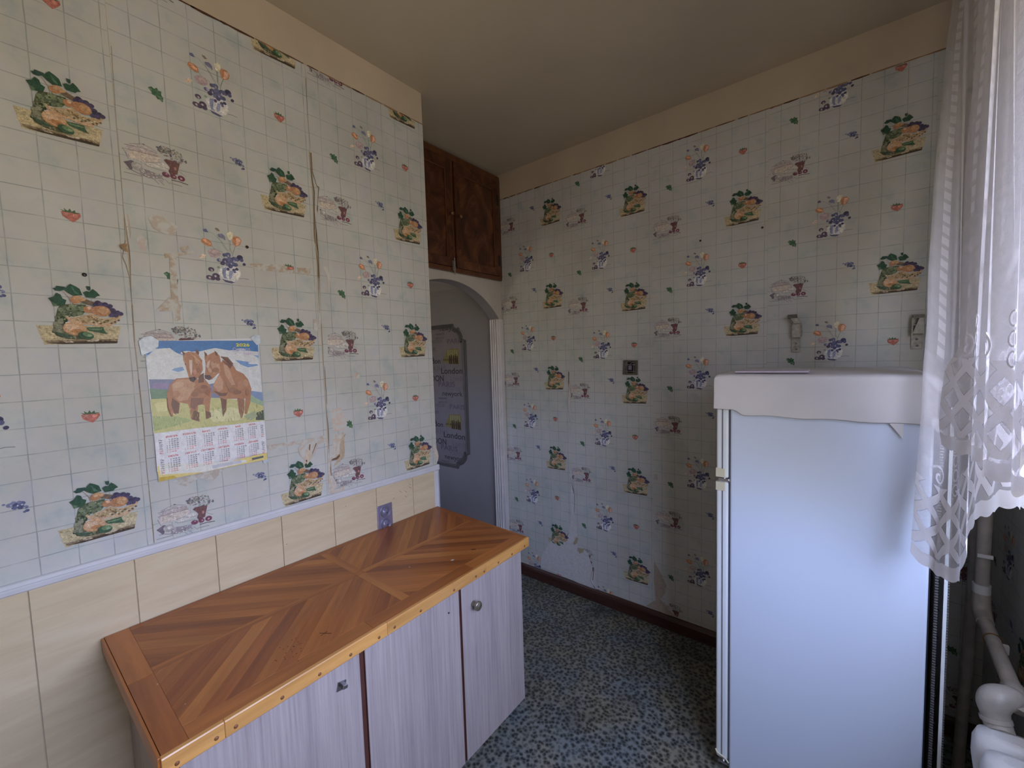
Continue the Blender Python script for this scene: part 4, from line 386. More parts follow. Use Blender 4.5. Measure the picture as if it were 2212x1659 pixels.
MF=[('l',(0.28,0.34,0.28),[0.9,(-63.5,151.3),(-39.5,145.8),(-15.8,123.7),(1.2,97.3)]),('l',(0.28,0.34,0.28),[0.9,(-29.4,144.4),(-18.2,122.5),(-3.5,97.8)]),('l',(0.28,0.34,0.28),[0.8,(-23.3,131.8),(-9.7,109.4),(3,87.4)]),('l',(0.28,0.34,0.28),[1.2,(-43.7,107.3),(-39.2,99.1),(-17.9,92.2),(-12.1,73.7)]),('l',(0.28,0.34,0.28),[1.6,(7.3,135.1),(6.3,102.4),(10.4,90.9)]),('l',(0.28,0.34,0.28),[2,(21.8,117.9),(14.5,98.2),(11.1,83.1)]),('l',(0.35,0.28,0.2),[1,(-1.8,141.2),(2.4,132.6),(7.1,132.3)]),('l',(0.28,0.34,0.28),[0.9,(25,111.3),(36.5,108.6)]),('p',(0.78,0.62,0.48),[(-81,65.9),(-70.5,77.4),(-61.9,75.1),(-64.7,66),(-75.9,62)]),('p',(0.8,0.74,0.56),[(-1.1,152.2),(7.8,160.7),(17.1,157.4),(13.5,138.1),(7.1,132.3),(1.3,134.8)]),('p',(0.16,0.17,0.3),[(-63.9,153),(-55.5,155.5),(-50.6,145.8),(-59.5,145.1),(-63.7,147.4)]),('p',(0.28,0.22,0.18),[(-32.6,163.6),(-24.7,163.9),(-18.2,156.7),(-25.3,154.4),(-30.7,158.1)]),('p',(0.25,0.25,0.36),[(-25.8,146.2),(-14.1,149.6),(-6.4,142.9),(-6.1,129.8),(-12.8,134.4),(-19.7,134.9),(-25.2,138.7)]),('p',(0.58,0.27,0.14),[(-71.4,114.1),(-67.4,125),(-58.6,125.7),(-46.7,121.4),(-42.9,110.2),(-44.4,104.3),(-53.5,102.4),(-65.2,108.2)]),('p',(0.84,0.46,0.28),[(-67.6,121.1),(-58.8,123),(-48.2,115.4),(-45.3,107.8),(-57.4,110.8)]),('p',(0.52,0.4,0.41),[(-56.8,85.3),(-51.9,93.5),(-40.3,98.5),(-26.8,97.2),(-20.6,85.6),(-24.6,77.1),(-35.4,70.8),(-50,71.7)]),('p',(0.6,0.47,0.46),[(-50.9,90.7),(-39.4,95),(-29.5,90.6),(-39.1,83.4)]),('p',(0.58,0.27,0.14),[(12.8,137.8),(20.2,149.6),(33.5,148.1),(40.3,137.7),(35.6,123.2),(22.9,115.7),(14.9,122.7)]),('p',(0.82,0.5,0.36),[(24.7,143.7),(34.5,144.5),(37.7,136.5),(31.9,122.8),(23,118.5)]),('p',(0.74,0.74,0.74),[(-30.9,34.7),(-16.3,45.2),(10.5,55.9),(22.4,53),(30.1,38.6),(30.2,22.2),(20.7,7.2),(1.7,-4.1),(-14.6,-0.8),(-25.8,6.4),(-31.9,19.7)]),('p',(0.3,0.33,0.5),[(-20.1,40.8),(-9.3,44.3),(-12.4,16.2),(-9.4,8.1),(-17.5,8.6),(-21.4,21.7)]),('p',(0.36,0.38,0.55),[(-0.5,34.8),(9.2,36.3),(5.4,14.4),(-2.3,7.1),(-3.8,19.9)]),('p',(0.84,0.82,0.76),[(11.4,33.2),(26.5,39.8),(29.2,24.5),(19.5,8.1),(10,12.3)]),('p',(0.84,0.82,0.76),[(-27.5,33.5),(-21.6,36.2),(-22.7,18.4),(-28.1,24)]),('p',(0.14,0.14,0.22),[(-23.4,7.4),(-12,4.3),(2.2,2.2),(12.9,-0.1),(1.7,-4.7),(-14.7,-2.2)]),('l',(0.2,0.15,0.18),[1.3,(25.9,12.9),(39.7,15.2),(53.5,13.3)]),('e',(0.18,0.19,0.34),[-27.8,64.5,6,5.4,9]),('e',(0.13,0.13,0.24),[-11.5,83.3,6,5.4,16]),('e',(0.15,0.16,0.28),[-1.9,85.1,8,7.2,6]),('e',(0.12,0.11,0.2),[-10.3,65.2,9,8.1,18]),('e',(0.1,0.09,0.16),[-17.9,56.4,7,6.3,28]),('e',(0.18,0.19,0.33),[1.9,70.8,9,8.1,87]),('e',(0.15,0.16,0.29),[4.8,61.4,8,7.2,86]),('e',(0.13,0.12,0.22),[14.1,73.7,8,7.2,63]),('e',(0.16,0.17,0.3),[22.6,74.9,8,7.2,0]),('e',(0.07,0.07,0.13),[31.7,81.8,9,8.1,13]),('e',(0.12,0.12,0.22),[36.1,74.2,6,5.4,72]),('e',(0.15,0.16,0.29),[10.6,57.2,8,7.2,21]),('e',(0.13,0.14,0.25),[17.8,56.4,7,6.3,24]),('e',(0.18,0.19,0.33),[-3.9,54.8,7,6.3,52]),('e',(0.12,0.12,0.22),[2.9,49.8,7,6.3,82]),('e',(0.12,0.1,0.2),[-4.9,39.6,5,4.5,87]),('e',(0.12,0.13,0.22),[11.8,38.8,5,4.5,22]),('e',(0.09,0.08,0.15),[20.5,42.7,5,4.5,23]),('e',(0.16,0.17,0.3),[13.8,32.9,4,3.6,57]),('e',(0.08,0.07,0.14),[42.7,61.4,5,4.5,34]),('e',(0.55,0.48,0.56),[-11.1,62.2,2,3.2,20]),('e',(0.55,0.48,0.56),[14.3,67.7,2,3.2,20]),('e',(0.55,0.48,0.56),[-1,81.6,2,3.2,20]),('e',(0.55,0.48,0.56),[5.8,57.8,2,3.2,20]),('e',(0.55,0.48,0.56),[-25.4,64.9,2,3.2,20]),('e',(0.13,0.1,0.15),[-50.3,32.5,8,6.8,0]),('e',(0.13,0.1,0.15),[-57.6,7.1,8,6.8,0]),('e',(0.13,0.1,0.15),[-48.7,5.8,8,6.8,0]),('e',(0.13,0.1,0.15),[-39.1,13.9,10,8.5,0]),('e',(0.13,0.1,0.15),[-35.1,5.1,7,5.95,0]),('e',(0.28,0.34,0.28),[-30.4,41.5,4,3.4,0]),('e',(0.6,0.5,0.5),[-49.3,30.3,3,3.4,25]),('e',(0.6,0.5,0.5),[-56,6.5,3,3.4,25]),('e',(0.6,0.5,0.5),[-40.3,12.7,3,3.4,25])]
MT=[('p',(0.55,0.5,0.48),[(-104.3,33),(-99,41.9),(-77.4,48.8),(-53.4,46.3),(-37.4,37.4),(-31.2,29.1),(-27.9,15.4),(-39.1,11.7),(-72.5,3.6),(-94.7,3.2),(-101.8,0.7),(-106.1,17.3)]),('p',(0.66,0.58,0.5),[(-99.4,24.7),(-70.7,29.8),(-36.2,29.4),(-30.2,18.9),(-43.3,11.3),(-67.5,6.3),(-89.8,5.9),(-98.4,5.9)]),('p',(0.54,0.45,0.43),[(-99.7,31.6),(-70.4,35.1),(-36.5,37.7),(-33.6,30.3),(-70.9,27.7),(-99.3,26.7)]),('l',(0.25,0.21,0.21),[1.2,(-108.1,38.6),(-93.8,39.8),(-69.9,41.4),(-37.3,38.5)]),('l',(0.25,0.21,0.21),[1.2,(-113.1,26.8),(-98.5,27.5),(-70.8,28.8),(-33.7,29.2)]),('l',(0.25,0.21,0.21),[1,(-99,42.4),(-80.5,49.7),(-67.6,52.4),(-53.2,48.4),(-38.7,42.2)]),('l',(0.25,0.21,0.21),[1.2,(-112.4,26.1),(-108.1,21.6),(-101.1,0)]),('e',(0.25,0.21,0.21),[-66,52.5,3,2,0]),('p',(0.2,0.17,0.2),[(-112.5,-9.9),(-96.5,-0.5),(-90.3,-1.4),(-95.1,-25.3),(-99.8,-26.8),(-104,-20.1),(-109,-13.7)]),('e',(0.45,0.42,0.39),[-84,-13.6,13,11,-20]),('e',(0.48,0.44,0.44),[-82.3,-12,8,7,-20]),('e',(0.66,0.64,0.58),[-81.5,-10.7,6,5,-20]),('p',(0.66,0.63,0.58),[(-67.8,1),(-60.9,7.5),(-42.7,8.4),(-26.1,16),(-11.1,8.2),(-16.2,-2),(-31.5,-0.6),(-48.4,-2.9),(-63.4,-4.7)]),('l',(0.25,0.21,0.21),[1,(-67.8,1),(-61.8,-5.2),(-48.6,-6.1),(-31.9,-7),(-20,-7.5)]),('l',(0.25,0.21,0.21),[1,(-64.3,5.3),(-47.6,8.8),(-32.9,3.2),(-14.2,1.9)]),('p',(0.36,0.32,0.33),[(-79,-22.2),(-68.9,-14.8),(-52.8,-17.9),(-31.1,-20.5),(-30,-29.7),(-50.7,-37.1),(-68.7,-35.4),(-79.8,-32.6)]),('l',(0.28,0.24,0.24),[1.6,(-107.5,-26.3),(-96.7,-26.8),(-79.8,-32.6),(-59,-37.6)]),('l',(0.28,0.24,0.22),[1.5,(-113.6,-37.3),(-88,-37.3),(-75.3,-37.4)]),('l',(0.16,0.12,0.12),[2.4,(-9.2,-27.6),(10.4,-27.1),(30.2,-30)]),('l',(0.3,0.25,0.22),[1.6,(-15,-36.9),(0.7,-37.6),(15,-38.8)]),('l',(0.25,0.21,0.21),[1,(-49,-36.6),(-39,-49.3)]),('l',(0.25,0.21,0.21),[1,(-39.8,-35.9),(-27,-47.9)]),('l',(0.25,0.21,0.21),[1,(-24.9,-29.2),(-14.4,-41)]),('p',(0.2,0.1,0.1),[(-23.9,24.2),(-18.4,29.2),(-0.1,29),(13.9,26.2),(11.4,15.6),(7.8,1.4),(6.3,-7.7),(-10.8,-13.1),(-14.5,-3.6),(-10.4,6.3),(-15.1,14.4)]),('e',(0.48,0.26,0.22),[2,8.2,3,5,0]),('e',(0.22,0.08,0.12),[-21.4,-16.4,9,7,-15]),('e',(0.22,0.08,0.12),[-4,-16.4,8,7,-15]),('e',(0.22,0.07,0.11),[14.7,-16,9,8,-15]),('e',(0.62,0.42,0.42),[14.7,-16.6,3,3,0]),('e',(0.5,0.3,0.34),[-2.3,-16.3,2.5,2,0]),('e',(0.5,0.3,0.36),[-19.5,-13.7,3,2,0]),('l',(0.25,0.21,0.21),[1,(10.7,4.5),(17.4,-2.1),(27.1,-6.7)]),('e',(0.26,0.28,0.23),[-30.8,54.5,2.30332145301304,1.6831735929216172,147]),('e',(0.42,0.3,0.28),[6.4,47.2,2.6197207430650886,1.1122617969585344,148]),('e',(0.26,0.28,0.23),[21.4,39.1,2.538942521037297,1.4246860862635515,66]),('e',(0.5,0.46,0.38),[-7.4,47.5,4.434120667339348,1.4828327722707497,97]),('e',(0.26,0.28,0.23),[-5.2,32.8,3.1365194161357173,1.90919829410596,176]),('e',(0.36,0.36,0.31),[-6.3,38.9,3.7960550624203617,1.02473740556236,119]),('e',(0.42,0.3,0.28),[-21.3,61.9,2.997477385736891,1.5096419312854141,165]),('e',(0.16,0.15,0.21),[-22.6,52.3,2.7894181163333336,1.6753241133893155,124]),('e',(0.26,0.28,0.23),[-15.7,52.2,3.6567156759324093,2.0452864582850445,75]),('e',(0.36,0.36,0.31),[-3.9,34.9,3.9014462121087816,1.0765237585964953,52]),('e',(0.2,0.18,0.17),[19.9,35.5,2.905851157525305,1.619313547731157,176]),('e',(0.2,0.18,0.17),[-16.1,60,4.109467734920509,1.5871495038853465,56]),('e',(0.26,0.28,0.23),[-21.1,52.6,2.3564983617799156,1.3627163342476674,55]),('e',(0.26,0.28,0.23),[4.5,30.8,2.065065673067032,1.606688870266872,19]),('e',(0.42,0.3,0.28),[10.4,28.1,2.497440065742696,1.1822331964102493,52]),('e',(0.5,0.46,0.38),[-16.4,60.7,2.215001794548728,1.7987495304490189,135]),('e',(0.2,0.18,0.17),[-9.3,54.4,4.049451821282377,1.685541695889707,53]),('e',(0.26,0.28,0.23),[-33,48.9,3.931846712908259,2.0757959924397644,137]),('e',(0.2,0.18,0.17),[-18.3,55.3,3.363456532291706,1.9936265396363049,81]),('e',(0.2,0.18,0.17),[-10.9,60.8,3.915381901915584,1.2259010214530914,170]),('e',(0.2,0.18,0.17),[19.8,35.3,2.7460171317238022,1.3225687904813368,116]),('e',(0.2,0.18,0.17),[-17.4,45.9,2.8560489504341717,1.7315748592531073,161]),('e',(0.2,0.18,0.17),[-12.1,51.7,2.122772310994684,1.2512480194268365,17]),('e',(0.2,0.18,0.17),[1.1,29.5,2.686951263739098,1.7826677500794217,13]),('e',(0.2,0.18,0.17),[-15.8,38.4,2.32414594819529,2.0320641573641347,87]),('e',(0.42,0.3,0.28),[9.4,57.6,2.394174394979654,1.5647991796931953,49]),('e',(0.16,0.15,0.21),[-6.4,42.6,3.8710192905901453,1.980442432234428,85]),('e',(0.36,0.36,0.31),[16.4,30.7,3.40246567739457,2.103832501403459,162]),('e',(0.2,0.18,0.17),[-6,51.9,4.193030097360793,1.1844882502853715,177]),('e',(0.36,0.36,0.31),[-14,59.9,2.919257458258651,1.245927722689335,34]),('e',(0.26,0.28,0.23),[3.4,52.3,3.7470249959510586,1.578996450128596,69]),('e',(0.26,0.28,0.23),[10.4,56.1,4.32124710857774,1.4356915399291612,151]),('e',(0.42,0.3,0.28),[6.8,51.1,2.578652572460752,1.5323052156518087,26]),('e',(0.2,0.18,0.17),[0,58.9,3.937419537602309,1.2770035186915922,18]),('e',(0.5,0.46,0.38),[-30.3,44.8,4.371319117399887,1.8406141347595275,109]),('e',(0.26,0.28,0.23),[5.6,42.8,2.8918642123171394,1.9393090383719,125]),('e',(0.26,0.28,0.23),[-26.4,47.9,4.072502696186813,1.0888453555359956,93]),('e',(0.16,0.15,0.21),[29.8,33.7,2.7653182385219246,1.3404273367806936,65]),('e',(0.36,0.36,0.31),[-12,48.1,3.090892710416285,1.597339397222149,150]),('e',(0.36,0.36,0.31),[-19.5,55,2.3931116459628408,1.3306101705204325,142]),('e',(0.26,0.28,0.23),[8.5,37.1,3.1987682620576674,1.0008946264502776,50]),('e',(0.36,0.36,0.31),[13.9,45.5,3.698754509433213,1.9542455046119662,158]),('e',(0.5,0.46,0.38),[-26.7,43.3,2.115740507482371,1.5273058391555794,1]),('e',(0.42,0.3,0.28),[-19.9,37.9,3.585758678890437,1.9127693736343878,3]),('e',(0.42,0.3,0.28),[-28.3,41.7,3.3286578123511736,1.2142466011824022,19]),('e',(0.16,0.15,0.21),[-28.2,54.9,3.043167236893067,1.0051197210005913,89]),('e',(0.42,0.3,0.28),[-5.9,49.7,4.097258530335738,1.8283314016868673,154]),('e',(0.26,0.28,0.23),[-31.1,48.8,3.5433615719097302,2.193424035820959,164]),('e',(0.2,0.18,0.17),[0.1,47.8,3.9908150411396583,1.1268897960714768,44]),('e',(0.5,0.46,0.38),[-16.1,57.2,2.850831179198699,1.2295399472846755,90]),('e',(0.26,0.28,0.23),[17.8,53.1,4.040673126502527,1.9878802708150074,105]),('e',(0.16,0.15,0.21),[-6.4,42.9,4.270895045519226,1.8590988403736728,123]),('e',(0.16,0.15,0.21),[18.5,36,2.7262122400878788,2.080853040864821,174]),('e',(0.16,0.15,0.21),[5.2,28.8,2.6254723559734003,2.103784736766907,104]),('e',(0.5,0.46,0.38),[-28.3,50.3,4.158129024545026,1.7109687552442403,135]),('e',(0.16,0.15,0.21),[-33.4,55.1,3.9779768677652463,1.0522073180211478,141]),('e',(0.36,0.36,0.31),[2.1,59.9,4.457011931225883,1.74029886642374,66]),('e',(0.42,0.3,0.28),[-9.7,55.4,4.171386584101222,1.5424139396458905,168]),('e',(0.26,0.28,0.23),[-7.5,50.7,4.4168255385408965,1.0648083758754423,56]),('e',(0.42,0.3,0.28),[3.4,37,2.9095639096611783,1.3084511204716072,4]),('e',(0.2,0.18,0.17),[-34.2,49.7,3.563770989787047,1.8045593281336778,76]),('e',(0.36,0.36,0.31),[-16.8,53.6,3.8745511168549713,1.2877885116242918,18]),('e',(0.16,0.15,0.21),[-36.4,54.9,3.2321282979626176,1.7663564122391944,153]),('e',(0.2,0.18,0.17),[28,36.5,3.8292641889051664,1.6609991150519599,22]),('e',(0.26,0.28,0.23),[-27.6,52.1,2.1269499475056906,1.6641194009852283,24]),('e',(0.2,0.18,0.17),[20.1,39,2.345698537145251,1.0499387698371547,49]),('e',(0.26,0.28,0.23),[11.3,30,2.0151426072218515,1.0611585092354145,161]),('e',(0.26,0.28,0.23),[19.6,41,4.494343832513153,2.0665274552064603,178]),('e',(0.26,0.28,0.23),[12.4,28,3.548318182698707,1.2437291880894104,152]),('e',(0.42,0.3,0.28),[-12.5,38.8,2.7571488928114443,1.044564341038376,149]),('e',(0.42,0.3,0.28),[-25.9,57,3.0664131546752746,1.6281814362886426,148]),('e',(0.5,0.46,0.38),[-4.4,55.6,4.2631622532005355,1.015699371942618,114]),('e',(0.16,0.15,0.21),[18.2,35,4.446012880990139,1.5240108897281948,131]),('e',(0.42,0.3,0.28),[-5.5,49.1,3.20172947108847,1.101065978780944,71]),('e',(0.26,0.28,0.23),[-20.6,48,3.177669506699798,1.0529382630675694,73]),('e',(0.26,0.28,0.23),[-30.6,52.5,2.6392632933328626,1.185196549511992,108]),('e',(0.2,0.18,0.17),[-32.1,46.5,3.7831781271478686,1.9126502811378292,156]),('e',(0.16,0.15,0.21),[19.2,47,2.333106678394836,1.107510954299286,12]),('e',(0.2,0.18,0.17),[-22.6,50.4,3.6900087163185837,1.8387152638251978,66]),('e',(0.26,0.28,0.23),[17.8,31.3,2.2432624279937645,2.1086400630619595,26]),('e',(0.16,0.15,0.21),[-6.2,55.5,4.373092550370189,1.323076927919742,100]),('e',(0.16,0.15,0.21),[-29.7,59.1,4.398913248621208,1.6676801051519679,49]),('e',(0.16,0.15,0.21),[-24.6,45.6,3.364788636144143,1.6016330506530805,160]),('e',(0.42,0.3,0.28),[18.7,31,3.653081176706578,1.694515337568558,49]),('e',(0.26,0.28,0.23),[29.4,38.3,3.2074558703033835,1.1963056419566969,109]),('e',(0.7,0.67,0.62),[-39.9,-21.4,3.584812588971931,1.2,40]),('e',(0.3,0.27,0.27),[-45.9,-30.9,2.3475968884162506,1.2,-30]),('e',(0.42,0.38,0.44),[-67,-31.2,2.1730362912750008,1.2,40]),('e',(0.7,0.67,0.62),[-61.6,-35,3.732031637458216,1.2,40]),('e',(0.7,0.67,0.62),[-45.5,-22.9,2.5385182326936313,1.2,40]),('e',(0.42,0.38,0.44),[-48.5,-24.6,3.8190030842227154,1.2,40]),('e',(0.42,0.38,0.44),[-68.7,-26.4,2.6831567085507073,1.2,-40]),('e',(0.3,0.27,0.27),[-70.1,-29.8,2.472895136429364,1.2,-40]),('e',(0.7,0.67,0.62),[-73.7,-24.6,3.8836918011717385,1.2,-40]),('e',(0.3,0.27,0.27),[-52.2,-26,3.0569895543823415,1.2,-30]),('e',(0.42,0.38,0.44),[-44.9,-26.2,3.6770111536299868,1.2,-40]),('e',(0.7,0.67,0.62),[-50.3,-34.2,2.684415687270139,1.2,-30]),('e',(0.7,0.67,0.62),[-68,-32,2.111772285450333,1.2,-30]),('e',(0.42,0.38,0.44),[-73.9,-28.9,2.631353216729247,1.2,40]),('e',(0.7,0.67,0.62),[-50.7,-31,2.3644946850120663,1.2,-40]),('e',(0.7,0.67,0.62),[-71.1,-20.3,2.9941350562966234,1.2,-40]),('e',(0.3,0.27,0.27),[-29.5,-31.7,3.3193278869063807,1.2,-40]),('e',(0.42,0.38,0.44),[-52.5,-31.6,2.562497965867279,1.2,-30]),('e',(0.7,0.67,0.62),[-52.8,-23.8,2.4810591696730473,1.2,-40]),('e',(0.42,0.38,0.44),[-32.9,-36.9,3.799381136708112,1.2,-30]),('e',(0.42,0.38,0.44),[-39.3,-24.5,2.2486704844705634,1.2,-40]),('e',(0.42,0.38,0.44),[-42.2,-31.1,3.3673571220507044,1.2,-40]),('e',(0.42,0.38,0.44),[-65.1,-34.6,2.977423211576285,1.2,-30]),('e',(0.42,0.38,0.44),[-36.7,-19.9,2.63766421748611,1.2,40]),('e',(0.7,0.67,0.62),[-42.9,-30.8,2.091427470842538,1.2,40]),('e',(0.3,0.27,0.27),[-28.8,-21.8,2.0085092734688677,1.2,40])]
MS=[('p',(0.52,0.19,0.15),[(-17,8),(-8,13),(4,12),(17,10),(18,3),(12,-6),(3,-15),(-6,-9),(-15,-3)]),('p',(0.6,0.3,0.25),[(-13,6),(-4,8),(-6,0),(-12,0)]),('e',(0.7,0.3,0.24),[8,3,5,4,0]),('p',(0.1,0.17,0.09),[(-19,14),(-10,11),(-12,18),(-5,12),(-1,19),(2,12),(8,17),(9,11),(18,12),(10,8),(0,9),(-10,8)])]
MV=[('e',(0.22,0.24,0.36),[-18,12,3,2.55,0]),('e',(0.22,0.24,0.36),[-9,8,6,5.1,0]),('e',(0.22,0.24,0.36),[-3,12,5,4.25,0]),('e',(0.1,0.11,0.2),[2,5,7,5.95,0]),('e',(0.15,0.16,0.28),[10,8,6,5.1,0]),('e',(0.1,0.11,0.2),[8,-1,6,5.1,0]),('e',(0.22,0.24,0.36),[15,-3,5,4.25,0]),('e',(0.1,0.11,0.2),[17,-12,4,3.4,0]),('e',(0.15,0.16,0.28),[13,-14,3,2.55,0]),('e',(0.15,0.16,0.28),[-2,0,5,4.25,0]),('e',(0.22,0.24,0.36),[6,12,4,3.4,0]),('e',(0.5,0.5,0.58),[-7,7,1.6,2.2,0]),('e',(0.5,0.5,0.58),[3,4,1.6,2.2,0]),('e',(0.5,0.5,0.58),[10,5,1.6,2.2,0]),('e',(0.5,0.5,0.58),[13,-4,1.6,2.2,0])]
ML=[('p',(0.07,0.15,0.08),[(-16,8),(-8,14),(-2,10),(4,16),(8,9),(14,10),(13,0),(17,-8),(15,-20),(8,-14),(4,-16),(0,-8),(-8,-7),(-9,0)]),('e',(0.16,0.27,0.15),[-10,6,4,3.2,0]),('e',(0.08,0.17,0.11),[-4,0,4.5,3.6,0]),('e',(0.11,0.22,0.12),[3,8,4.5,3.6,0]),('e',(0.08,0.17,0.11),[8,2,4.5,3.6,0]),('e',(0.11,0.22,0.12),[3,-6,4.5,3.6,0]),('e',(0.16,0.27,0.15),[10,-8,4.5,3.6,0]),('e',(0.16,0.27,0.15),[12,-14,3.5,2.8000000000000003,0])]
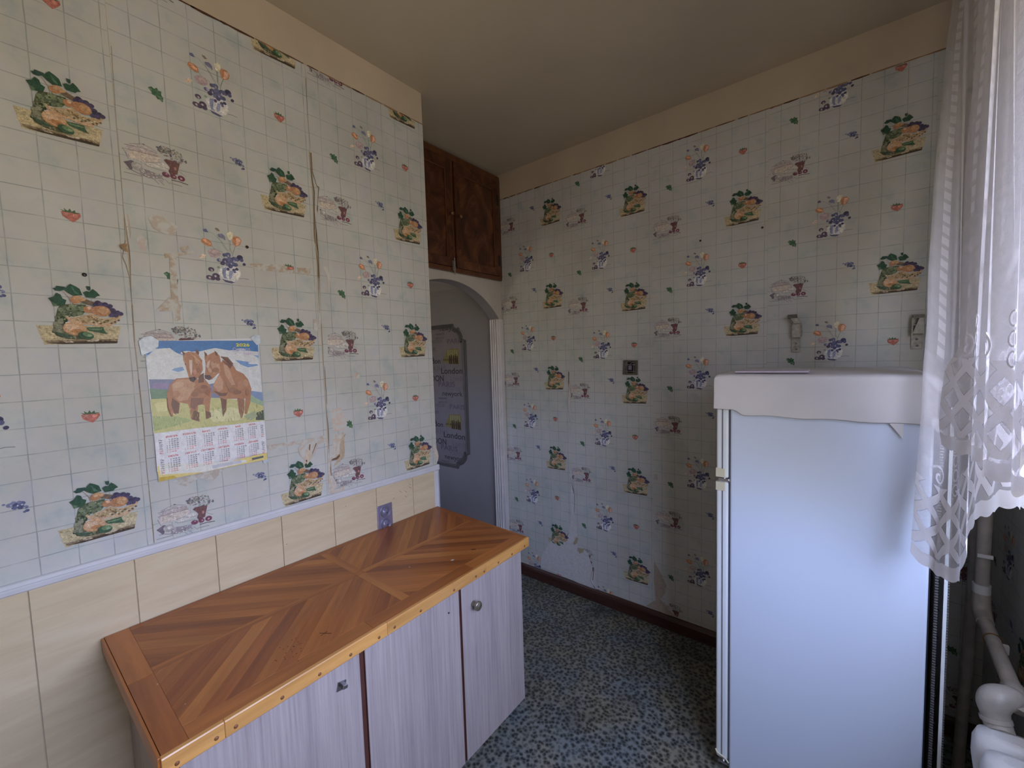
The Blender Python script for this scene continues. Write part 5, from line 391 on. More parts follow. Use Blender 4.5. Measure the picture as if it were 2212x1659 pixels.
MC=[('p',(0.1,0.24,0.52),[(0.1,406.7),(292.4,410.5),(292.3,342),(1.9,349.8)]),('p',(0.3,0.45,0.68),[(1.1,368.1),(292.9,373.2),(292.7,304.4),(1.7,318.3)]),('p',(0.74,0.76,0.76),[(1.6,360.3),(22.4,383.7),(56,386.3),(70.2,372.6),(95.9,358.4),(150.5,337.2),(183.6,315.5),(173.4,274.9),(2.1,294.6)]),('p',(0.74,0.76,0.76),[(124.5,374.8),(168.3,386),(213.1,376.9),(260.6,370.4),(291.5,351.4),(292.7,304.4),(294.4,241.4),(131.8,272.1),(131.4,337.8)]),('p',(0.28,0.44,0.7),[(62.8,326.4),(82.8,329.7),(86.6,319.8),(70.7,315),(55.9,321.2)]),('p',(0.22,0.38,0.66),[(221.6,346.9),(280.6,336.1),(288.4,326.5),(257.5,321.5),(236.5,331.4)]),('p',(0.7,0.72,0.74),[(187.6,377.1),(229,379.8),(291.4,373.2),(290.6,360.7),(212.3,365)]),('e',(0.78,0.8,0.82),[51.7,343.4,10.420503946006747,2.2775871732635924,3]),('e',(0.78,0.8,0.82),[272.4,334.7,13.918059438494206,3.35877791801063,-5]),('e',(0.78,0.8,0.82),[175.5,345.7,16.272484472646926,4.441481998309609,-6]),('e',(0.78,0.8,0.82),[31.7,349.1,11.342657968582614,3.6028758849965135,4]),('e',(0.78,0.8,0.82),[36,359,8.516116468948656,4.674631383726819,-1]),('e',(0.78,0.8,0.82),[117.4,365.5,10.771855129715217,4.642742979547586,3]),('e',(0.78,0.8,0.82),[237.2,365.7,11.854280213708138,3.3086526931845004,-5]),('e',(0.78,0.8,0.82),[94,372.4,13.456102745922772,4.507349815068203,5]),('e',(0.78,0.8,0.82),[115.3,372.8,11.203857785094327,2.700964305707532,2]),('e',(0.78,0.8,0.82),[180.7,343.1,15.063963482449989,2.303554065578741,-7]),('e',(0.78,0.8,0.82),[240.4,379.6,14.489485017355687,4.908301628842693,-1]),('e',(0.78,0.8,0.82),[106.2,356.6,7.0291091753828905,3.8598980579973214,-4]),('e',(0.78,0.8,0.82),[138,349.5,11.000969692775758,4.640724645906855,2]),('e',(0.78,0.8,0.82),[189.4,339.7,15.541724910827647,4.417454453919543,6]),('p',(0.25,0.28,0.42),[(3.3,297.2),(64.9,293.4),(67.1,260.2),(161.1,275.8),(180.5,268.6),(172.8,227.9),(4.4,238.9)]),('p',(0.34,0.28,0.44),[(11.7,286.1),(49.1,283.5),(41.7,267.7),(8.6,270.4)]),('p',(0.2,0.32,0.22),[(2.6,270.8),(62.7,260.6),(64.9,227.3),(4.4,238.9)]),('p',(0.25,0.35,0.55),[(252.5,244.9),(295.4,235),(294.4,197.1),(255.6,207.5)]),('p',(0.38,0.52,0.35),[(257.2,232.1),(273,218.2),(294.8,203.4),(294.2,171.8),(251.7,189.3)]),('p',(0.62,0.6,0.28),[(2.5,240.4),(61.3,238.7),(177.8,227.4),(255.6,207.5),(295.3,187.5),(294.9,136.7),(197.6,138.3),(99.7,141.4),(4,141.5)]),('p',(0.44,0.52,0.24),[(3.3,191.1),(57.6,183.9),(101.4,166.8),(55.8,156.5),(4.4,148.1)]),('p',(0.74,0.72,0.42),[(126.3,189.3),(201.3,195.1),(253.4,173.6),(224.7,149.6),(148.2,154.4)]),('p',(0.74,0.7,0.36),[(9.8,227.7),(39.1,230),(37.3,202.9),(16.2,200.1)]),('p',(0.1,0.13,0.1),[(272.6,168.1),(294.4,174.9),(294.2,140),(268.2,143.6)]),('p',(0.42,0.48,0.3),[(233.5,160.7),(267.4,175),(274.6,155.3),(251.4,142.8)]),('p',(0.48,0.24,0.14),[(175.3,304.2),(179.9,336.2),(185.5,344.9),(201.3,353.3),(213,335.2),(222.1,313.8),(242.5,300.7),(254.9,281.7),(262.5,250.2),(257,207.4),(243.3,165.6),(236.7,169.5),(242.8,221.1),(237,215.6),(237.5,181.7),(227.5,152.3),(220.9,174.6),(218.6,220.4),(190.2,223.2),(186.6,187.8),(175,165.5),(174.1,210),(170.7,234),(154.3,247.2),(155.8,270.3),(169.8,295.7)]),('p',(0.6,0.36,0.24),[(155.8,270.3),(175.1,301.3),(183.8,280.1),(181,256.7),(169,245.9)]),('p',(0.6,0.36,0.24),[(187.4,336),(199.7,329.7),(216.3,266),(205.9,266.7),(190.2,300.5)]),('p',(0.22,0.12,0.09),[(154.6,253),(178.8,242.1),(194.1,243.7),(188.2,232.3),(170.7,234)]),('p',(0.22,0.12,0.09),[(172.8,227.9),(188.7,220.4),(184.1,188.1),(175.2,168.4)]),('p',(0.36,0.18,0.12),[(221.4,223.2),(239.7,215.3),(236.2,181.9),(227.7,155.3),(221.1,177.6)]),('p',(0.22,0.12,0.09),[(181.4,359.6),(201.5,356.3),(215.6,335.1),(206.8,320.5),(193,344.7)]),('p',(0.48,0.24,0.14),[(138.8,360.4),(147.4,363.1),(167.5,374.4),(179.1,362.6),(182.4,336.1),(180.7,309.8),(170.3,304.4),(154.5,287.9),(144.7,285.6),(134.5,294.8),(138,311.8),(140.7,334.6)]),('p',(0.7,0.52,0.4),[(146,343.1),(153.6,348.6),(146.7,317.2),(141.5,328.9)]),('p',(0.6,0.36,0.24),[(155.3,337),(177.4,336.3),(178.2,309.9),(158.1,305.1)]),('p',(0.14,0.1,0.1),[(135,302),(148.2,302.7),(154.9,293.6),(147.1,286),(136.6,290.4)]),('p',(0.22,0.12,0.09),[(139.4,376.1),(146.4,367.4),(146.1,361.7),(140.5,360.4)]),('p',(0.22,0.12,0.09),[(166.5,378.2),(174.6,369.9),(174,359.8),(168.1,364.2)]),('p',(0.48,0.24,0.14),[(40.8,254.2),(48.8,278.1),(65.1,296.1),(96.3,297),(118.9,290.1),(133.3,294.9),(146.1,271),(151.8,247.4),(145.5,224.7),(140.8,190.4),(144.5,172.5),(129.6,165.7),(130,209),(114,216.5),(109.8,188.4),(112.6,159.5),(92.5,170.8),(90.4,207.8),(87.7,217.9),(69.1,224.1),(64.9,194.1),(58,189.4),(49.7,195.9),(51,183.4),(43.7,185.8),(38.1,213.7)]),('p',(0.6,0.36,0.24),[(53,277.8),(69.3,293.1),(98.2,291.3),(107.8,262.5),(87.4,230.6),(67.1,227.1),(55.2,244.8)]),('p',(0.22,0.12,0.09),[(51.6,239.6),(67.8,221.4),(63.6,191.4),(53.8,192.7),(48,218.1)]),('p',(0.3,0.16,0.12),[(96.8,235.2),(129.2,232.1),(125.5,212.4),(111.3,211.1),(103.5,197.8),(92.6,207.5)]),('p',(0.22,0.12,0.09),[(119.6,301.4),(134.3,309.1),(132.4,280.6),(118.1,278.7)]),('p',(0.4,0.18,0.12),[(136.5,271.7),(150.2,259.1),(143.6,233.6),(130.3,249.2)]),('p',(0.22,0.12,0.09),[(101.2,198),(114.4,187.9),(112.6,159.5),(94.8,170.5)]),('p',(0.22,0.12,0.09),[(130.1,191.7),(144,184.2),(143.1,169.7),(130.7,165.6)]),('p',(0.48,0.24,0.14),[(86.4,366.9),(99.2,375),(119.6,372),(132.2,349.2),(132.5,317.8),(124.5,303.9),(111.5,284.9),(102.2,282.6),(96.1,294.3),(92.9,314),(89,339.2),(86.4,350.3)]),('p',(0.72,0.56,0.46),[(99.8,350),(107.8,349.8),(105.4,313.4),(101.2,302.4),(99.3,324.9)]),('p',(0.6,0.36,0.24),[(112.3,366.5),(127.3,346.4),(126.7,337.9),(114.1,358)]),('p',(0.12,0.09,0.09),[(95.2,297.1),(110.2,299.1),(114.4,293.2),(106.7,281.8),(97.9,287.1)]),('p',(0.22,0.12,0.09),[(82.7,379.3),(92.2,371),(87.3,364.1)]),('p',(0.22,0.12,0.09),[(121.6,383.8),(126.6,371.9),(124.9,363.5),(117.4,373.5)]),('l',(0.7,0.66,0.32),[0.5691474231108391,(39.6,157.7),(41.8,164.4)]),('l',(0.7,0.66,0.32),[1.2655594690200935,(11.2,184.8),(8.9,191.4)]),('l',(0.7,0.66,0.32),[1.2300310671464159,(163.6,136),(161.2,142.1)]),('l',(0.5,0.54,0.22),[0.8648407385621097,(259.5,145.3),(261,157.3)]),('l',(0.78,0.74,0.5),[0.8999560682250844,(273.5,174.6),(271.2,185.5)]),('l',(0.3,0.38,0.14),[0.7620555810107384,(39.7,197),(39.3,209.1)]),('l',(0.78,0.74,0.5),[0.5972830404341771,(169.1,135.2),(170,143.3)]),('l',(0.5,0.54,0.22),[0.6420513407503115,(164.9,145.5),(169.5,153)]),('l',(0.78,0.74,0.5),[1.2489214388460403,(112.9,169),(113.9,174.4)]),('l',(0.78,0.74,0.5),[0.522326231089226,(67.9,151.1),(66.7,157.4)]),('l',(0.5,0.54,0.22),[0.8281769695771858,(15.5,171.7),(12.8,180.8)]),('l',(0.78,0.74,0.5),[1.0133424733483385,(68.4,158.3),(68.9,166.7)]),('l',(0.36,0.42,0.22),[1.0165915286740996,(121.8,142.4),(119.8,147.5)]),('l',(0.3,0.38,0.14),[1.2556651697250598,(160.9,160.5),(157.8,170.6)]),('l',(0.5,0.54,0.22),[1.189972129838092,(9.1,164.2),(12.8,171.2)]),('l',(0.7,0.66,0.32),[0.8035603661691293,(182.9,135.7),(180.2,146)]),('l',(0.78,0.74,0.5),[1.2572446578902425,(20.3,180.5),(23.6,189.7)]),('l',(0.36,0.42,0.22),[0.7548891463454136,(1.4,151.6),(5.2,162.1)]),('l',(0.3,0.38,0.14),[0.7498271974746012,(142.8,180.9),(139.8,192.6)]),('l',(0.78,0.74,0.5),[1.129022886618619,(263,177),(261.1,184.6)]),('l',(0.3,0.38,0.14),[1.0183673386714092,(7.1,163.9),(7.6,170.5)]),('l',(0.7,0.66,0.32),[1.1294755721981797,(220,183.1),(218,188.9)]),('l',(0.78,0.74,0.5),[1.2378804820187206,(269.7,181.2),(267,190.9)]),('l',(0.7,0.66,0.32),[0.7677792619814181,(51,168.5),(48.7,173)]),('l',(0.36,0.42,0.22),[1.2223547954301133,(4.3,168.3),(5.2,175.5)]),('l',(0.78,0.74,0.5),[0.7534463205512361,(63.4,149.5),(61.9,158)]),('l',(0.3,0.38,0.14),[0.8826861658318819,(147.4,170.3),(150.8,178.7)]),('l',(0.5,0.54,0.22),[0.7385848233853094,(4,200),(3.9,211.9)]),('l',(0.7,0.66,0.32),[0.840462420096354,(91.4,177.4),(95.7,189.5)]),('l',(0.36,0.42,0.22),[1.062385738480009,(168,183.6),(165,190.6)]),('l',(0.7,0.66,0.32),[0.9093113266844106,(110.8,159),(109.5,164.2)]),('l',(0.78,0.74,0.5),[0.9141514360283747,(28.7,200),(26.9,212)]),('l',(0.36,0.42,0.22),[1.2485325859483494,(263.6,132),(259.9,144.4)]),('l',(0.78,0.74,0.5),[0.8429290852129423,(42.7,182.7),(44.4,193)]),('l',(0.7,0.66,0.32),[0.9170442066563436,(67.5,161.6),(67.5,170.2)]),('l',(0.7,0.66,0.32),[1.2852700437549096,(271.2,123.7),(267.9,129.2)]),('l',(0.3,0.38,0.14),[0.7750062079543034,(207.9,153.3),(206.9,164)]),('l',(0.36,0.42,0.22),[0.9670584535800898,(239.4,153.6),(236.8,165.1)]),('l',(0.3,0.38,0.14),[1.076240911466078,(243.5,146.3),(247.5,153.5)]),('l',(0.5,0.54,0.22),[1.1306470319455304,(129,152.3),(131.6,156.7)]),('l',(0.5,0.54,0.22),[1.0427438634128776,(178.7,185.7),(180.7,191.5)]),('l',(0.78,0.74,0.5),[0.605668244033207,(46.3,165.6),(46.3,170.4)]),('l',(0.5,0.54,0.22),[0.585139730837082,(206.9,169.3),(204.6,178.9)]),('l',(0.36,0.42,0.22),[0.819084155542608,(30.1,173),(28.4,183.9)]),('l',(0.36,0.42,0.22),[0.7990468940230699,(181.4,155.3),(183.8,163.8)]),('l',(0.36,0.42,0.22),[0.588003019865901,(95.5,181.5),(96.3,191.9)]),('l',(0.7,0.66,0.32),[0.6240090295242015,(38.3,175.4),(36.5,186)]),('l',(0.7,0.66,0.32),[1.2649143735242687,(61.7,155.7),(58.4,166.3)]),('l',(0.7,0.66,0.32),[0.9842762290047262,(205.7,181.3),(207,186)]),('l',(0.78,0.74,0.5),[1.141466399359128,(258.1,132),(255.9,137.8)]),('l',(0.7,0.66,0.32),[0.6287217102810021,(112.5,174.1),(115.9,178)]),('l',(0.36,0.42,0.22),[0.9100986759040592,(20.8,179.7),(18.8,189.2)]),('l',(0.5,0.54,0.22),[0.6368445773061688,(144.3,144.6),(145,151)]),('l',(0.3,0.38,0.14),[1.186993693331688,(123.4,189.2),(123.5,196.2)]),('l',(0.36,0.42,0.22),[1.1213729695366923,(219.5,146.4),(221.5,152.2)]),('l',(0.5,0.54,0.22),[0.9072824717467793,(115.1,187.3),(115.6,200.1)]),('l',(0.7,0.66,0.32),[0.8696402956761387,(259.4,180),(260.6,188.1)]),('l',(0.3,0.38,0.14),[0.6314387839219254,(243.9,133.7),(242.8,142)]),('l',(0.7,0.66,0.32),[0.5753963708426717,(232.4,178.4),(230.5,191.6)]),('l',(0.36,0.42,0.22),[0.7164823046571627,(51.7,153),(49.4,164.2)]),('l',(0.5,0.54,0.22),[1.0611434459976117,(63.9,162.1),(67.5,167.8)]),('l',(0.78,0.74,0.5),[1.2797899998795064,(50.7,182.1),(52.5,191.5)]),('l',(0.7,0.66,0.32),[1.2691321158500033,(265.3,128.6),(262.5,140.6)]),('l',(0.5,0.54,0.22),[0.8002185509142059,(103.6,168),(105.1,177.6)]),('l',(0.36,0.42,0.22),[0.5986241396357916,(283.8,147.7),(282.6,160.9)]),('l',(0.36,0.42,0.22),[1.2708785473329653,(200.3,146.3),(196.5,159)]),('l',(0.3,0.38,0.14),[1.0366413808750878,(96.1,173.9),(97.9,179.3)]),('l',(0.78,0.74,0.5),[0.582469861867207,(148.5,189.7),(147.6,201.3)]),('l',(0.36,0.42,0.22),[0.669306410045894,(128.5,138.2),(132.9,147.1)]),('l',(0.7,0.66,0.32),[0.627308588681821,(215.4,174.3),(218.5,180.1)]),('l',(0.3,0.38,0.14),[1.0379604800847928,(162.1,188.2),(165.7,199.4)]),('l',(0.7,0.66,0.32),[1.2705408704610743,(151.6,160.6),(151.5,170.9)]),('l',(0.5,0.54,0.22),[0.6001778144738044,(220.3,129.6),(216.7,139.1)]),('l',(0.78,0.74,0.5),[0.5445553828068708,(269,127.3),(272,138.7)]),('l',(0.7,0.66,0.32),[1.2450844006245139,(20.7,146.4),(24.3,155.9)]),('l',(0.78,0.74,0.5),[0.9862559169999822,(125.2,143),(124,148.7)]),('l',(0.36,0.42,0.22),[1.2402408744654139,(67.5,194.2),(71.6,204.5)]),('l',(0.36,0.42,0.22),[0.7931597676490623,(234.8,171.6),(234.6,184.8)]),('l',(0.78,0.74,0.5),[0.8716555133460071,(233.5,137.1),(238.3,150)]),('l',(0.5,0.54,0.22),[1.0455100932240309,(107.6,142.9),(107.9,150.5)]),('l',(0.5,0.54,0.22),[0.6521960934530681,(226.6,185.3),(224.2,191.8)]),('l',(0.78,0.74,0.5),[0.9770554828357165,(92.8,197.1),(90.9,204.4)]),('l',(0.5,0.54,0.22),[0.8501588933871804,(261.1,165.1),(264.6,172.6)]),('l',(0.3,0.38,0.14),[1.2011305159067263,(51.1,155.4),(54.2,159.7)]),('l',(0.78,0.74,0.5),[1.0774508283449933,(182.3,169.4),(181.1,177.7)]),('l',(0.3,0.38,0.14),[0.7307806390349337,(32,152.6),(32.7,162.2)]),('l',(0.36,0.42,0.22),[1.0373108324527318,(227.7,160.8),(226.3,171.8)]),('l',(0.7,0.66,0.32),[1.0964590137408328,(251.9,167.8),(249,177.7)]),('l',(0.5,0.54,0.22),[1.1075134599593608,(267.1,170.5),(267.1,181.6)]),('l',(0.3,0.38,0.14),[0.8165221162624237,(128.8,146.2),(125.8,158.6)]),('l',(0.36,0.42,0.22),[1.0486836031620541,(174.2,175.9),(171.1,189.3)]),('l',(0.36,0.42,0.22),[1.1332035099973898,(189.2,148),(190.3,158.4)]),('l',(0.5,0.54,0.22),[0.7362177472695159,(20,149.9),(23.7,157.2)]),('l',(0.7,0.66,0.32),[0.88060948103429,(202.5,166.2),(207.7,173.7)]),('l',(0.5,0.54,0.22),[0.8860277440615044,(115.1,155.3),(116.6,167.3)]),('l',(0.7,0.66,0.32),[1.259534891289098,(263.7,186.9),(265.2,192.7)]),('l',(0.36,0.42,0.22),[0.8085621406743091,(152.3,190.3),(149.1,198.2)]),('l',(0.7,0.66,0.32),[0.681432437711801,(44.1,189.7),(47.6,195.4)]),('l',(0.78,0.74,0.5),[0.7310521122680376,(171.5,184.8),(169.6,197.7)]),('l',(0.3,0.38,0.14),[0.8843250012881727,(239.3,180.8),(237.9,194.5)]),('l',(0.78,0.74,0.5),[1.2500627635659236,(219.8,135.3),(215.8,143.2)]),('l',(0.3,0.38,0.14),[0.8355871217986179,(191.6,147.4),(188.2,159)]),('l',(0.78,0.74,0.5),[0.6103543988612194,(90.7,171.8),(92.7,181.2)]),('l',(0.36,0.42,0.22),[0.919084901951711,(95.6,150.3),(95.4,156.9)]),('l',(0.3,0.38,0.14),[0.5732495885312503,(19.8,199.1),(22.8,203.3)]),('l',(0.5,0.54,0.22),[0.6206110162281457,(33.7,173.5),(38,184.8)]),('l',(0.7,0.66,0.32),[1.054263765088032,(279.5,160.4),(277.3,174.6)]),('l',(0.78,0.74,0.5),[0.6574636892983483,(177.2,147.4),(179.3,160.4)]),('l',(0.7,0.66,0.32),[0.8245146721172089,(73.3,195.2),(72.3,201.3)]),('l',(0.7,0.66,0.32),[1.045678048310175,(80.3,196.5),(81.9,205.6)]),('l',(0.36,0.42,0.22),[1.203401073609202,(137.1,163.8),(138.5,174.7)]),('l',(0.36,0.42,0.22),[1.0543930682924263,(206.1,170.9),(204.5,183.5)]),('l',(0.5,0.54,0.22),[1.203976079677819,(150,185.2),(151.5,196.8)]),('l',(0.78,0.74,0.5),[0.8184129846641319,(241.1,135.2),(240.4,146.5)]),('l',(0.3,0.38,0.14),[0.7123813580803273,(55.1,178.2),(52.6,186.5)]),('l',(0.36,0.42,0.22),[0.5000186330393597,(166.4,151.3),(164.3,158.6)]),('l',(0.3,0.38,0.14),[1.178933572234631,(223.3,151.3),(224.1,163.3)]),('l',(0.3,0.38,0.14),[0.5403333056141351,(55.7,158.6),(59.5,163.4)]),('l',(0.3,0.38,0.14),[0.698474086564257,(272.3,138),(277.7,142.1)]),('l',(0.5,0.54,0.22),[0.6763102267117245,(108.7,177.2),(109.1,185.1)]),('l',(0.3,0.38,0.14),[1.250423755307077,(51.7,170.7),(53.4,178)]),('l',(0.36,0.42,0.22),[0.7727614194030012,(191.3,171.6),(191.8,180.5)]),('l',(0.78,0.74,0.5),[0.7309252239218658,(44.7,170.7),(45.2,176.5)]),('l',(0.3,0.38,0.14),[0.8074358077118392,(182.5,180.6),(186.8,190)]),('l',(0.3,0.38,0.14),[1.073894980289603,(97.9,190.4),(102.1,197.5)]),('l',(0.5,0.54,0.22),[0.8392722136938533,(75.6,194),(77.9,205.7)]),('l',(0.5,0.54,0.22),[0.8530959029149681,(11.2,146.6),(11.6,157.2)]),('l',(0.3,0.38,0.14),[0.8256704553169252,(227.6,165.1),(224,177.4)]),('l',(0.7,0.66,0.32),[0.6459131801177739,(245.9,172.3),(246.4,185)]),('l',(0.5,0.54,0.22),[1.2889601843490155,(66.3,153.4),(67.3,160.4)]),('l',(0.36,0.42,0.22),[0.6839501606940991,(158,163),(156.5,170.1)]),('l',(0.5,0.54,0.22),[1.1092793969042598,(280,165.3),(284.8,172.9)]),('l',(0.36,0.42,0.22),[0.5311871944635229,(121,139.1),(119.3,145.7)]),('l',(0.3,0.38,0.14),[1.1618487678435505,(98,177.8),(99.9,185.6)]),('l',(0.5,0.54,0.22),[0.6821628574910527,(111.7,167.4),(116.3,176.5)]),('l',(0.3,0.38,0.14),[1.125079547487757,(13.5,162.9),(14.2,168.2)]),('l',(0.3,0.38,0.14),[0.7463859441815865,(174.8,182.2),(175.5,189.5)]),('l',(0.5,0.54,0.22),[0.9396759871833483,(274.6,183.5),(276.3,195.9)]),('l',(0.5,0.54,0.22),[0.9693887430162913,(77.5,151.2),(81.1,160)]),('l',(0.3,0.38,0.14),[0.9497383840672713,(241.6,166.6),(240.4,177.7)]),('l',(0.36,0.42,0.22),[0.5450657819738772,(238.7,146.2),(243.9,151.2)]),('l',(0.78,0.74,0.5),[1.1765620174758546,(287.8,164),(285.4,173.8)]),('l',(0.7,0.66,0.32),[1.2414551739969064,(259,124.7),(261.9,135.4)]),('l',(0.36,0.42,0.22),[0.5249609498190554,(65,150.6),(63,161)]),('l',(0.36,0.42,0.22),[0.9590034717319611,(274.1,187),(275.5,199.9)]),('l',(0.78,0.74,0.5),[0.8705389965454304,(248.1,143.1),(253.7,153.6)]),('l',(0.7,0.66,0.32),[1.1138217963115595,(46.1,144.4),(47.8,151.6)]),('l',(0.78,0.74,0.5),[0.9680456713116665,(60.4,189.1),(57.8,193.5)]),('l',(0.78,0.74,0.5),[0.7704680640673442,(197.5,180.6),(197.7,188.6)]),('l',(0.78,0.74,0.5),[0.8506983166289726,(53.2,163.3),(56.8,174)]),('e',(0.66,0.44,0.3),[68.2,276.7,14,9,10]),('e',(0.6,0.38,0.24),[80.3,259.1,12,10,0]),('e',(0.52,0.28,0.17),[62,249.6,9,10,0]),('e',(0.56,0.34,0.22),[99.4,274.4,10,8,20]),('e',(0.4,0.2,0.12),[121.3,255.7,16,9,0]),('e',(0.3,0.14,0.09),[131.4,266.4,8,6,0]),('e',(0.36,0.18,0.11),[106.6,245.6,9,8,0]),('e',(0.36,0.16,0.1),[139.8,248.4,6,9,0]),('e',(0.38,0.2,0.13),[209.9,248.4,15,9,-20]),('e',(0.5,0.27,0.17),[232.1,264.8,12,14,0]),('e',(0.56,0.32,0.2),[245.9,270,8,12,0]),('e',(0.3,0.16,0.11),[220,241.5,12,7,0]),('e',(0.4,0.21,0.14),[249.4,239,5,12,0]),('e',(0.44,0.24,0.15),[195.7,267.5,5,14,20]),('e',(0.6,0.34,0.2),[118,346.7,5,14,10]),('e',(0.36,0.18,0.11),[120.7,318.3,5,8,0]),('e',(0.58,0.3,0.22),[111.1,313.1,5,9,0]),('e',(0.4,0.2,0.12),[166.2,316.3,9,8,0]),('e',(0.58,0.34,0.22),[160.2,336.9,8,7,0]),('e',(0.62,0.38,0.26),[149.1,317.1,5,9,20]),('l',(0.64,0.38,0.22),[1.6,(91.8,365.4),(86.5,353.1),(88,342)]),('l',(0.64,0.38,0.22),[1.6,(101.2,370.8),(107.6,363.8),(122.6,346.6),(131.2,334.9)]),('l',(0.64,0.38,0.22),[1.6,(105.6,368),(118.3,352.3),(129.1,337.9)]),('l',(0.64,0.38,0.22),[1.6,(112.6,370.7),(125.7,357.8),(133.2,346.3)]),('l',(0.64,0.38,0.22),[1.6,(142,354.6),(140.3,346.1),(145.2,348.8)]),('l',(0.64,0.38,0.22),[1.6,(152.4,365.9),(144.4,354.6),(146.2,345.9)]),('l',(0.26,0.12,0.08),[2.4,(183.7,356.6),(200.7,344.5),(212.6,329.2)]),('l',(0.26,0.12,0.08),[2.4,(185.7,347.8),(197.4,332.7),(206.8,320.5)]),('l',(0.26,0.12,0.08),[2.4,(39.9,240.8),(40.2,213.5),(45.8,185.5)]),('e',(0.06,0.04,0.04),[90,337.7,1.6,1.3,0]),('e',(0.06,0.04,0.04),[118.5,336.8,1.6,1.3,0]),('e',(0.06,0.04,0.04),[162.9,341.1,1.6,1.3,0]),('e',(0.05,0.03,0.03),[99.5,294.1,1.6,1.2,0]),('e',(0.05,0.03,0.03),[109.7,292,1.6,1.2,0]),('e',(0.05,0.03,0.03),[141.8,297.3,1.6,1.2,0]),('p',(0.8,0.8,0.84),[(4,141.5),(99.7,141.4),(197.6,138.3),(295,138.3),(295.2,27.7),(2.6,29.7)]),('p',(0.8,0.66,0.25),[(3.7,45.7),(92.1,25.6),(189.9,21.5),(294.6,27.8),(293.7,3.8),(138.2,3.2),(5.2,0.5)]),('p',(0.8,0.79,0.74),[(6.3,53.3),(115.9,31.8),(229.5,16),(231.7,7.8),(114,3.1),(10.3,19.7)]),('p',(0.62,0.45,0.08),[(6.1,12.5),(41.6,9.3),(45.4,1.3),(5.9,0.3)]),('p',(0.62,0.62,0.68),[(134.4,18.9),(216.2,18.9),(218.2,9.2),(136.1,8.2)]),('p',(0.15,0.15,0.15),[(247.5,18.4),(283,18.9),(283.2,12.5),(248.4,10.4)])]
SL=[(4.2, (0.2, 0.12, 0.07), [(-1.444, 2.299), (-1.443, 2.23), (-1.429, 2.182), (-1.422, 2.181), (-1.431, 2.111), (-1.438, 2.04), (-1.445, 1.975), (-1.435, 1.914), (-1.429, 1.889), (-1.438, 1.81), (-1.441, 1.694), (-1.441, 1.497), (-1.441, 1.316), (-1.438, 1.24)]), (1.3, (0.3, 0.24, 0.18), [(-1.446, 2.56), (-1.448, 2.429), (-1.445, 2.316)]), (1.8, (0.32, 0.25, 0.18), [(-1.978, 1.939), (-1.98, 1.876), (-1.989, 1.83), (-1.983, 1.81), (-1.978, 1.776), (-1.978, 1.7), (-1.98, 1.597), (-1.978, 1.493), (-1.976, 1.361), (-1.978, 1.241), (-1.977, 1.173), (-1.976, 1.078), (-1.976, 1.02)]), (1.0, (0.4, 0.36, 0.3), [(-1.973, 2.389), (-1.976, 2.221), (-1.976, 2.112), (-1.978, 1.939)])]
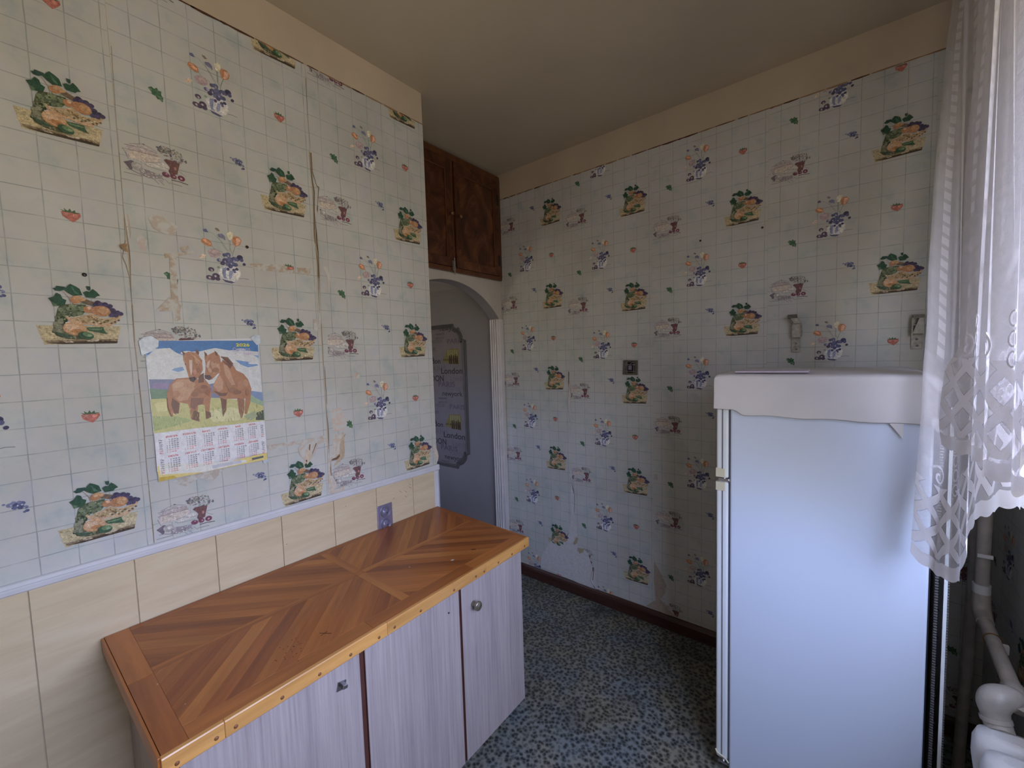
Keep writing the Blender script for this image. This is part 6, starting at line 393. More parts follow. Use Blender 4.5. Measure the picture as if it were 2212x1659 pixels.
PL=[((0.5, 0.4, 0.3), [(-1.886, 1.857), (-1.87, 1.863), (-1.874, 1.735), (-1.872, 1.666), (-1.89, 1.652), (-1.89, 1.76)]), ((0.5, 0.4, 0.3), [(-1.897, 1.855), (-1.847, 1.868), (-1.824, 1.879), (-1.827, 1.867), (-1.859, 1.856), (-1.897, 1.842)]), ((0.5, 0.4, 0.3), [(-1.68, 1.861), (-1.585, 1.871), (-1.554, 1.869), (-1.564, 1.848), (-1.646, 1.843), (-1.667, 1.849)]), ((0.5, 0.4, 0.3), [(-1.522, 1.87), (-1.469, 1.875), (-1.477, 1.846), (-1.516, 1.848)]), ((0.5, 0.4, 0.3), [(-1.586, 1.856), (-1.523, 1.86), (-1.524, 1.85), (-1.584, 1.845)]), ((0.56, 0.48, 0.4), [(-1.927, 1.951), (-1.9, 1.964), (-1.859, 1.94), (-1.872, 1.911), (-1.898, 1.914), (-1.918, 1.924)]), ((0.6, 0.5, 0.46), [(-1.95, 1.901), (-1.933, 1.885), (-1.941, 1.852), (-1.962, 1.867)]), ((0.52, 0.42, 0.32), [(-1.929, 1.687), (-1.895, 1.73), (-1.867, 1.708), (-1.872, 1.687), (-1.903, 1.689)]), ((0.52, 0.44, 0.34), [(-1.86, 1.879), (-1.84, 1.89), (-1.835, 1.88), (-1.853, 1.867)]), ((0.52, 0.45, 0.38), [(-1.928, 1.188), (-1.845, 1.201), (-1.788, 1.194), (-1.826, 1.161), (-1.858, 1.181), (-1.894, 1.164)]), ((0.56, 0.46, 0.38), [(-1.663, 1.246), (-1.562, 1.244), (-1.458, 1.247), (-1.45, 1.231), (-1.563, 1.23), (-1.659, 1.229)]), ((0.6, 0.48, 0.38), [(-1.325, 1.478), (-1.296, 1.479), (-1.295, 1.456), (-1.326, 1.456)]), ((0.68, 0.54, 0.44), [(-1.423, 1.341), (-1.386, 1.346), (-1.361, 1.278), (-1.386, 1.25), (-1.435, 1.261)]), ((0.62, 0.55, 0.5), [(-1.452, 1.843), (-1.439, 1.845), (-1.443, 1.671), (-1.454, 1.667)]), ((0.56, 0.48, 0.42), [(-1.473, 1.687), (-1.459, 1.687), (-1.459, 1.644), (-1.473, 1.644)]), ((0.6, 0.52, 0.44), [(-1.538, 1.244), (-1.508, 1.243), (-1.482, 1.237), (-1.45, 1.232), (-1.448, 1.214), (-1.483, 1.217), (-1.487, 1.207), (-1.514, 1.152), (-1.527, 1.151), (-1.554, 1.19), (-1.559, 1.214)]), ((0.62, 0.5, 0.38), [(-1.439, 1.244), (-1.403, 1.241), (-1.371, 1.24), (-1.387, 1.217), (-1.393, 1.164), (-1.416, 1.146), (-1.439, 1.148), (-1.443, 1.065), (-1.431, 1.026), (-1.393, 1.031), (-1.387, 1.007), (-1.446, 1.015), (-1.456, 1.026), (-1.451, 1.166)]), ((0.7, 0.6, 0.5), [(-1.431, 1.888), (-1.412, 1.89), (-1.399, 1.866), (-1.404, 1.794), (-1.408, 1.79), (-1.409, 1.851), (-1.418, 1.877), (-1.428, 1.875)])]
GL=[((0.2, 0.12, 0.07), [(-1.513, 1.222), (-1.52, 1.18), (-1.524, 1.181), (-1.517, 1.223)]), ((0.2, 0.12, 0.07), [(-1.489, 1.222), (-1.505, 1.19), (-1.513, 1.172), (-1.507, 1.191), (-1.493, 1.222)]), ((0.2, 0.12, 0.07), [(-1.371, 1.24), (-1.384, 1.217), (-1.389, 1.164), (-1.412, 1.143), (-1.438, 1.143), (-1.434, 1.149), (-1.416, 1.153), (-1.395, 1.168), (-1.391, 1.218)]), ((0.2, 0.12, 0.07), [(-1.439, 1.148), (-1.44, 1.093), (-1.434, 1.063), (-1.44, 1.064), (-1.443, 1.108)]), ((0.2, 0.12, 0.07), [(-1.36, 1.014), (-1.352, 1.008), (-1.356, 1.006), (-1.342, 0.987), (-1.357, 0.999), (-1.362, 1.008)])]
PB=[((0.66, 0.64, 0.62), [(0.197, 0.4), (0.142, 0.324), (0.108, 0.336), (0.044, 0.287), (-0.009, 0.201), (-0.032, 0.145), (-0.026, 0.094), (0.108, 0.088), (0.268, 0.074), (0.382, 0.068), (0.376, 0.16), (0.365, 0.214), (0.349, 0.232), (0.333, 0.291), (0.301, 0.311), (0.272, 0.274), (0.253, 0.286), (0.261, 0.358), (0.253, 0.437), (0.235, 0.549), (0.245, 0.649), (0.229, 0.755), (0.223, 0.806), (0.214, 0.764), (0.22, 0.696), (0.213, 0.626), (0.216, 0.522)]), ((0.45, 0.37, 0.24), [(0.224, 0.325), (0.249, 0.372), (0.264, 0.37), (0.254, 0.333), (0.234, 0.318)]), ((0.45, 0.37, 0.24), [(0.26, 0.305), (0.305, 0.312), (0.298, 0.287), (0.269, 0.27)]), ((0.5, 0.5, 0.42), [(0.197, 0.394), (0.182, 0.338), (0.148, 0.325), (0.17, 0.358)]), ((0.47, 0.4, 0.32), [(0.745, 0.36), (0.778, 0.308), (0.812, 0.242), (0.802, 0.193), (0.777, 0.153), (0.826, 0.104), (0.883, 0.08), (0.806, 0.076), (0.695, 0.084), (0.752, 0.139), (0.742, 0.245)]), ((0.6, 0.54, 0.48), [(0.216, 1.376), (0.227, 1.371), (0.239, 1.321), (0.23, 1.231), (0.217, 1.225), (0.214, 1.287)]), ((0.62, 0.58, 0.54), [(0.217, 1.225), (0.225, 1.222), (0.224, 1.062), (0.216, 1.005), (0.215, 1.118)]), ((0.5, 0.46, 0.42), [(0.747, 0.858), (0.767, 0.859), (0.769, 0.827), (0.747, 0.826)])]
GB=[((0.12, 0.09, 0.07), [(0.197, 0.394), (0.186, 0.368), (0.169, 0.332), (0.177, 0.354), (0.192, 0.387)]), ((0.18, 0.13, 0.09), [(0.361, 0.213), (0.371, 0.21), (0.363, 0.122), (0.38, 0.07), (0.366, 0.086), (0.354, 0.108)]), ((0.15, 0.12, 0.1), [(0.215, 0.759), (0.232, 0.675), (0.242, 0.648), (0.236, 0.584), (0.242, 0.654), (0.228, 0.709)]), ((0.22, 0.17, 0.14), [(0.218, 1.421), (0.224, 1.421), (0.222, 1.343), (0.231, 1.304), (0.222, 1.309), (0.216, 1.354)])]
holeL=[(-1.679, 1.914), (-2.066, 1.772)]
holeB=[(0.988, 2.07), (1.253, 2.077)]
C_left=[[1.7964, -0.27, 2.686], [1.7969, -0.3, 2.5849], [1.7784, -0.36, 2.4115], [1.761, -0.45, 2.1872], [1.746, -0.52, 2.0293], [1.7337, -0.6, 1.8517], [1.7219, -0.68, 1.7112], [1.716, -0.74, 1.5759], [1.7104, -0.755, 1.4656], [1.7093, -0.76, 1.3509], [1.7037, -0.765, 1.2129], [1.7, -0.77, 1.0952], [1.6955, -0.78, 0.9878]]
C_Abot=[[1.7156, -0.79, 0.9694], [1.7372, -0.8, 0.9596], [1.7479, -0.835, 0.9619], [1.7676, -0.88, 0.9828], [1.7682, -0.93, 1.0697], [1.7673, -0.98, 1.151], [1.7718, -1.04, 1.1864], [1.7778, -1.1, 1.2211], [1.7861, -1.14, 1.2394], [1.7854, -1.2, 1.2568]]
C_Bleft=[[1.7702, -0.83, 2.3298], [1.7699, -0.83, 2.2728], [1.7641, -0.85, 2.1202], [1.7564, -0.86, 1.9727], [1.7535, -0.87, 1.8218], [1.7546, -0.88, 1.6285], [1.7545, -0.89, 1.526], [1.7337, -0.89, 1.4749], [1.7283, -0.89, 1.4329], [1.7233, -0.9, 1.3491], [1.7291, -0.9, 1.2964]]
C_Bbot=[[1.7498, -0.96, 1.2929], [1.7548, -1.03, 1.3001], [1.7532, -1.1, 1.2988], [1.752, -1.15, 1.2907], [1.7624, -1.2, 1.2961], [1.7635, -1.25, 1.2943], [1.7643, -1.29, 1.2998]]
# ================================================================= THE ROOM
CEIL = 2.755; REAR = -3.30; XR = 1.98
def struct(mb, name, mat, **k): return tag(mb.build(name, mat, **k), kind='structure')
floor = struct(box((-1.75, REAR - .1, -0.10), (2.12, 0.12, 0.0)), 'floor', 'floor')
ceiling = struct(box((-1.75, REAR - .1, CEIL), (2.12, 0.12, CEIL + 0.1)), 'ceiling', 'ceiling')
wall_left = struct(box((-0.30, REAR, 0), (0, -0.905, CEIL)), 'wall_left', 'plaster')
wall_back = struct(box((-0.31, 0, 0), (XR, 0.12, CEIL)), 'wall_back', 'plaster')
W0, W1, WZ0, WZ1 = -2.35, -0.95, 0.90, 2.30      # window opening
wr = MB(); wr.box((XR, W1, 0), (XR + .14, 0.12, CEIL)); wr.box((XR, REAR, 0), (XR + .14, W0, CEIL)); wr.box((XR, W0, 0), (XR + .14, W1, WZ0)); wr.box((XR, W0, WZ1), (XR + .14, W1, CEIL))
wall_right = struct(wr, 'wall_right', 'plaster')
wall_rear = struct(box((0, REAR - .1, 0), (XR, REAR, CEIL)), 'wall_rear', 'plaster')
# corridor seen through the arch
wall_corridor = struct(box((-1.75, 0, 0), (-0.31, 0.12, CEIL)), 'wall_corridor', 'grey')
struct(box((-1.75, -1.70, 0), (-1.65, 0, CEIL)), 'wall_corridor_end', 'grey')
cs = MB(); cs.box((-1.65, -1.70, 0), (-1.20, -1.60, CEIL)); cs.box((-.85, -1.70, 0), (-.30, -1.60, CEIL)); cs.box((-1.20, -1.70, 0), (-.85, -1.60, 1.25)); cs.box((-1.20, -1.70, 1.70), (-.85, -1.60, CEIL))  # side wall out of view; small opening added to let sky light brighten the corridor
struct(cs, 'wall_corridor_side', 'grey')
struct(box((-1.65, -1.60, 2.05), (-0.395, 0, 2.11)), 'ceiling_corridor', 'archpaint')
# arch wall with the arched doorway cut out
Ra = 0.587; zc = 2.0 - Ra; yc = -0.48
pts = [(-0.905, 2.045)]
a0 = math.asin((-0.905 - yc) / Ra); a1 = math.asin((-0.03 - yc) / Ra)
for i in range(33):
    a = a0 + (a1 - a0) * i / 32; pts.append((yc + Ra * math.sin(a), zc + Ra * math.cos(a)))
pts += [(-0.03, 0.0), (0.0, 0.0), (0.0, 2.045)]
wall_arch = struct(MB().prism(pts, -0.395, -0.31, lambda a, b, h: (h, a, b)), 'wall_arch', 'archpaint')
# grey plaster soffit lining the curve
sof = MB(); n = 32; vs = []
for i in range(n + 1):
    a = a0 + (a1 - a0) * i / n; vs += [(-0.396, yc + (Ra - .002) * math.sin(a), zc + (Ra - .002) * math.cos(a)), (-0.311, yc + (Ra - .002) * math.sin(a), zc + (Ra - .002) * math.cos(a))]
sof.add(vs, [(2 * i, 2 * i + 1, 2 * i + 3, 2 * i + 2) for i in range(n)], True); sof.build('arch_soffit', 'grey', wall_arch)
# fluted jamb trim
tr = MB(); fl = [(-0.392, -0.031), (-0.392, -0.036)]
for k in range(4):
    x0 = -0.390 + k * 0.0195
    for j in range(7): fl.append((x0 + 0.0135 * j / 6, -0.037 - 0.008 * math.sin(PI * j / 6)))
    fl.append((x0 + 0.0138, -0.032)); fl.append((x0 + 0.0193, -0.032))
fl += [(-0.308, -0.036), (-0.300, -0.034), (-0.2985, -0.022), (-0.2985, -0.001), (-0.311, -0.001), (-0.311, -0.031)]
def mz(a, b, h): return (a, b, h)
struct(tr.prism(fl, 0.0, 1.785, mz), 'trim_1', 'whitep')
# baseboards
bb = [(0, 0), (0.018, 0), (0.018, 0.055), (0.013, 0.066), (0.006, 0.074), (0, 0.076)]
struct(MB().prism(bb, -0.296, XR, lambda a, b, h: (h, -a - .0005, b)), 'baseboard_back', 'baseb')
struct(MB().prism(bb, 0.02, 0.62, lambda a, b, h: (XR - a - .0005, -h, b)), 'baseboard_right', 'baseb')
# chair rail on the left wall, corner bead below it
rp = [(0, -.0145), (.004, -.0145), (.0075, -.011), (.0085, -.002), (.0070, .0), (.0070, .002), (.0085, .004), (.0075, .012), (.004, .0145), (0, .0145)]
def mrail(a, b, h): return (a + .0012, h, b + 1.005 + (-0.010) * (h + 2.26) / 1.35)
struct(MB().prism(rp, REAR, -0.897, mrail), 'trim_2', 'rail')
cb = MB(); cb.box((0.001, -0.930, 0.0), (0.007, -0.901, 0.980)); cb.box((-0.025, -0.906, 0.0), (0.007, -0.899, 0.980)); struct(cb, 'trim_3', 'rail', bevel=.0015)
# cream wall panels below the rail
js = [REAR, -3.18, -2.99, -2.80, -2.606, -2.4115, -2.217, -2.0225, -1.829, -1.632, -1.439, -1.25, -1.058, -0.912]
for a, b in zip(js, js[1:]):
    box((0.0002, a + .0008, 0.0), (0.005, b - .0008, 0.992)).build('wall_panel', 'panel', wall_left, bevel=.0012, seg=1)
# scratches and brown dabs on the last cream panels, chipped spot under the rail
sc_ = Print(); bn = (.30, .15, .07)
for y, z, l, an in [(-1.128, .935, .030, -40), (-1.10, .928, .034, -42), (-1.075, .940, .022, -35), (-1.165, .915, .016, 35), (-1.10, .905, .024, -40), (-1.075, .955, .02, -45), (-1.39, .948, .006, 0), (-1.36, .915, .006, 60), (-1.62, .880, .005, 0), (-1.17, .872, .006, 0)]:
    c, s = math.cos(math.radians(an)) * l / 2, math.sin(math.radians(an)) * l / 2
    sc_.poly([(y - c, z - s), (y + s * .06, z + .0016), (y + c, z + s), (y, z - .0014)], bn)
sc_.build('panel_scratches', 'tear', mL, wall_left, h=.0053)

# ================================================================= WALLPAPER
P_ = 0.518299; W_ = 0.53
OFF = {'K': (.417, 0.0), 'S': (.428, -.2306), 'L': (.090, -.3016), 'T': (.120, .0086), 'F': (.243, -.2978), 'V': (.287, .0873)}
MOT = {'K': MK, 'S': MS, 'L': ML, 'T': MT, 'F': MF, 'V': MV}
EXT = {'K': (-.10, .12, -.06, .13), 'S': (-.03, .03, -.03, .03), 'L': (-.03, .03, -.03, .03), 'T': (-.13, .06, -.08, .08), 'F': (-.10, .06, -.02, .17), 'V': (-.03, .03, -.03, .03)}
def strip(m, parent, useam, zk, z0, z1, u0=0.0, u1=W_, torn=None, curl=None, ztop=None):
    """one sheet of wallpaper: grid with a slightly waved surface, then the printed pictures on it"""
    nu = 18; nv = max(8, int((z1 - z0) / 0.02)); vs = []; uvs = []
    rr = random.Random(int(useam * 1000) + 5)
    def zt(u): return z1 + (0 if ztop is None else ztop * (useam + u + 2.26))
    for j in range(nv + 1):
        for i in range(nu + 1):
            u = u0 + (u1 - u0) * i / nu; z = z0 + (zt(u) - z0) * j / nv
            if j in (0, nv): z += noise.noise(Vector((u * 25, useam * 9, z * 3))) * .003
            h = .0005 + .0006 * max(0, noise.noise(Vector((u * 6 + useam * 3, z * 5, useam))))
            uu = u
            if curl and i == 0:
                uu = u + .004 * curl(z); h += .010 * curl(z)
            if curl and i == 1: h += .0006 * curl(z)
            vs.append(m(useam + uu, z, h)); uvs.append((u, z - zk))
    w = nu + 1
    fs = [(j * w + i, j * w + i + 1, (j + 1) * w + i + 1, (j + 1) * w + i) for j in range(nv) for i in range(nu)]
    me = bpy.data.meshes.new('wallpaper_strip'); me.from_pydata(vs, [], fs); uv = me.uv_layers.new(name='UVMap')
    for lp in me.loops: uv.data[lp.index].uv = uvs[lp.vertex_index]
    me.polygons.foreach_set('use_smooth', [True] * len(fs)); me.materials.append(M_['paper'])
    o = bpy.data.objects.new('wallpaper_strip', me); col.objects.link(o); o.parent = parent
    pr = Print()
    for k, (du, dz) in OFF.items():
        e0, e1, e2, e3 = EXT[k]
        if du + e1 < u0 or du + e0 > u1: continue
        for n in range(-2, 7):
            z = zk + dz + P_ - n * P_
            top = zt(du)
            if z + e3 < z0 or z + e2 > top: continue
            if torn and torn(k, useam + du, z): continue
            pr.motif(MOT[k], useam + du, z, (useam + max(u0, 0.002), useam + min(u1, W_ - .001), z0 + .003, top - .002))
    if pr.v: pr.build('wallpaper_print', 'print', m, o, h=.0013)
    return o
zb = 1.012
def curlL3(z):
    return max(0.0, math.exp(-((z - 1.93) / .16) ** 2) * .9 + math.exp(-((z - 1.25) / .10) ** 2) * .7 + math.exp(-((z - 1.62) / .2) ** 2) * .35)
def curlL2(z):
    return max(0.0, math.exp(-((z - 1.84) / .07) ** 2) * .8 + .15 * math.exp(-((z - 1.1) / .12) ** 2))
kw = dict(ztop=.012)
strip(mL, wall_left, -3.038, 2.14, zb, 2.598, **kw)
strip(mL, wall_left, -2.508, 2.1484, zb, 2.598, **kw)
strip(mL, wall_left, -1.977, 2.0916, zb - .004, 2.598, curl=curlL2, **kw)
strip(mL, wall_left, -1.4455, 2.0946, zb - .008, 2.598, curl=curlL3, **kw)
strip(mL, wall_left, -0.9145, 2.0946, zb - .012, 2.598, u1=.010, **kw)
for u, zk in ((-.317, 2.3822), (.2135, 2.3169), (.7445, 2.1503), (1.2755, 2.2873)):
    strip(mB, wall_back, u, zk, .076, 2.588)
strip(mB, wall_back, 1.8065, 2.20, .076, 2.588, u1=.172)
strip(mR, wall_right, 0.002, 2.10, .076, 2.588, u0=.0, u1=.53)
strip(mR, wall_right, 0.533, 2.16, .076, .895); strip(mR, wall_right, 1.064, 2.16, .076, .895); strip(mR, wall_right, 1.595, 2.16, .076, .895)
# dark ragged line where the paper ends under the plaster band
def ragged(m, parent, a, b, z, slope=0.0):
    p = Print(); u = a; rr = random.Random(3)
    while u < b:
        w = rr.uniform(.02, .09); h = rr.uniform(.001, .0055); zz = z + slope * (u + 2.26)
        cc = rr.choice([(.10, .045, .03), (.16, .08, .05), (.30, .18, .10), (.34, .22, .13)])
        p.poly([(u, zz - h * .6), (u + w * .4, zz - h), (u + w, zz - h * .4), (u + w, zz + .002), (u + w * .5, zz + .003), (u, zz + .002)], cc); u += w * rr.uniform(.85, 1.15)
    p.build('torn_edge', 'tear', m, parent, h=.0016)
ragged(mL, wall_left, -2.9, -.905, 2.600, .012); ragged(mB, wall_back, -.31, 1.97, 2.590)
# bare patches, glue and tape marks, tears
def patches(m, parent, lst, h, name, mat='tear'):
    p = Print()
    for i, (c, q) in enumerate(lst): p.poly(q, c, i)
    p.build(name, mat, m, parent, h=h)
patches(mL, wall_left, PL, .0026, 'glue_patches', 'glue'); patches(mL, wall_left, GL, .0032, 'paper_tear')
p = Print()
for w_, c_, ln_ in SL:
    for i_, (a_, b_) in enumerate(zip(ln_, ln_[1:])):
        k_ = w_ * (.5 + .8 * R.random()); d_ = Vector((b_[0] - a_[0], b_[1] - a_[1])).normalized() * k_ / 2000; n_ = (-d_.y, d_.x)
        p.poly([(a_[0] + n_[0], a_[1] + n_[1]), (a_[0] - n_[0], a_[1] - n_[1]), (b_[0] - n_[0] * .6, b_[1] - n_[1] * .6), (b_[0] + n_[0] * .6, b_[1] + n_[1] * .6)], c_)
p.build('seam_gap', 'tear', mL, wall_left, h=.0028)
patches(mB, wall_back, PB, .0036, 'bare_plaster_patch'); patches(mB, wall_back, GB, .0042, 'paper_tear')
# paper edges that stand off the wall along the open seams
def flap(m, parent, line, width, lift, mat='tear', c=(.60, .50, .40)):
    vs = []; fs = []; n = len(line)
    for i, (u, z) in enumerate(line):
        k = math.sin(PI * i / (n - 1)); 
        for j in range(5): t = j / 4; vs.append(m(u + width * t * (.4 + .6 * k), z, .0016 + lift * k * (t ** 1.5)))
    for i in range(n - 1):
        for j in range(4): a = i * 5 + j; fs.append((a, a + 1, a + 6, a + 5))
    me = bpy.data.meshes.new('paper_flap'); me.from_pydata(vs, [], fs); ca = me.color_attributes.new('Col', 'FLOAT_COLOR', 'POINT')
    ca.data.foreach_set('color', [*c, 1.0] * len(vs)); me.materials.append(M_[mat]); me.polygons.foreach_set('use_smooth', [True] * len(fs))
    o = bpy.data.objects.new('paper_flap', me); col.objects.link(o); o.parent = parent
def lerp_line(ps, k=4):
    out = []
    for a, b in zip(ps, ps[1:]):
        for i in range(k): out.append((a[0] + (b[0] - a[0]) * i / k, a[1] + (b[1] - a[1]) * i / k))
    return out + [ps[-1]]
flap(mL, wall_left, lerp_line([(-1.447, 2.30), (-1.442, 2.20), (-1.437, 2.16), (-1.446, 2.0), (-1.447, 1.97)]), -.008, .012, c=(.55, .42, .28))
flap(mL, wall_left, lerp_line([(-1.446, 1.97), (-1.440, 1.89), (-1.444, 1.80), (-1.446, 1.68)]), -.006, .010, c=(.66, .54, .40))
flap(mL, wall_left, lerp_line([(-1.385, 1.245), (-1.402, 1.20), (-1.405, 1.15), (-1.43, 1.12)]), .016, .016, c=(.58, .46, .33))
flap(mL, wall_left, lerp_line([(-1.975, 1.868), (-1.979, 1.858), (-1.976, 1.846)]), -.015, .012, c=(.42, .28, .16))
flap(mL, wall_left, lerp_line([(-1.972, 1.95), (-1.974, 1.90), (-1.976, 1.865)]), .006, .006, c=(.66, .56, .50))
flap(mL, wall_left, lerp_line([(-1.452, 1.09), (-1.448, 1.05), (-1.44, 1.02)]), .022, .010, c=(.66, .60, .52))
flap(mL, wall_left, lerp_line([(-.925, 1.12), (-.915, 1.06), (-.908, 1.02)]), .012, .010, c=(.62, .55, .45))
flap(mL, wall_left, lerp_line([(-1.53, 1.21), (-1.545, 1.14)]), .02, .012, c=(.70, .58, .44))
flap(mB, wall_back, lerp_line([(.224, 1.37), (.230, 1.30), (.222, 1.22), (.226, 1.10)]), -.008, .010, c=(.66, .62, .58))
flap(mB, wall_back, lerp_line([(.215, .80), (.236, .68), (.241, .60), (.232, .5)]), .008, .008, c=(.60, .58, .55))
flap(mB, wall_back, lerp_line([(.37, .20), (.362, .13), (.382, .078)]), -.010, .012, c=(.62, .60, .56))
for m, parent, lst in ((mL, wall_left, holeL), (mB, wall_back, holeB)):
    for u, z in lst:
        MB().lathe([(.0, .0005), (.0045, .0008), (.0050, .0024), (.004, .0036), (.0, .0034)], m(u, z, 0), Vector(m(0, 0, 1)) - Vector(m(0, 0, 0)), 12).build('wall_plug', 'black', parent)

# ================================================================= WINDOW
wf = MB(); xa, xb = XR + .045, XR + .10
fr = struct(MB().box((xa, W0, WZ0), (xb, W0 + .06, WZ1)).box((xa, W1 - .06, WZ0), (xb, W1, WZ1)).box((xa, W0 + .06, WZ0), (xb, W1 - .06, WZ0 + .06)).box((xa, W0 + .06, WZ1 - .06), (xb, W1 - .06, WZ1)), 'window_1', 'window')
for a, b in ((W0 + .062, -1.655), (-1.645, W1 - .062)):
    s = MB(); x0, x1 = xa + .008, xb - .012; z0, z1 = WZ0 + .062, WZ1 - .062; t = .055
    s.box((x0, a, z0), (x1, a + t, z1)); s.box((x0, b - t, z0), (x1, b, z1)); s.box((x0, a + t, z0), (x1, b - t, z0 + t)); s.box((x0, a + t, z1 - t), (x1, b - t, z1))
    sh = s.build('window_sash', 'window', fr, bevel=.003)
    box((x0 + .016, a + t - .004, z0 + t - .004), (x0 + .020, b - t + .004, z1 - t + .004)).build('glass_pane', 'glass', sh)
    MB().tube([(x0 - .03, b - .028 if a < -1.8 else a + .028, 1.60), (x0 - .03, b - .028 if a < -1.8 else a + .028, 1.50)], .006, 10).build('window_handle', 'brass', sh)
struct(box((XR - .018, W0 - .03, WZ0 - .022), (XR + .13, W1 + .012, WZ0 - .0005)), 'trim_4', 'window', bevel=.004)

# ================================================================= WALL CUPBOARD OVER THE ARCH
t = Thing('wall_cupboard', (-0.31, -0.455, 2.045), 'dark walnut two door cupboard built in above the arched doorway', 'cupboard')
x0 = -0.309
t.part(box((-0.70, -0.90, 2.112), (x0 - .004, -0.012, 2.72)), 'carcass', 'frame')
f = MB(); X1 = -0.292
f.box((x0, -0.900, 2.700), (X1, -0.004, 2.738)); f.box((x0, -0.900, 2.046), (X1, -0.004, 2.072)); f.box((x0, -0.030, 2.072), (X1, -0.004, 2.700)); f.box((x0, -0.900, 2.072), (X1, -0.876, 2.700)); f.box((x0, -0.458, 2.072), (X1 - .002, -0.438, 2.700))
t.part(f, 'face_frame', 'frame', bevel=.002)
for y0, y1, ky in ((-0.874, -0.4605, -0.482), (-0.4355, -0.0325, -0.411)):
    z0, z1 = 2.074, 2.698; xf = -0.284; st = .042
    d = MB(); d.box((x0 + .002, y0, z0), (xf, y0 + st, z1)); d.box((x0 + .002, y1 - st, z0), (xf, y1, z1)); d.box((x0 + .002, y0 + st, z0), (xf, y1 - st, z0 + .05)); d.box((x0 + .002, y0 + st, z1 - .06), (xf, y1 - st, z1))
    dr = t.part(d, 'door', 'walnut', bevel=.002)
    t.part(box((x0 + .002, y0 + st, z0 + .05), (xf - .010, y1 - st, z1 - .06)), 'door_panel', 'walnut', dr)
    b = MB(); a0_, a1_, b0_, b1_ = y0 + st, y1 - st, z0 + .05, z1 - .06
    for p, q in (((a0_, b0_), (a1_, b0_)), ((a1_, b0_), (a1_, b1_)), ((a1_, b1_), (a0_, b1_)), ((a0_, b1_), (a0_, b0_))):
        b.tube([(xf - .007, p[0], p[1]), (xf - .007, q[0], q[1])], .005, 8)
    t.part(b, 'bead', 'frame', dr)
    t.part(MB().lathe([(.006, 0), (.005, .010), (.012, .016), (.0145, .023), (.011, .031), (.0, .034)], (xf, ky, 2.3785), (1, 0, 0), 20), 'knob', 'brass', dr)
for z in (2.575, 2.175): t.part(MB().box((-0.290, -0.047, z - .035), (-0.282, -0.029, z + .035)).tube([(-.285, -.0315, z - .035), (-.285, -.0315, z + .035)], .0045, 10), 'hinge', 'black')
t.part(MB().box((-0.286, -0.474, 2.050), (-0.281, -0.452, 2.110)).tube([(-.278, -.463, 2.028), (-.278, -.463, 2.125)], .0035, 10).box((-.280, -.470, 2.068), (-.274, -.456, 2.074)), 'bolt_latch', 'steel')

# ================================================================= CORRIDOR PANEL WITH CITY WALLPAPER
t = Thing('wall_moulding', (-0.95, -0.003, 0.66), 'dark grey scalloped picture moulding framing city name wallpaper beyond the arch', 'moulding')
cx0, cx1, cz0, cz1 = -1.32, -0.683, 0.675, 1.775; rr_ = .085
def corner(cx, cz, sx, sz):   # concave quarter
    return [(cx + sx * rr_ * math.cos(a), cz + sz * rr_ * math.sin(a)) for a in [PI / 2 * k / 8 for k in range(9)]]
c1 = corner(cx1, cz1, -1, -1); c2 = corner(cx1, cz0, -1, 1); c3 = corner(cx0, cz0, 1, 1); c4 = corner(cx0, cz1, 1, -1)
# convex notched corners: straight step then an outward quarter
def arc(cx, cz, a0, a1): return [(cx + rr_ * math.cos(a0 + (a1 - a0) * k / 8), cz + rr_ * math.sin(a0 + (a1 - a0) * k / 8)) for k in range(9)]
path = [(cx0 + .115, cz1), (cx1 - .115, cz1)] + arc(cx1 - .115, cz1 - .115, PI / 2, 0)[0:] + [(cx1, cz1 - .115), (cx1, cz0 + .115)] + arc(cx1 - .115, cz0 + .115, 0, -PI / 2) + [(cx1 - .115, cz0), (cx0 + .115, cz0)] + arc(cx0 + .115, cz0 + .115, -PI / 2, -PI) + [(cx0, cz0 + .115), (cx0, cz1 - .115)] + arc(cx0 + .115, cz1 - .115, PI, PI / 2) + [(cx0 + .115, cz1)]
mo = MB(); th = .016
def band(path, off0, off1, h0, h1):
    n = len(path); vs = []; fs = []
    for i, p in enumerate(path):
        a = Vector(path[max(0, i - 1)]); b = Vector(path[min(n - 1, i + 1)]); d = (b - a); d = d.normalized() if d.length > 1e-6 else Vector((1, 0)); nn = Vector((d.y, -d.x))
        for o_, h_ in ((off0, 0), (off0, h0), ((off0 + off1) / 2, h1), (off1, h0), (off1, 0)): q = Vector(p) + nn * -o_; vs.append((q.x, -h_ - .001, q.y))
    for i in range(n - 1):
        for j in range(4): a = i * 5 + j; fs.append((a, a + 1, a + 6, a + 5))
    mo.add(vs, fs, False)
band(path, -.016, .002, .010, .018); band(path, .002, .016, .006, .011)
t.part(mo, 'moulding_frame', 'moulding')
ins = [(p[0], p[1]) for p in path[:-1]]
t.part(MB().prism(ins, .0006, .0015, lambda a, b, h: (a, -h, b)), 'wallpaper_insert', 'citypaper')
pr = Print(.00004); bx = (cx0 + .012, cx1 - .012, cz0 + .02, cz1 - .015)
dkc = (.055, .045, .055); md = (.17, .145, .17); vi = (.17, .125, .18); lt = (.36, .32, .35)
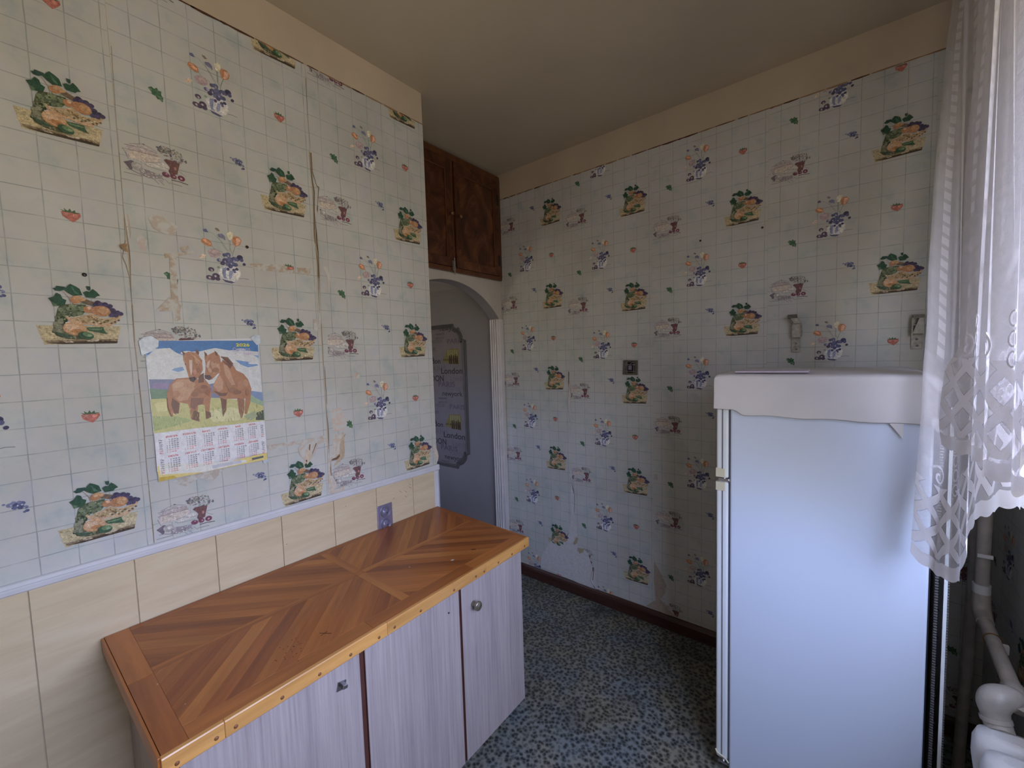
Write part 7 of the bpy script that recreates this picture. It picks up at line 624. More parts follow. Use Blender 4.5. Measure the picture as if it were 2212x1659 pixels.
def stamp(x, z):
    pr.poly([(x, z), (x + .03, z + .055), (x + .06, z + .10), (x + .18, z + .105), (x + .19, z + .07), (x + .185, z - .02), (x + .06, z - .005)], (.26, .215, .08), 1, bx)
    for k in range(5): pr.poly([(x + .06 + k * .024, z + .05), (x + .078 + k * .024, z + .05), (x + .078 + k * .024, z + .095), (x + .06 + k * .024, z + .095)], (.36, .31, .15), 2, bx)
    for k, (dx, hh) in enumerate([(.085, .055), (.105, .062), (.130, .055), (.152, .066), (.170, .050)]):
        pr.poly([(x + dx - .009, z - .012), (x + dx - .007, z + hh * .7), (x + dx - .012, z + hh * .4)], (.07, .04, .03), 3, bx)
        pr.poly([(x + dx - .008, z - .014), (x + dx + .008, z - .014), (x + dx + .006, z + hh * .75), (x + dx - .006, z + hh * .75)], (.07, .04, .03), 3, bx)
        pr.motif([('e', (.07, .04, .03), [0, 0, 5.5, 7, 0])], x + dx, z + hh * .85, bx, lay=3)
    for k in range(6): pr.poly([(x + .01 + k * .022, z + .012), (x + .03 + k * .022, z + .018), (x + .015 + k * .022, z + .03)], (.10, .08, .04), 2, bx)
for zz in (1.407, 0.8955, 1.9185):
    pr.text('London', -.960, zz, .066, dkc, 5, .245, .012, bx=bx); pr.text('LONDON', -1.222, zz - .060, .066, dkc, 5, .293, .012, bx=bx)
    pr.text('PARIS', -.998, zz - .103, .058, vi, 4, .195, .02, bx=bx); pr.text('newyork', -.955, zz - .175, .056, dkc, 5, .232, .004, bx=bx)
    pr.text('London', -1.175, zz + .082, .055, dkc, 5, .215, .016, bx=bx); pr.text('London', -1.095, zz + .243, .055, md, 3, .17, 0, bx=bx); pr.text('PARIS', -.875, zz + .236, .050, vi, 3, .17, .014, bx=bx)
    pr.text('newyork', -1.01, zz + .275, .030, md, 3, .11, .02, bx=bx); pr.text('London', -.86, zz - .055, .055, (.20, .17, .20), 2, .20, 0, bx=bx)
    pr.text('PARIS', -1.10, zz + .02, .06, (.21, .18, .21), 2, .20, 0, bx=bx); pr.text('London', -1.20, zz + .185, .055, (.15, .13, .15), 2, .19, 0, bx=bx)
    pr.text('Paris', -.90, zz - .135, .06, (.21, .18, .22), 2, .15, -.01, bx=bx); pr.text('newyork', -1.0, zz - .205, .03, (.13, .11, .14), 3, .10, .02, bx=bx)
    stamp(-.935, zz + .090)
    pr.poly([(-1.10, zz + .17), (-1.085, zz + .33), (-1.07, zz + .17), (-1.04, zz + .13), (-1.03, zz + .08), (-1.06, zz + .12), (-1.085, zz + .15), (-1.12, zz + .08)], (.16, .10, .06), 2, bx)
pr.build('city_lettering', 'print', lambda u, v, h: (u, -h, v), t.o, h=.0018, loc=t.loc)

# ================================================================= BASE CABINET + COUNTERTOP
t = Thing('base_cabinet', (0.29, -1.51, 0.0), 'long base cabinet with three pale lilac woodgrain doors under the parquet countertop', 'cabinet')
CY0, CY1 = -2.062, -0.962; XF = 0.548
def slab(n, a, b, m='cab', p=None, bv=.0008): return t.part(box(a, b), n, m, p, bevel=bv, seg=1)
slab('side_panel', (.012, CY1 - .018, .105), (XF - .018, CY1, .765)); slab('side_panel', (.012, CY0, .105), (XF - .018, CY0 + .018, .765))
slab('bottom_panel', (.012, CY0 + .018, .105), (XF - .018, CY1 - .018, .123)); slab('back_panel', (.010, CY0 + .018, .123), (.012, CY1 - .018, .765), 'dark')
for y in (-1.666, -1.300): slab('divider', (.012, y - .009, .123), (XF - .020, y + .009, .765), 'dark')
slab('plinth', (.06, CY0 + .03, 0), (.44, CY1 - .03, .105), 'dark')
DR = [(-2.060, -1.672, 'left', .762), (-1.658, -1.3035, 'mid', .7515), (-1.2945, -.957, 'right', .754)]
for y0, y1, w, zt in DR:
    z0 = .119
    core = t.part(box((XF - .017, y0, z0), (XF - .0005, y1, zt)), 'door', 'cabedge', bevel=.0012, seg=1)
    t.part(box((XF - .0008, y0 + .0015, z0 + .0012), (XF + .0008, y1 - .0015, zt - .0015)), 'door_facing', 'cab', core)
    if w == 'right':
        k = t.part(MB().lathe([(.0, 0), (.010, 0), (.009, .004), (.0065, .008), (.0065, .015), (.013, .018), (.0165, .022), (.0165, .027), (.0145, .030), (.013, .0295), (.011, .031), (.0, .033)], (XF + .0008, -1.238, .664), (1, 0, 0), 28), 'knob', 'knobg', core)
        tag(k, 'round antique bronze knob')
    if w == 'left':
        b = MB(); b.prism([(-.013, -.010), (.011, -.014), (.015, .007), (-.008, .013)], 0, .003, lambda a, c, h: (XF + .0008 + h, -1.729 + a, .691 + c)); b.prism([(-.002, -.004), (.010, -.006), (.012, .001), (.001, .004)], .003, .016, lambda a, c, h: (XF + .0008 + h, -1.729 + a, .691 + c))
        tag(t.part(b, 'broken_catch', 'chrome', core), 'leftover chrome catch plate')
        t.part(MB().lathe([(0, 0), (.0025, 0), (.002, .0015), (0, .002)], (XF + .0038, -1.733, .695), (1, 0, 0), 10), 'screw', 'dark', core)
    if w == 'mid':
        t.part(MB().lathe([(0, 0), (.0035, 0), (.003, .0012), (0, .0015)], (XF + .0008, -1.352, .689), (1, 0, 0), 12), 'screw', 'black', core)
for y in (-1.665, -1.299): slab('edge_strip', (XF - .016, y - .0062 if y < -1.5 else y - .0040, .119), (XF - .004, y + .0062 if y < -1.5 else y + .0040, .752), 'cabedge', bv=0)

ZT = .805
t = Thing('countertop', (0.29, -1.508, .768), 'varnished wooden countertop in herringbone parquet with a pale pine front edge', 'countertop')
# outer outline, slightly out of square
A = [(.008, -2.095), (.572, -2.087), (.572, -.9475), (.008, -.9205)]   # (x, y)
t.part(MB().prism(A, .768, ZT - .0045, mz), 'core_board', 'cabedge')
def plank(poly, mat, ang, z1=None, name='plank'):
    """poly in (x,y); object local x axis follows the grain"""
    cx = sum(p[0] for p in poly) / len(poly); cy = sum(p[1] for p in poly) / len(poly); c, s = math.cos(ang), math.sin(ang)
    loc = [((p[0] - cx) * c + (p[1] - cy) * s, -(p[0] - cx) * s + (p[1] - cy) * c) for p in poly]
    zt = (ZT if z1 is None else z1) + R.uniform(-.00015, .00015); n = len(loc)
    ins = .00025; k = [(a * (1 - ins / max(.02, math.hypot(a, b))), b * (1 - ins / max(.02, math.hypot(a, b)))) for a, b in loc]
    mb = MB(); vs = [(a, b, -.0045) for a, b in k] + [(a, b, -.0004) for a, b in k] + [(a * (1 - .0006 / max(.02, math.hypot(a, b))), b * (1 - .0006 / max(.02, math.hypot(a, b))), 0) for a, b in k]
    fs = [(i + o * n, (i + 1) % n + o * n, (i + 1) % n + (o + 1) * n, i + (o + 1) * n) for o in (0, 1) for i in range(n)] + [tuple(range(2 * n, 3 * n)), tuple(reversed(range(n)))]
    mb.add(vs, fs); o = mb.build(name, mat, t.o); o.location = (cx - t.loc[0], cy - t.loc[1], zt - t.loc[2]); o.rotation_euler = (0, 0, ang); return o
def cliphp(poly, a, b, c):   # keep a*x+b*y<=c
    out = []
    for i in range(len(poly)):
        p = poly[i]; q = poly[(i + 1) % len(poly)]; dp = c - a * p[0] - b * p[1]; dq = c - a * q[0] - b * q[1]
        if dp >= 0: out.append(p)
        if (dp >= 0) != (dq >= 0): k = dp / (dp - dq); out.append((p[0] + k * (q[0] - p[0]), p[1] + k * (q[1] - p[1])))
    return out
def area(p): return abs(sum(p[i][0] * p[(i + 1) % len(p)][1] - p[(i + 1) % len(p)][0] * p[i][1] for i in range(len(p)))) / 2
RG = [((.032, -2.046), (.262, -1.516), 1), ((.285, -2.046), (.526, -1.516), -1), ((.032, -1.487), (.262, -.9575), -1), ((.285, -1.487), (.526, -.9575), 1)]
pat = [0, 2, 0, 1, 3, 0, 2, 1, 0, 1, 2, 0, 3, 0, 1, 2, 0]
for r_, ((xa_, ya_), (xb_, yb_), sg) in enumerate(RG):
    base = [(xa_, ya_), (xb_, ya_), (xb_, yb_), (xa_, yb_)]
    # family of lines y - sg*x = k ; spacing .0505 along y
    ref = {0: -1.6745 - .015, 1: -1.52 + .526 - 0.0, 2: -.983 - 0.0, 3: -1.4759 - .3005}[r_]
    ref = {0: -1.7005, 1: -0.9965 - .2475 , 2: -.984, 3: -1.7765}[r_]
    for k in range(-18, 24):
        c0 = ref + k * .0505; c1 = c0 + .0505
        p = cliphp(base, -(-sg), -1, -c0) if False else cliphp(cliphp(base, -sg, 1, c1), sg, -1, -c0)
        if len(p) < 3 or area(p) < 4e-5: continue
        plank(p, 'plank%d' % pat[(k * 3 + r_ * 5 + (k * k) % 4) % len(pat)], PI / 4 if sg > 0 else -PI / 4 + PI)
def rect(x0, y0, x1, y1, m, an=PI / 2): plank([(x0, y0), (x1, y0), (x1, y1), (x0, y1)], m, an)
rect(.262, -2.046, .2735, -1.516, 'plank1'); rect(.2735, -2.046, .285, -1.516, 'plank0'); rect(.262, -1.487, .2735, -.9575, 'plank3'); rect(.2735, -1.487, .285, -.9575, 'plank1')
rect(.032, -1.516, .262, -1.487, 'plank1', 0); rect(.285, -1.516, .526, -1.487, 'plank3', 0); rect(.262, -1.516, .285, -1.487, 'plank0', 0)
plank([(.526, -2.046), (.572, -2.046), (.572, -1.64), (.526, -1.64)], 'plank1', PI / 2); plank([(.526, -1.64), (.572, -1.64), (.572, -1.25), (.526, -1.25)], 'plank0', PI / 2); plank([(.526, -1.25), (.572, -1.25), (.572, -.9575), (.526, -.9575)], 'plank1', PI / 2)
plank([(.008, -2.046), (.032, -2.046), (.032, -1.45), (.008, -1.45)], 'plank0', PI / 2); plank([(.008, -1.45), (.032, -1.45), (.032, -.9575), (.008, -.9575)], 'plank0', PI / 2)
plank([(.008, -2.096), (.29, -2.092), (.29, -2.046), (.008, -2.046)], 'plank1', 0); plank([(.29, -2.092), (.572, -2.088), (.572, -2.046), (.29, -2.046)], 'plank0', 0)
plank([(.008, -.9575), (.30, -.9575), (.30, -.9335), (.008, -.9195)], 'plank0', 0); plank([(.30, -.9575), (.572, -.9575), (.572, -.9465), (.30, -.9335)], 'plank1', 0)
ep = [(0, .767), (.0085, .767), (.0105, .770), (.0105, .8015), (.0085, .8045), (0, .8050)]
segs = [(-2.090, -1.9900), (-1.9895, -1.6048), (-1.6043, -1.2002), (-1.1997, -.9455)]
eo = [t.part(MB().prism(ep, a, b, lambda p, q, h: (.572 + p, h, q)), 'edge_strip', 'edgewood', bevel=.0008, seg=1) for a, b in segs]
tag(eo[0], 'pale pine front edging')
t.part(MB().prism([(.008, -2.0965), (.575, -2.0885), (.575, -2.0945), (.008, -2.1025)], .768, .8042, mz), 'edge_strip', 'plank1', bevel=.0015)
for y in (-2.068, -2.005, -1.971, -1.880, -1.795, -1.7147, -1.632, -1.582, -1.490, -1.355, -1.253, -1.211, -1.134, -1.055, -.976):
    sg_ = [i for i, (a, b) in enumerate(segs) if a <= y <= b][0]
    t.part(MB().lathe([(0, 0), (.0042, 0), (.0040, .0009), (0, .0011)], (.5824, y, .7785 + .002 * R.random()), (1, 0, 0), 12), 'dowel', 'dowel', eo[sg_])

# ================================================================= THINGS ON THE LEFT WALL
t = Thing('wall_calendar', (0.005, -1.81, 1.40), '2026 wall calendar with two brown horses taped to the left wall', 'calendar')
T_ = [(-1.960, 1.5995), (-1.665, 1.6147), (-1.667, 1.1998), (-1.956, 1.1948)]
nx, ny = 12, 16; vs = []; 
def cpos(a, b):
    x = T_[3][0] * (1 - a) * (1 - b) + T_[2][0] * a * (1 - b) + T_[0][0] * (1 - a) * b + T_[1][0] * a * b
    z = T_[3][1] * (1 - a) * (1 - b) + T_[2][1] * a * (1 - b) + T_[0][1] * (1 - a) * b + T_[1][1] * a * b
    return x, z
def chh(u, z): return .0036 + .008 * (1.6 - z)
for j in range(ny + 1):
    for i in range(nx + 1): u, z = cpos(i / nx, j / ny); vs.append((chh(u, z), u, z))
mb = MB(); mb.add(vs, [(j * 13 + i, j * 13 + i + 1, (j + 1) * 13 + i + 1, (j + 1) * 13 + i) for j in range(ny) for i in range(nx)], True)
M_['calpaper'] = simple('calendar_paper', (.74, .74, .76), .4, var=.04)
t.part(mb, 'sheet', 'calpaper')
pr = Print(.00001); pr.motif(MC, -1.96, 1.195)
yl = (.80, .78, .12); LX, LZ = -1.96, 1.195
def tx(s_, x, y, sz, c, w=None, bold=0.0, lay=len(MC) + 4, al='l'): pr.text(s_, LX + x / 1000, LZ + y / 1000, sz / 1000, c, lay, None if w is None else w / 1000, bold, al)
tx('2026', 226, 391, 13.5, yl, 40, .03); tx('Символ', 216, 376, 15, (.52, .54, .70), 50, .02); tx('года', 246, 364, 10, (.68, .52, .74), 22, .01)
RU = ['ЯНВАРЬ', 'ФЕВРАЛЬ', 'МАРТ', 'АПРЕЛЬ', 'МАЙ', 'ИЮНЬ', 'ИЮЛЬ', 'АВГУСТ', 'СЕНТЯБРЬ', 'ОКТЯБРЬ', 'НОЯБРЬ', 'ДЕКАБРЬ']
mx_ = [43, 85, 128, 171, 214, 256]
for mI in range(12):
    r2, c2 = divmod(mI, 6); bx_ = mx_[c2]; by = (124.5, 66.5)[r2] + c2 * .75
    tx(RU[mI], bx_, by, 7.2, (.58, .10, .10), {0: 29, 1: 33, 2: 22, 3: 27, 4: 15, 5: 21, 6: 25, 7: 28, 8: 36, 9: 31, 10: 28, 11: 30}[mI], .03, al='c')
    d0, nd = calendar.monthrange(2026, mI + 1)
    for d in range(1, nd + 1):
        wk, wd_ = divmod(d0 + d - 1, 7)
        tx(str(d), bx_ - 14 + wk * 6.3 - (1.6 if d > 9 else 0), by - 8.2 - wd_ * 6.0, 5.4, (.62, .16, .16) if wd_ > 4 else (.06, .06, .08), 4.6 if d > 9 else 1.9, .03)
for r2, by in ((0, 116.5), (1, 59)):
    for k, dn in enumerate(['Пн', 'Вт', 'Ср', 'Чт', 'Пт', 'Сб', 'Вс']):
        for xx, ad in ((12, 0), (281, 4.5)): tx(dn, xx, by + ad - k * 6.2, 5.6, (.60, .14, .14) if k > 4 else (.06, .06, .08), 8, .03)
pr.build('calendar_print', 'calprint', lambda u, v, h: (chh(u, v) + h + .0003, u, v), t.o, loc=t.loc)
def tp(pts, h=.0062):
    t.part(MB().prism(pts, h, h + .0004, lambda a, b, q: (q, a, b)), 'tape_piece', 'tape')
tp([(-1.972, 1.60), (-1.960, 1.612), (-1.944, 1.616), (-1.928, 1.603), (-1.930, 1.585), (-1.945, 1.572), (-1.968, 1.560)]); tp([(-1.690, 1.614), (-1.676, 1.626), (-1.660, 1.622), (-1.661, 1.596), (-1.672, 1.590)]); tp([(-1.680, 1.200), (-1.664, 1.206), (-1.662, 1.190), (-1.676, 1.186)], .0056)

t = Thing('double_socket', (0.005, -1.2145, .86), 'lavender metallic double power socket on the cream panels just above the countertop', 'power socket')
t.part(MB().prism([(-1.252, .776), (-1.178, .776), (-1.178, .9035), (-1.252, .9035)], .0052, .0100, mL_ if False else (lambda u, v, h: (h, u, v))), 'cover_plate', 'socket', bevel=.002)
for z in (.872, .8185):
    s = t.part(MB().lathe([(.0, .003), (.0165, .003), (.018, .0095), (.021, .0105), (.0225, .0095), (.0225, 0)], (.0095, -1.2145, z), (1, 0, 0), 28), 'socket_well', 'socketd')
    t.part(MB().lathe([(0, 0), (.0165, 0), (.0165, .0008), (0, .0010)], (.0122, -1.2145, z), (1, 0, 0), 24), 'well_insert', 'socket', s)
    for dy, dz in ((-.0068, .0068), (.0068, -.0068)): t.part(MB().lathe([(0, 0), (.0028, 0), (.0028, .0006), (0, .0007)], (.0132, -1.2145 + dy, z + dz), (1, 0, 0), 12), 'pin_hole', 'black', s)

# ================================================================= THINGS ON THE BACK WALL
t = Thing('wall_box', (0.62, -0.002, 1.405), 'open black square switch box without cover in the wallpapered back wall', 'switch box')
t.part(MB().prism([(.592, 1.412), (.650, 1.408), (.652, 1.478), (.598, 1.480)], .0045, .0065, mB), 'back_plate', 'dark')
f = MB(); o_, i_ = [(.576, 1.405), (.662, 1.403), (.664, 1.484), (.582, 1.486)], [(.594, 1.415), (.648, 1.412), (.649, 1.474), (.600, 1.476)]
for k in range(4):
    q = [o_[k], o_[(k + 1) % 4], i_[(k + 1) % 4], i_[k]]; f.prism(q, .0045, .011, mB)
t.part(f, 'box_rim', 'bracketd', bevel=.0015)
t.part(MB().tube([mB(.592, 1.462, .012), mB(.652, 1.460, .012)], .002, 8).tube([mB(.594, 1.424, .012), mB(.650, 1.422, .012)], .002, 8).tube([mB(.604, 1.478, .012), mB(.602, 1.412, .012)], .0015, 8).tube([mB(.645, 1.476, .012), mB(.642, 1.412, .012)], .0015, 8), 'mounting_bars', 'steel')
t.part(MB().box((.612, -.014, 1.432), (.630, -.006, 1.455)).tube([(.62, -.010, 1.455), (.628, -.014, 1.470), (.640, -.012, 1.473)], .002, 8), 'terminal_block', 'socketd')
GRP = None
def bracket(u, lab, left, dark):
    t = Thing('wall_bracket', (u, -0.003, 1.51), lab, 'bracket')
    pl = t.part(MB().prism([(u - .014, 1.508), (u + .018, 1.507), (u + .018, 1.640), (u - .014, 1.640)], .0045, .008, mB), 'mounting_plate', 'bracket', bevel=.001, seg=1)
    tag(pl, 'paint stained white mounting plate')
    for du, z in ((.002, 1.545), (.004, 1.520)): t.part(MB().lathe([(0, 0), (.0042, 0), (.0035, .0018), (0, .0024)], mB(u + du, z, .008), (0, -1, 0), 12), 'screw', 'steel', pl)
    a = MB()
    if left:   # hinged arm leaning up and away
        a.prism([(u - .012, 1.572), (u + .022, 1.570), (u + .024, 1.625), (u + .018, 1.640), (u - .004, 1.642), (u - .012, 1.625)], .014, .030, mB)
        a.prism([(u + .020, 1.575), (u + .0235, 1.575), (u + .0235, 1.635), (u + .020, 1.630)], .008, .034, mB)
        a.prism([(u - .004, 1.632), (u + .020, 1.632), (u + .012, 1.652), (u - .008, 1.662), (u - .016, 1.655)], .016, .044, mB)
    else:
        a.prism([(u - .014, 1.565), (u + .020, 1.565), (u + .020, 1.628), (u + .006, 1.628)], .014, .030, mB)
        a.prism([(u - .016, 1.560), (u - .012, 1.560), (u - .010, 1.632), (u - .016, 1.630)], .008, .036, mB)
        a.prism([(u - .014, 1.624), (u + .024, 1.626), (u + .024, 1.634), (u - .014, 1.633)], .010, .036, mB)
    arm = t.part(a, 'hinged_arm', 'bracket', bevel=.001, seg=1)
    t.part(MB().box((u - .026 if left else u - .014, -.046, 1.655 if left else 1.628), (u + .006 if left else u + .018, -.012, 1.671 if left else 1.636)), 'arm_cap', 'bracketd', arm, bevel=.001, seg=1)
    t.part(MB().tube([mB(u - .010, 1.600, .022), mB(u + .027, 1.598, .022)], .0035, 10), 'hinge_pin', 'steel', arm)
bracket(1.384, 'metal shelf bracket on the back wall left above the fridge, arm folded up', True, False)
bracket(1.769, 'metal shelf bracket on the back wall half hidden by the lace curtain edge', False, True)

# ================================================================= FRIDGE
FX0, FX1, FY0, FY1, FZ1 = 1.258, 1.742, -.700, -.150, 1.440
t = Thing('refrigerator', (1.49, -.425, 0.0), 'tall white two door refrigerator seen from its side, in front of the back wall', 'refrigerator')
t.part(box((FX0, FY0, .035), (FX1, FY1, FZ1)), 'body', 'fridge', bevel=.006, seg=3)
t.part(box((FX0 - .006, FY0 + .008, .05), (FX0 + .001, FY1 - .008, FZ1 - .006)), 'gasket', 'gasket')
for z0, z1 in ((1.088, FZ1 - .002), (.062, 1.075)):
    d = t.part(box((1.2145, FY0 + .002, z0), (FX0 - .006, FY1 - .002, z1)), 'door', 'fdoor', bevel=.007, seg=3)
    # ribbed edge of the door facing the camera
    t.part(box((1.2330, FY0 + .0005, z0 + .008), (1.2360, FY0 + .0026, z1 - .008)), 'door_groove', 'gasket', d)
    if z0 > 1: t.part(box((1.2125, FY0 + .0002, z0 + .002), (1.2430, FY0 + .05, z0 + .034)), 'end_cap', 'beige', d, bevel=.002)
    else: t.part(box((1.2125, FY0 + .0002, z1 - .032), (1.2430, FY0 + .05, z1 - .001)), 'end_cap', 'beige', d, bevel=.002)
t.part(MB().box((1.222, FY0 + .004, 1.0765), (1.262, FY0 + .05, 1.0865)).tube([(1.238, FY0 + .014, 1.070), (1.238, FY0 + .014, 1.094)], .006, 12).lathe([(0, 0), (.005, 0), (.0045, .003), (0, .004)], (1.252, FY0 + .004, 1.083), (0, -1, 0), 10), 'hinge', 'chrome')
t.part(MB().box((1.222, FY0 + .004, .044), (1.275, FY0 + .05, .052)).tube([(1.238, FY0 + .014, .040), (1.238, FY0 + .014, .064)], .006, 12), 'hinge', 'chrome')
t.part(MB().tube([(1.2135, FY0 + .003, .088), (1.220, FY0 - .001, .080), (1.245, FY0 - .001, .074), (1.256, FY0 + .001, .060)], .003, 8), 'door_trim', 'beige')
for x, y in ((1.29, -.66), (1.29, -.19), (1.71, -.66), (1.71, -.19)): t.part(MB().lathe([(.018, 0), (.018, .012), (.010, .014), (.010, .036)], (x, y, 0), (0, 0, 1), 14), 'foot', 'black')
t.part(box((FX1, FY0 + .012, .12), (FX1 + .004, FY1 - .012, 1.38)), 'back_panel', 'black')
cn = MB()
for y in (FY0 + .010, FY0 + .030, FY1 - .03): cn.tube([(FX1 + .034, y, .20), (FX1 + .034, y, 1.33)], .0022, 8)
cn.box((FX1 + .029, FY0 + .004, .16), (FX1 + .036, FY0 + .0075, 1.36))
cd_ = t.part(cn, 'condenser_rail', 'fdoor')
tubes = MB(); k = 0
for i in range(14):
    z = .24 + i * .08; tubes.tube([(FX1 + .022, FY0 + .02, z), (FX1 + .022, FY1 - .03, z)], .003, 8)
t.part(tubes, 'condenser_tube', 'black')
wm = MB()
for i in range(150):
    z = .20 + i * .0076
    wm.box((FX1 + .0365, FY0 + .003, z), (FX1 + .0395, FY1 - .03, z + .0028)); wm.box((FX1 + .012, FY0 + .004, z), (FX1 + .019, FY1 - .03, z + .0022))
tag(t.part(wm, 'condenser_wires', 'steel'), kind='stuff')

# oilcloth over the fridge
t = Thing('fridge_cover', (1.49, -.425, FZ1), 'creased white oilcloth draped over the top of the refrigerator', 'cover')
prof = []
def cloth():
    vs = []; fs = []
    # across: left skirt (x), top; along: front skirt(y) ; build as heightfield unrolled: a along x, b along y
    xs = [(-1, k) for k in np.linspace(0, 1, 7)] + [(0, k) for k in np.linspace(0, 1, 34)][1:] + [(1, k) for k in np.linspace(0, 1, 4)][1:]
    ys = [(-1, k) for k in np.linspace(0, 1, 9)] + [(0, k) for k in np.linspace(0, 1, 16)][1:]
    X0, X1_, Y0 = 1.2105, FX1 + .004, FY0 - .0045; top = FZ1 + .004
    for si, a in xs:
        for sj, b in ys:
            x = X0 if si < 0 else (X1_ if si > 0 else X0 + (X1_ - X0) * a); y = Y0 if sj < 0 else Y0 + (FY1 - Y0) * b
            if si == 0 and sj == 0: z = top
            else:
                q = 0.0
                if si < 0: q = max(q, (1 - a))
                if sj < 0: q = max(q, (1 - b))
                if si > 0: q = max(q, a * .5)
                hem = .118 if x < 1.276 else .134 + .002 * math.sin(x * 40)
                if si < 0: hem = .118
                z = top - q * hem
                if sj < 0: y -= .0015 + .0042 * abs(noise.noise(Vector((x * 14, z * 16, 1)))) * q + .0012 * q
                if si < 0: x -= .0015 + .004 * abs(noise.noise(Vector((y * 14, z * 16, 5)))) * q
            z += .0012 * noise.noise(Vector((x * 12, y * 12, 3))) if si == 0 and sj == 0 else 0
            vs.append((x, y, z))
    w = len(ys)
    for i in range(len(xs) - 1):
        for j in range(w - 1): fs.append((i * w + j, (i + 1) * w + j, (i + 1) * w + j + 1, i * w + j + 1))
    return vs, fs
vs, fs = cloth(); mb = MB(); mb.add(vs, fs, True); o = t.part(mb, 'sheet', 'cloth'); so = o.modifiers.new('thick', 'SOLIDIFY'); so.thickness = .0012; so.offset = 1
ev = o.modifiers.new('soft', 'SUBSURF'); ev.levels = 1; ev.render_levels = 1
t.part(MB().prism([(1.648, 1.318), (1.682, 1.318), (1.6815, 1.270)], .7065, .7078, lambda a, b, h: (a, -h, b)), 'hanging_corner', 'cloth')
tag(MB().prism([(0, 0), (.207, -.006), (.212, .13), (.010, .125)], 0, .0008, mz).build('paper_sheet', 'paperw'), None)
o = bpy.data.objects['paper_sheet']; o.location = (1.262, -.678, FZ1 + .0078); tag(o, 'thin lilac folded paper lying on the oilcloth on top of the refrigerator', 'paper')
me = o.data; bm = bmesh.new(); bm.from_mesh(me)
r = bmesh.ops.create_cube(bm, size=1, matrix=Matrix.Translation((.105, .0635, .0035)) @ Matrix.Rotation(.02, 4, 'Z') @ Matrix.Diagonal((.20, .12, .0035, 1))); bm.to_mesh(me); bm.free()

# ================================================================= PIPES AND RADIATOR
def catmull(P, n):
    out = []
    for i in range(len(P) - 1):
        p0 = P[max(0, i - 1)]; p1 = P[i]; p2 = P[i + 1]; p3 = P[min(len(P) - 1, i + 2)]
        for k in range(n):
            q = k / n; out.append(.5 * ((2 * p1) + (-p0 + p2) * q + (2 * p0 - 5 * p1 + 4 * p2 - p3) * q * q + (-p0 + 3 * p1 - 3 * p2 + p3) * q ** 3))
    out.append(P[-1]); return out
t = Thing('heating_riser', (1.90, -.36, 0.0), 'painted vertical heating riser with bend in the dark corner behind the refrigerator', 'pipe')
t.part(MB().tube([(1.905, -.36, CEIL - .001), (1.903, -.36, 1.6), (1.900, -.36, .72)], .0165, 18), 'riser_pipe', 'pipe')
t.part(MB().tube([(1.900, -.36, .755), (1.900, -.36, .730), (1.900, -.362, .700), (1.900, -.385, .685), (1.900, -.42, .681)], [.020, .021, .0225, .021, .0195], 18), 'elbow', 'pipe')
t.part(MB().tube([(1.900, -.40, .682), (1.899, -.55, .668), (1.898, -.70, .655)], .0172, 18), 'branch_pipe', 'pipe')
t.part(MB().tube([(1.900, -.36, .775), (1.900, -.36, .748)], .0205, 18), 'collar', 'rad')
t.part(MB().box((1.884, -.385, .866), (1.917, -.379, .878)), 'pipe_clip', 'rad', bevel=.001)
cl = t.part(MB().tube([(1.900 + .019 * math.cos(a), -.505 + .004 * math.sin(a), .673 + .019 * math.sin(a)) for a in np.linspace(0, 2 * PI, 18)], .0018, 8), 'wire_tie', 'brass')
t.part(MB().box((1.914, -.520, .650), (1.928, -.508, .674)), 'pipe_hook', 'rad', bevel=.001)
t = Thing('return_pipe', (1.893, -.25, 0.0), 'thinner grey pipe rising from the floor behind the heating riser', 'pipe')
t.part(MB().tube([(1.902, -.262, .95), (1.900, -.262, .70), (1.896, -.225, .30), (1.893, -.20, 0.0)], .0155, 16), 'lower_pipe', 'pipe')
t.part(MB().tube([(1.902, -.262, CEIL - .001), (1.902, -.262, .94)], .0135, 16), 'upper_pipe', 'pipe')
t = Thing('radiator', (1.885, -1.20, 0.0), 'white cast iron radiator on the window wall at the lower right frame edge', 'radiator')
t.part(MB().tube([(1.898, -.69, .655), (1.896, -.715, .655), (1.893, -.738, .650), (1.888, -.752, .636)], [.0215, .0225, .0235, .023], 18), 'elbow', 'pipe')
def smooth(P, Q, n=5):
    P = [Vector((*p, q)) for p, q in zip(P, Q)] ; out = catmull(P, n); return [tuple(p[:3]) for p in out], [p[3] for p in out]
v = MB(); v.tube(*smooth([(1.893, -.735, .655), (1.884, -.742, .658), (1.862, -.750, .650), (1.855, -.754, .632), (1.858, -.757, .610), (1.862, -.762, .592), (1.864, -.775, .580)], [.022, .026, .031, .030, .026, .0255, .026]), 24)
t.part(v, 'valve', 'pipe'); t.part(MB().tube([(1.8580, -.757, .606), (1.8600, -.760, .597)], .0285, 20), 'union_ring', 'pipe')
sec0 = None
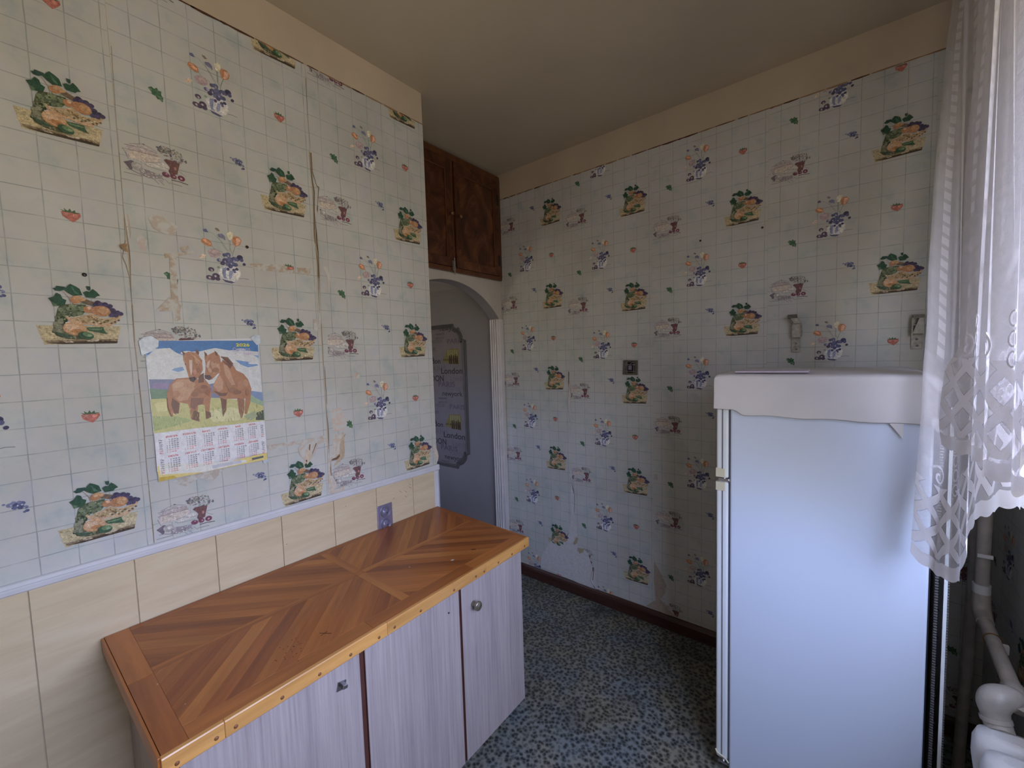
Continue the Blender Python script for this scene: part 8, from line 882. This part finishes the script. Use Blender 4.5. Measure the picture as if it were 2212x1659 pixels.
for i in range(14):
    y = -.800 - i * .082
    m2 = MB()
    def ring(z, hx, hy, cx_=1.880, e=3.2):
        out = []
        for k in range(20):
            a = 2 * PI * k / 20; c, s = math.cos(a), math.sin(a); out.append((cx_ + hx * math.copysign(abs(c) ** (2 / e), c), y + hy * math.copysign(abs(s) ** (2 / e), s), z))
        return out
    L_ = [(.085, .030, .012), (.090, .055, .030), (.11, .066, .038), (.15, .066, .037), (.18, .062, .026), (.22, .062, .024), (.44, .062, .024), (.48, .062, .028), (.52, .067, .038), (.56, .066, .039), (.585, .058, .033), (.592, .035, .016)]
    rgs = [ring(*q) for q in L_]; vs = [p for rg in rgs for p in rg]; fs = [(a * 20 + k, a * 20 + (k + 1) % 20, (a + 1) * 20 + (k + 1) % 20, (a + 1) * 20 + k) for a in range(len(rgs) - 1) for k in range(20)]
    m2.add(vs, fs, True); m2.add(rgs[0], [tuple(reversed(range(20)))]); m2.add(rgs[-1], [tuple(range(20))])
    if i == 0: sec0 = t.part(m2, 'radiator_section', 'rad')
    else:
        c = sec0.copy(); col.objects.link(c); c.parent = t.o; c.location = (0, -i * .082, 0)
for y in (-1.0, -1.8): t.part(MB().tube([(1.90, y + .04, .14), (1.972, y + .04, .14)], .008, 10), 'wall_hook', 'pipe')

# ================================================================= LACE CURTAIN
def resamp(P, n):
    P = [Vector(p) for p in P]; d = [0]
    for a, b in zip(P, P[1:]): d.append(d[-1] + (b - a).length)
    out = []
    for k in range(n):
        q = d[-1] * k / (n - 1); i = 0
        while i < len(d) - 2 and d[i + 1] < q: i += 1
        w = 0 if d[i + 1] == d[i] else (q - d[i]) / (d[i + 1] - d[i]); out.append(P[i].lerp(P[i + 1], w))
    return out
NV = 60; ZTOP = 2.690
class Sheet:
    """curtain layer: first column is an explicit edge line, others hang between a pleated top line and the hem line"""
    def __init__(s, left, hem, top, edge_in=.16, scallop=.006, wave=.008, ph=0.0):
        hem = [Vector(p) for p in [left[-1]] + hem]; s.H = resamp(catmull(hem, 6), 260); top = [Vector(p) for p in top]; s.T = resamp(catmull(top, 8), 260)
        s.E = resamp(catmull([Vector(p) for p in left], 4), NV + 1)
        s.len = [0.0]
        for a, b in zip(s.H, s.H[1:]): s.len.append(s.len[-1] + max((b - a).length, .0012))
        s.ei = edge_in; s.sc = scallop; s.wv = wave; s.ph = ph
        s.base = s.E[0]; 
    def pos(s, i, v):    # v 0 top .. 1 hem
        a, b = s.T[i], s.H[i]; z = a.z + (b.z - a.z) * v; k = v ** 1.25
        p = Vector((a.x + (b.x - a.x) * k, a.y + (b.y - a.y) * k, z))
        # follow the explicit edge line near the first column
        f = v * NV; j = min(int(f), NV - 1); e = s.E[j].lerp(s.E[j + 1], f - j); e0 = Vector((s.T[0].x + (s.H[0].x - s.T[0].x) * k, s.T[0].y + (s.H[0].y - s.T[0].y) * k, s.T[0].z + (s.H[0].z - s.T[0].z) * v))
        w = max(0.0, 1 - s.len[i] / s.ei); w = w * w * (3 - 2 * w); p += (e - e0) * w
        p.x += s.wv * math.sin(s.len[i] * 60 + s.ph + 1.4 * math.sin(v * 3)) * (.35 + .65 * v) * (1 - w)
        p.z += s.sc * abs(math.sin(s.len[i] * PI / .045)) * v ** 12 * -1
        return p
    def build(s, name, parent, loc):
        vs = []; uvs = []; n = 260
        for i in range(n):
            for j in range(NV + 1): p = s.pos(i, j / NV); vs.append(tuple(p - Vector(loc))); uvs.append((s.len[i], (1 - j / NV) * (s.T[i].z - s.H[i].z)))
        fs = [(i * (NV + 1) + j, (i + 1) * (NV + 1) + j, (i + 1) * (NV + 1) + j + 1, i * (NV + 1) + j + 1) for i in range(n - 1) for j in range(NV)]
        me = bpy.data.meshes.new(name); me.from_pydata(vs, [], fs); uv = me.uv_layers.new(name='UVMap')
        for lp in me.loops: uv.data[lp.index].uv = uvs[lp.vertex_index]
        ca = me.color_attributes.new('Col', 'FLOAT_COLOR', 'POINT'); ca.data.foreach_set('color', [0, 0, 0, 1.0] * len(vs))
        me.polygons.foreach_set('use_smooth', [True] * len(fs)); me.materials.append(M_['lace'])
        o = bpy.data.objects.new(name, me); col.objects.link(o); o.parent = parent; return o
    def at(s, u, v):     # metres along, metres above hem -> position
        i = 0
        while i < 258 and s.len[i + 1] < u: i += 1
        f = (u - s.len[i]) / max(1e-6, s.len[i + 1] - s.len[i]); h = s.T[i].z - s.H[i].z; vv = 1 - v / h
        return s.pos(i, vv).lerp(s.pos(i + 1, vv), min(1, max(0, f)))
    def lattice(s, parent, loc, u0, u1, off, seed=1):
        """woven lattice strips, scrolls and berries embroidered along the hem"""
        vs = []; fs = []; cs = []
        def ribbon(pts, w, c, lift):
            o = len(vs)
            for k, (a, b) in enumerate(pts):
                p = pts[max(0, k - 1)]; q = pts[min(len(pts) - 1, k + 1)]; d = Vector((q[0] - p[0], q[1] - p[1])).normalized(); n = Vector((-d.y, d.x)) * w / 2
                for sg in (-1, 1):
                    P = s.at(a + n.x * sg, max(.004, b + n.y * sg)); vs.append(P + Vector((off * lift, -abs(off) * lift * .6, 0)) - Vector(loc)); cs.append(c)
            for k in range(len(pts) - 1): fs.append((o + 2 * k, o + 2 * k + 1, o + 2 * k + 3, o + 2 * k + 2))
        def seg(a, b, n=10): return [(a[0] + (b[0] - a[0]) * k / n, a[1] + (b[1] - a[1]) * k / n) for k in range(n + 1)]
        wh = (.88, .87, .93); gy = (.50, .49, .56); u = u0; k = 0
        while u < u1:
            L1 = .085
            if k % 2 == 0:
                c = (u + .05, .225); ribbon([(c[0] + .003 * q * math.cos(q), c[1] + .003 * q * math.sin(q)) for q in np.linspace(1, 9, 26)], .0055, (.93, .92, .97), 1.5)
            else:
                for r_ in range(3):
                    for q_ in range(2):
                        c = (u + .02 + q_ * .026, .20 + r_ * .034); ribbon([(c[0] + .011 * math.cos(q), c[1] + .013 * math.sin(q)) for q in np.linspace(0, 2 * PI, 14)], .0035, (.92, .91, .96), 1.5)
            u += .092; k += 1
        me = bpy.data.meshes.new('embroidery'); me.from_pydata([tuple(p) for p in vs], [], fs); ca = me.color_attributes.new('Col', 'FLOAT_COLOR', 'POINT')
        ca.data.foreach_set('color', [x for c in cs for x in (*c, 1.0)]); me.materials.append(M_['lacep']); o = bpy.data.objects.new('embroidery', me); col.objects.link(o); o.parent = parent; tag(o, kind='stuff')
LOC = (1.80, -1.20, 1.0)
ct = empty('lace_curtain', LOC, 'white lace net curtain with lattice embroidery and scalloped hem, hanging right of the refrigerator', 'curtain')
topA = [(1.7964, -.27, ZTOP)] + [(1.815 + .014 * math.sin(k * 2.4), -.27 - k * .085, ZTOP) for k in range(1, 21)]
hemA = C_Abot + [(1.792, -1.30, 1.30), (1.775, -1.42, 1.42), (1.795, -1.55, 1.58), (1.775, -1.70, 1.72), (1.795, -1.85, 1.80), (1.78, -1.97, 1.84)]
sA = Sheet(C_left, hemA, topA, edge_in=.10, wave=.003)
sA.build('back_panel', ct, LOC); sA.lattice(sA_parent if False else ct, LOC, .012, .62, -.0012)
topB = [(1.7702, -.83, ZTOP)] + [(1.778 + .012 * math.sin(k * 2.1), -.83 - k * .08, ZTOP) for k in range(1, 14)]
hemB = C_Bbot + [(1.752, -1.36, 1.36), (1.768, -1.45, 1.46), (1.750, -1.56, 1.60), (1.765, -1.68, 1.74), (1.75, -1.80, 1.82), (1.765, -1.90, 1.86)]
lb = [[C_Bleft[0][0], C_Bleft[0][1], ZTOP]] + C_Bleft
sB = Sheet(lb, hemB, topB, edge_in=.08, wave=.006, ph=1.0)
sB.build('front_panel', ct, LOC); sB.lattice(ct, LOC, .012, .55, -.0012)
t = Thing('curtain_rail', (1.80, -1.2, 2.70), 'white plastic curtain track under the ceiling above the lace curtain', 'curtain rail')
t.part(box((1.765, -2.25, 2.696), (1.835, -.22, 2.712)), 'track', 'window', bevel=.002)
for y in (-.45, -1.2, -2.0): t.part(MB().box((1.79, y - .012, 2.712), (1.81, y + .012, CEIL - .0005)), 'ceiling_mount', 'window')
# paint specks, a knot, scratches and dark dabs on the worn countertop
ctop = bpy.data.objects['countertop']; pr = Print(.00001); rr = random.Random(11)
def dab(x, y, a, b, c):
    an = rr.uniform(0, 3); q = []
    for j in range(9):
        t_ = 2 * PI * j / 9; k = rr.uniform(.8, 1.2); q.append((x + k * (a * math.cos(t_) * math.cos(an) - b * math.sin(t_) * math.sin(an)), y + k * (a * math.cos(t_) * math.sin(an) + b * math.sin(t_) * math.cos(an))))
    pr.poly(q, c, 1)
for x, y, a, b in ((.4693, -1.2548, .007, .0045), (.3832, -1.3755, .003, .002), (.3416, -2.0489, .0022, .0015), (.4631, -2.0262, .0015, .001)): dab(x, y, a, b, (.60, .50, .44))
dab(.4749, -1.151, .011, .003, (.055, .020, .010))
for k in range(22): dab(.47 + rr.gauss(0, .022), -1.815 + rr.gauss(0, .018), .0018, .0010, (.07, .028, .015))
for k in range(8): dab(rr.uniform(.06, .52), rr.uniform(-2.0, -1.0), .0014, .0009, (.10, .04, .02))
pr.poly([(.470, -1.738), (.472, -1.739), (.500, -1.720), (.499, -1.7185)], (.07, .03, .018), 1); pr.poly([(.480, -1.722), (.482, -1.722), (.486, -1.742), (.4845, -1.742)], (.07, .03, .018), 1)
pr.build('surface_marks', 'tear', lambda u, v, h: (u, v, ZT + .0003 + h), ctop, loc=(0.29, -1.508, .768))
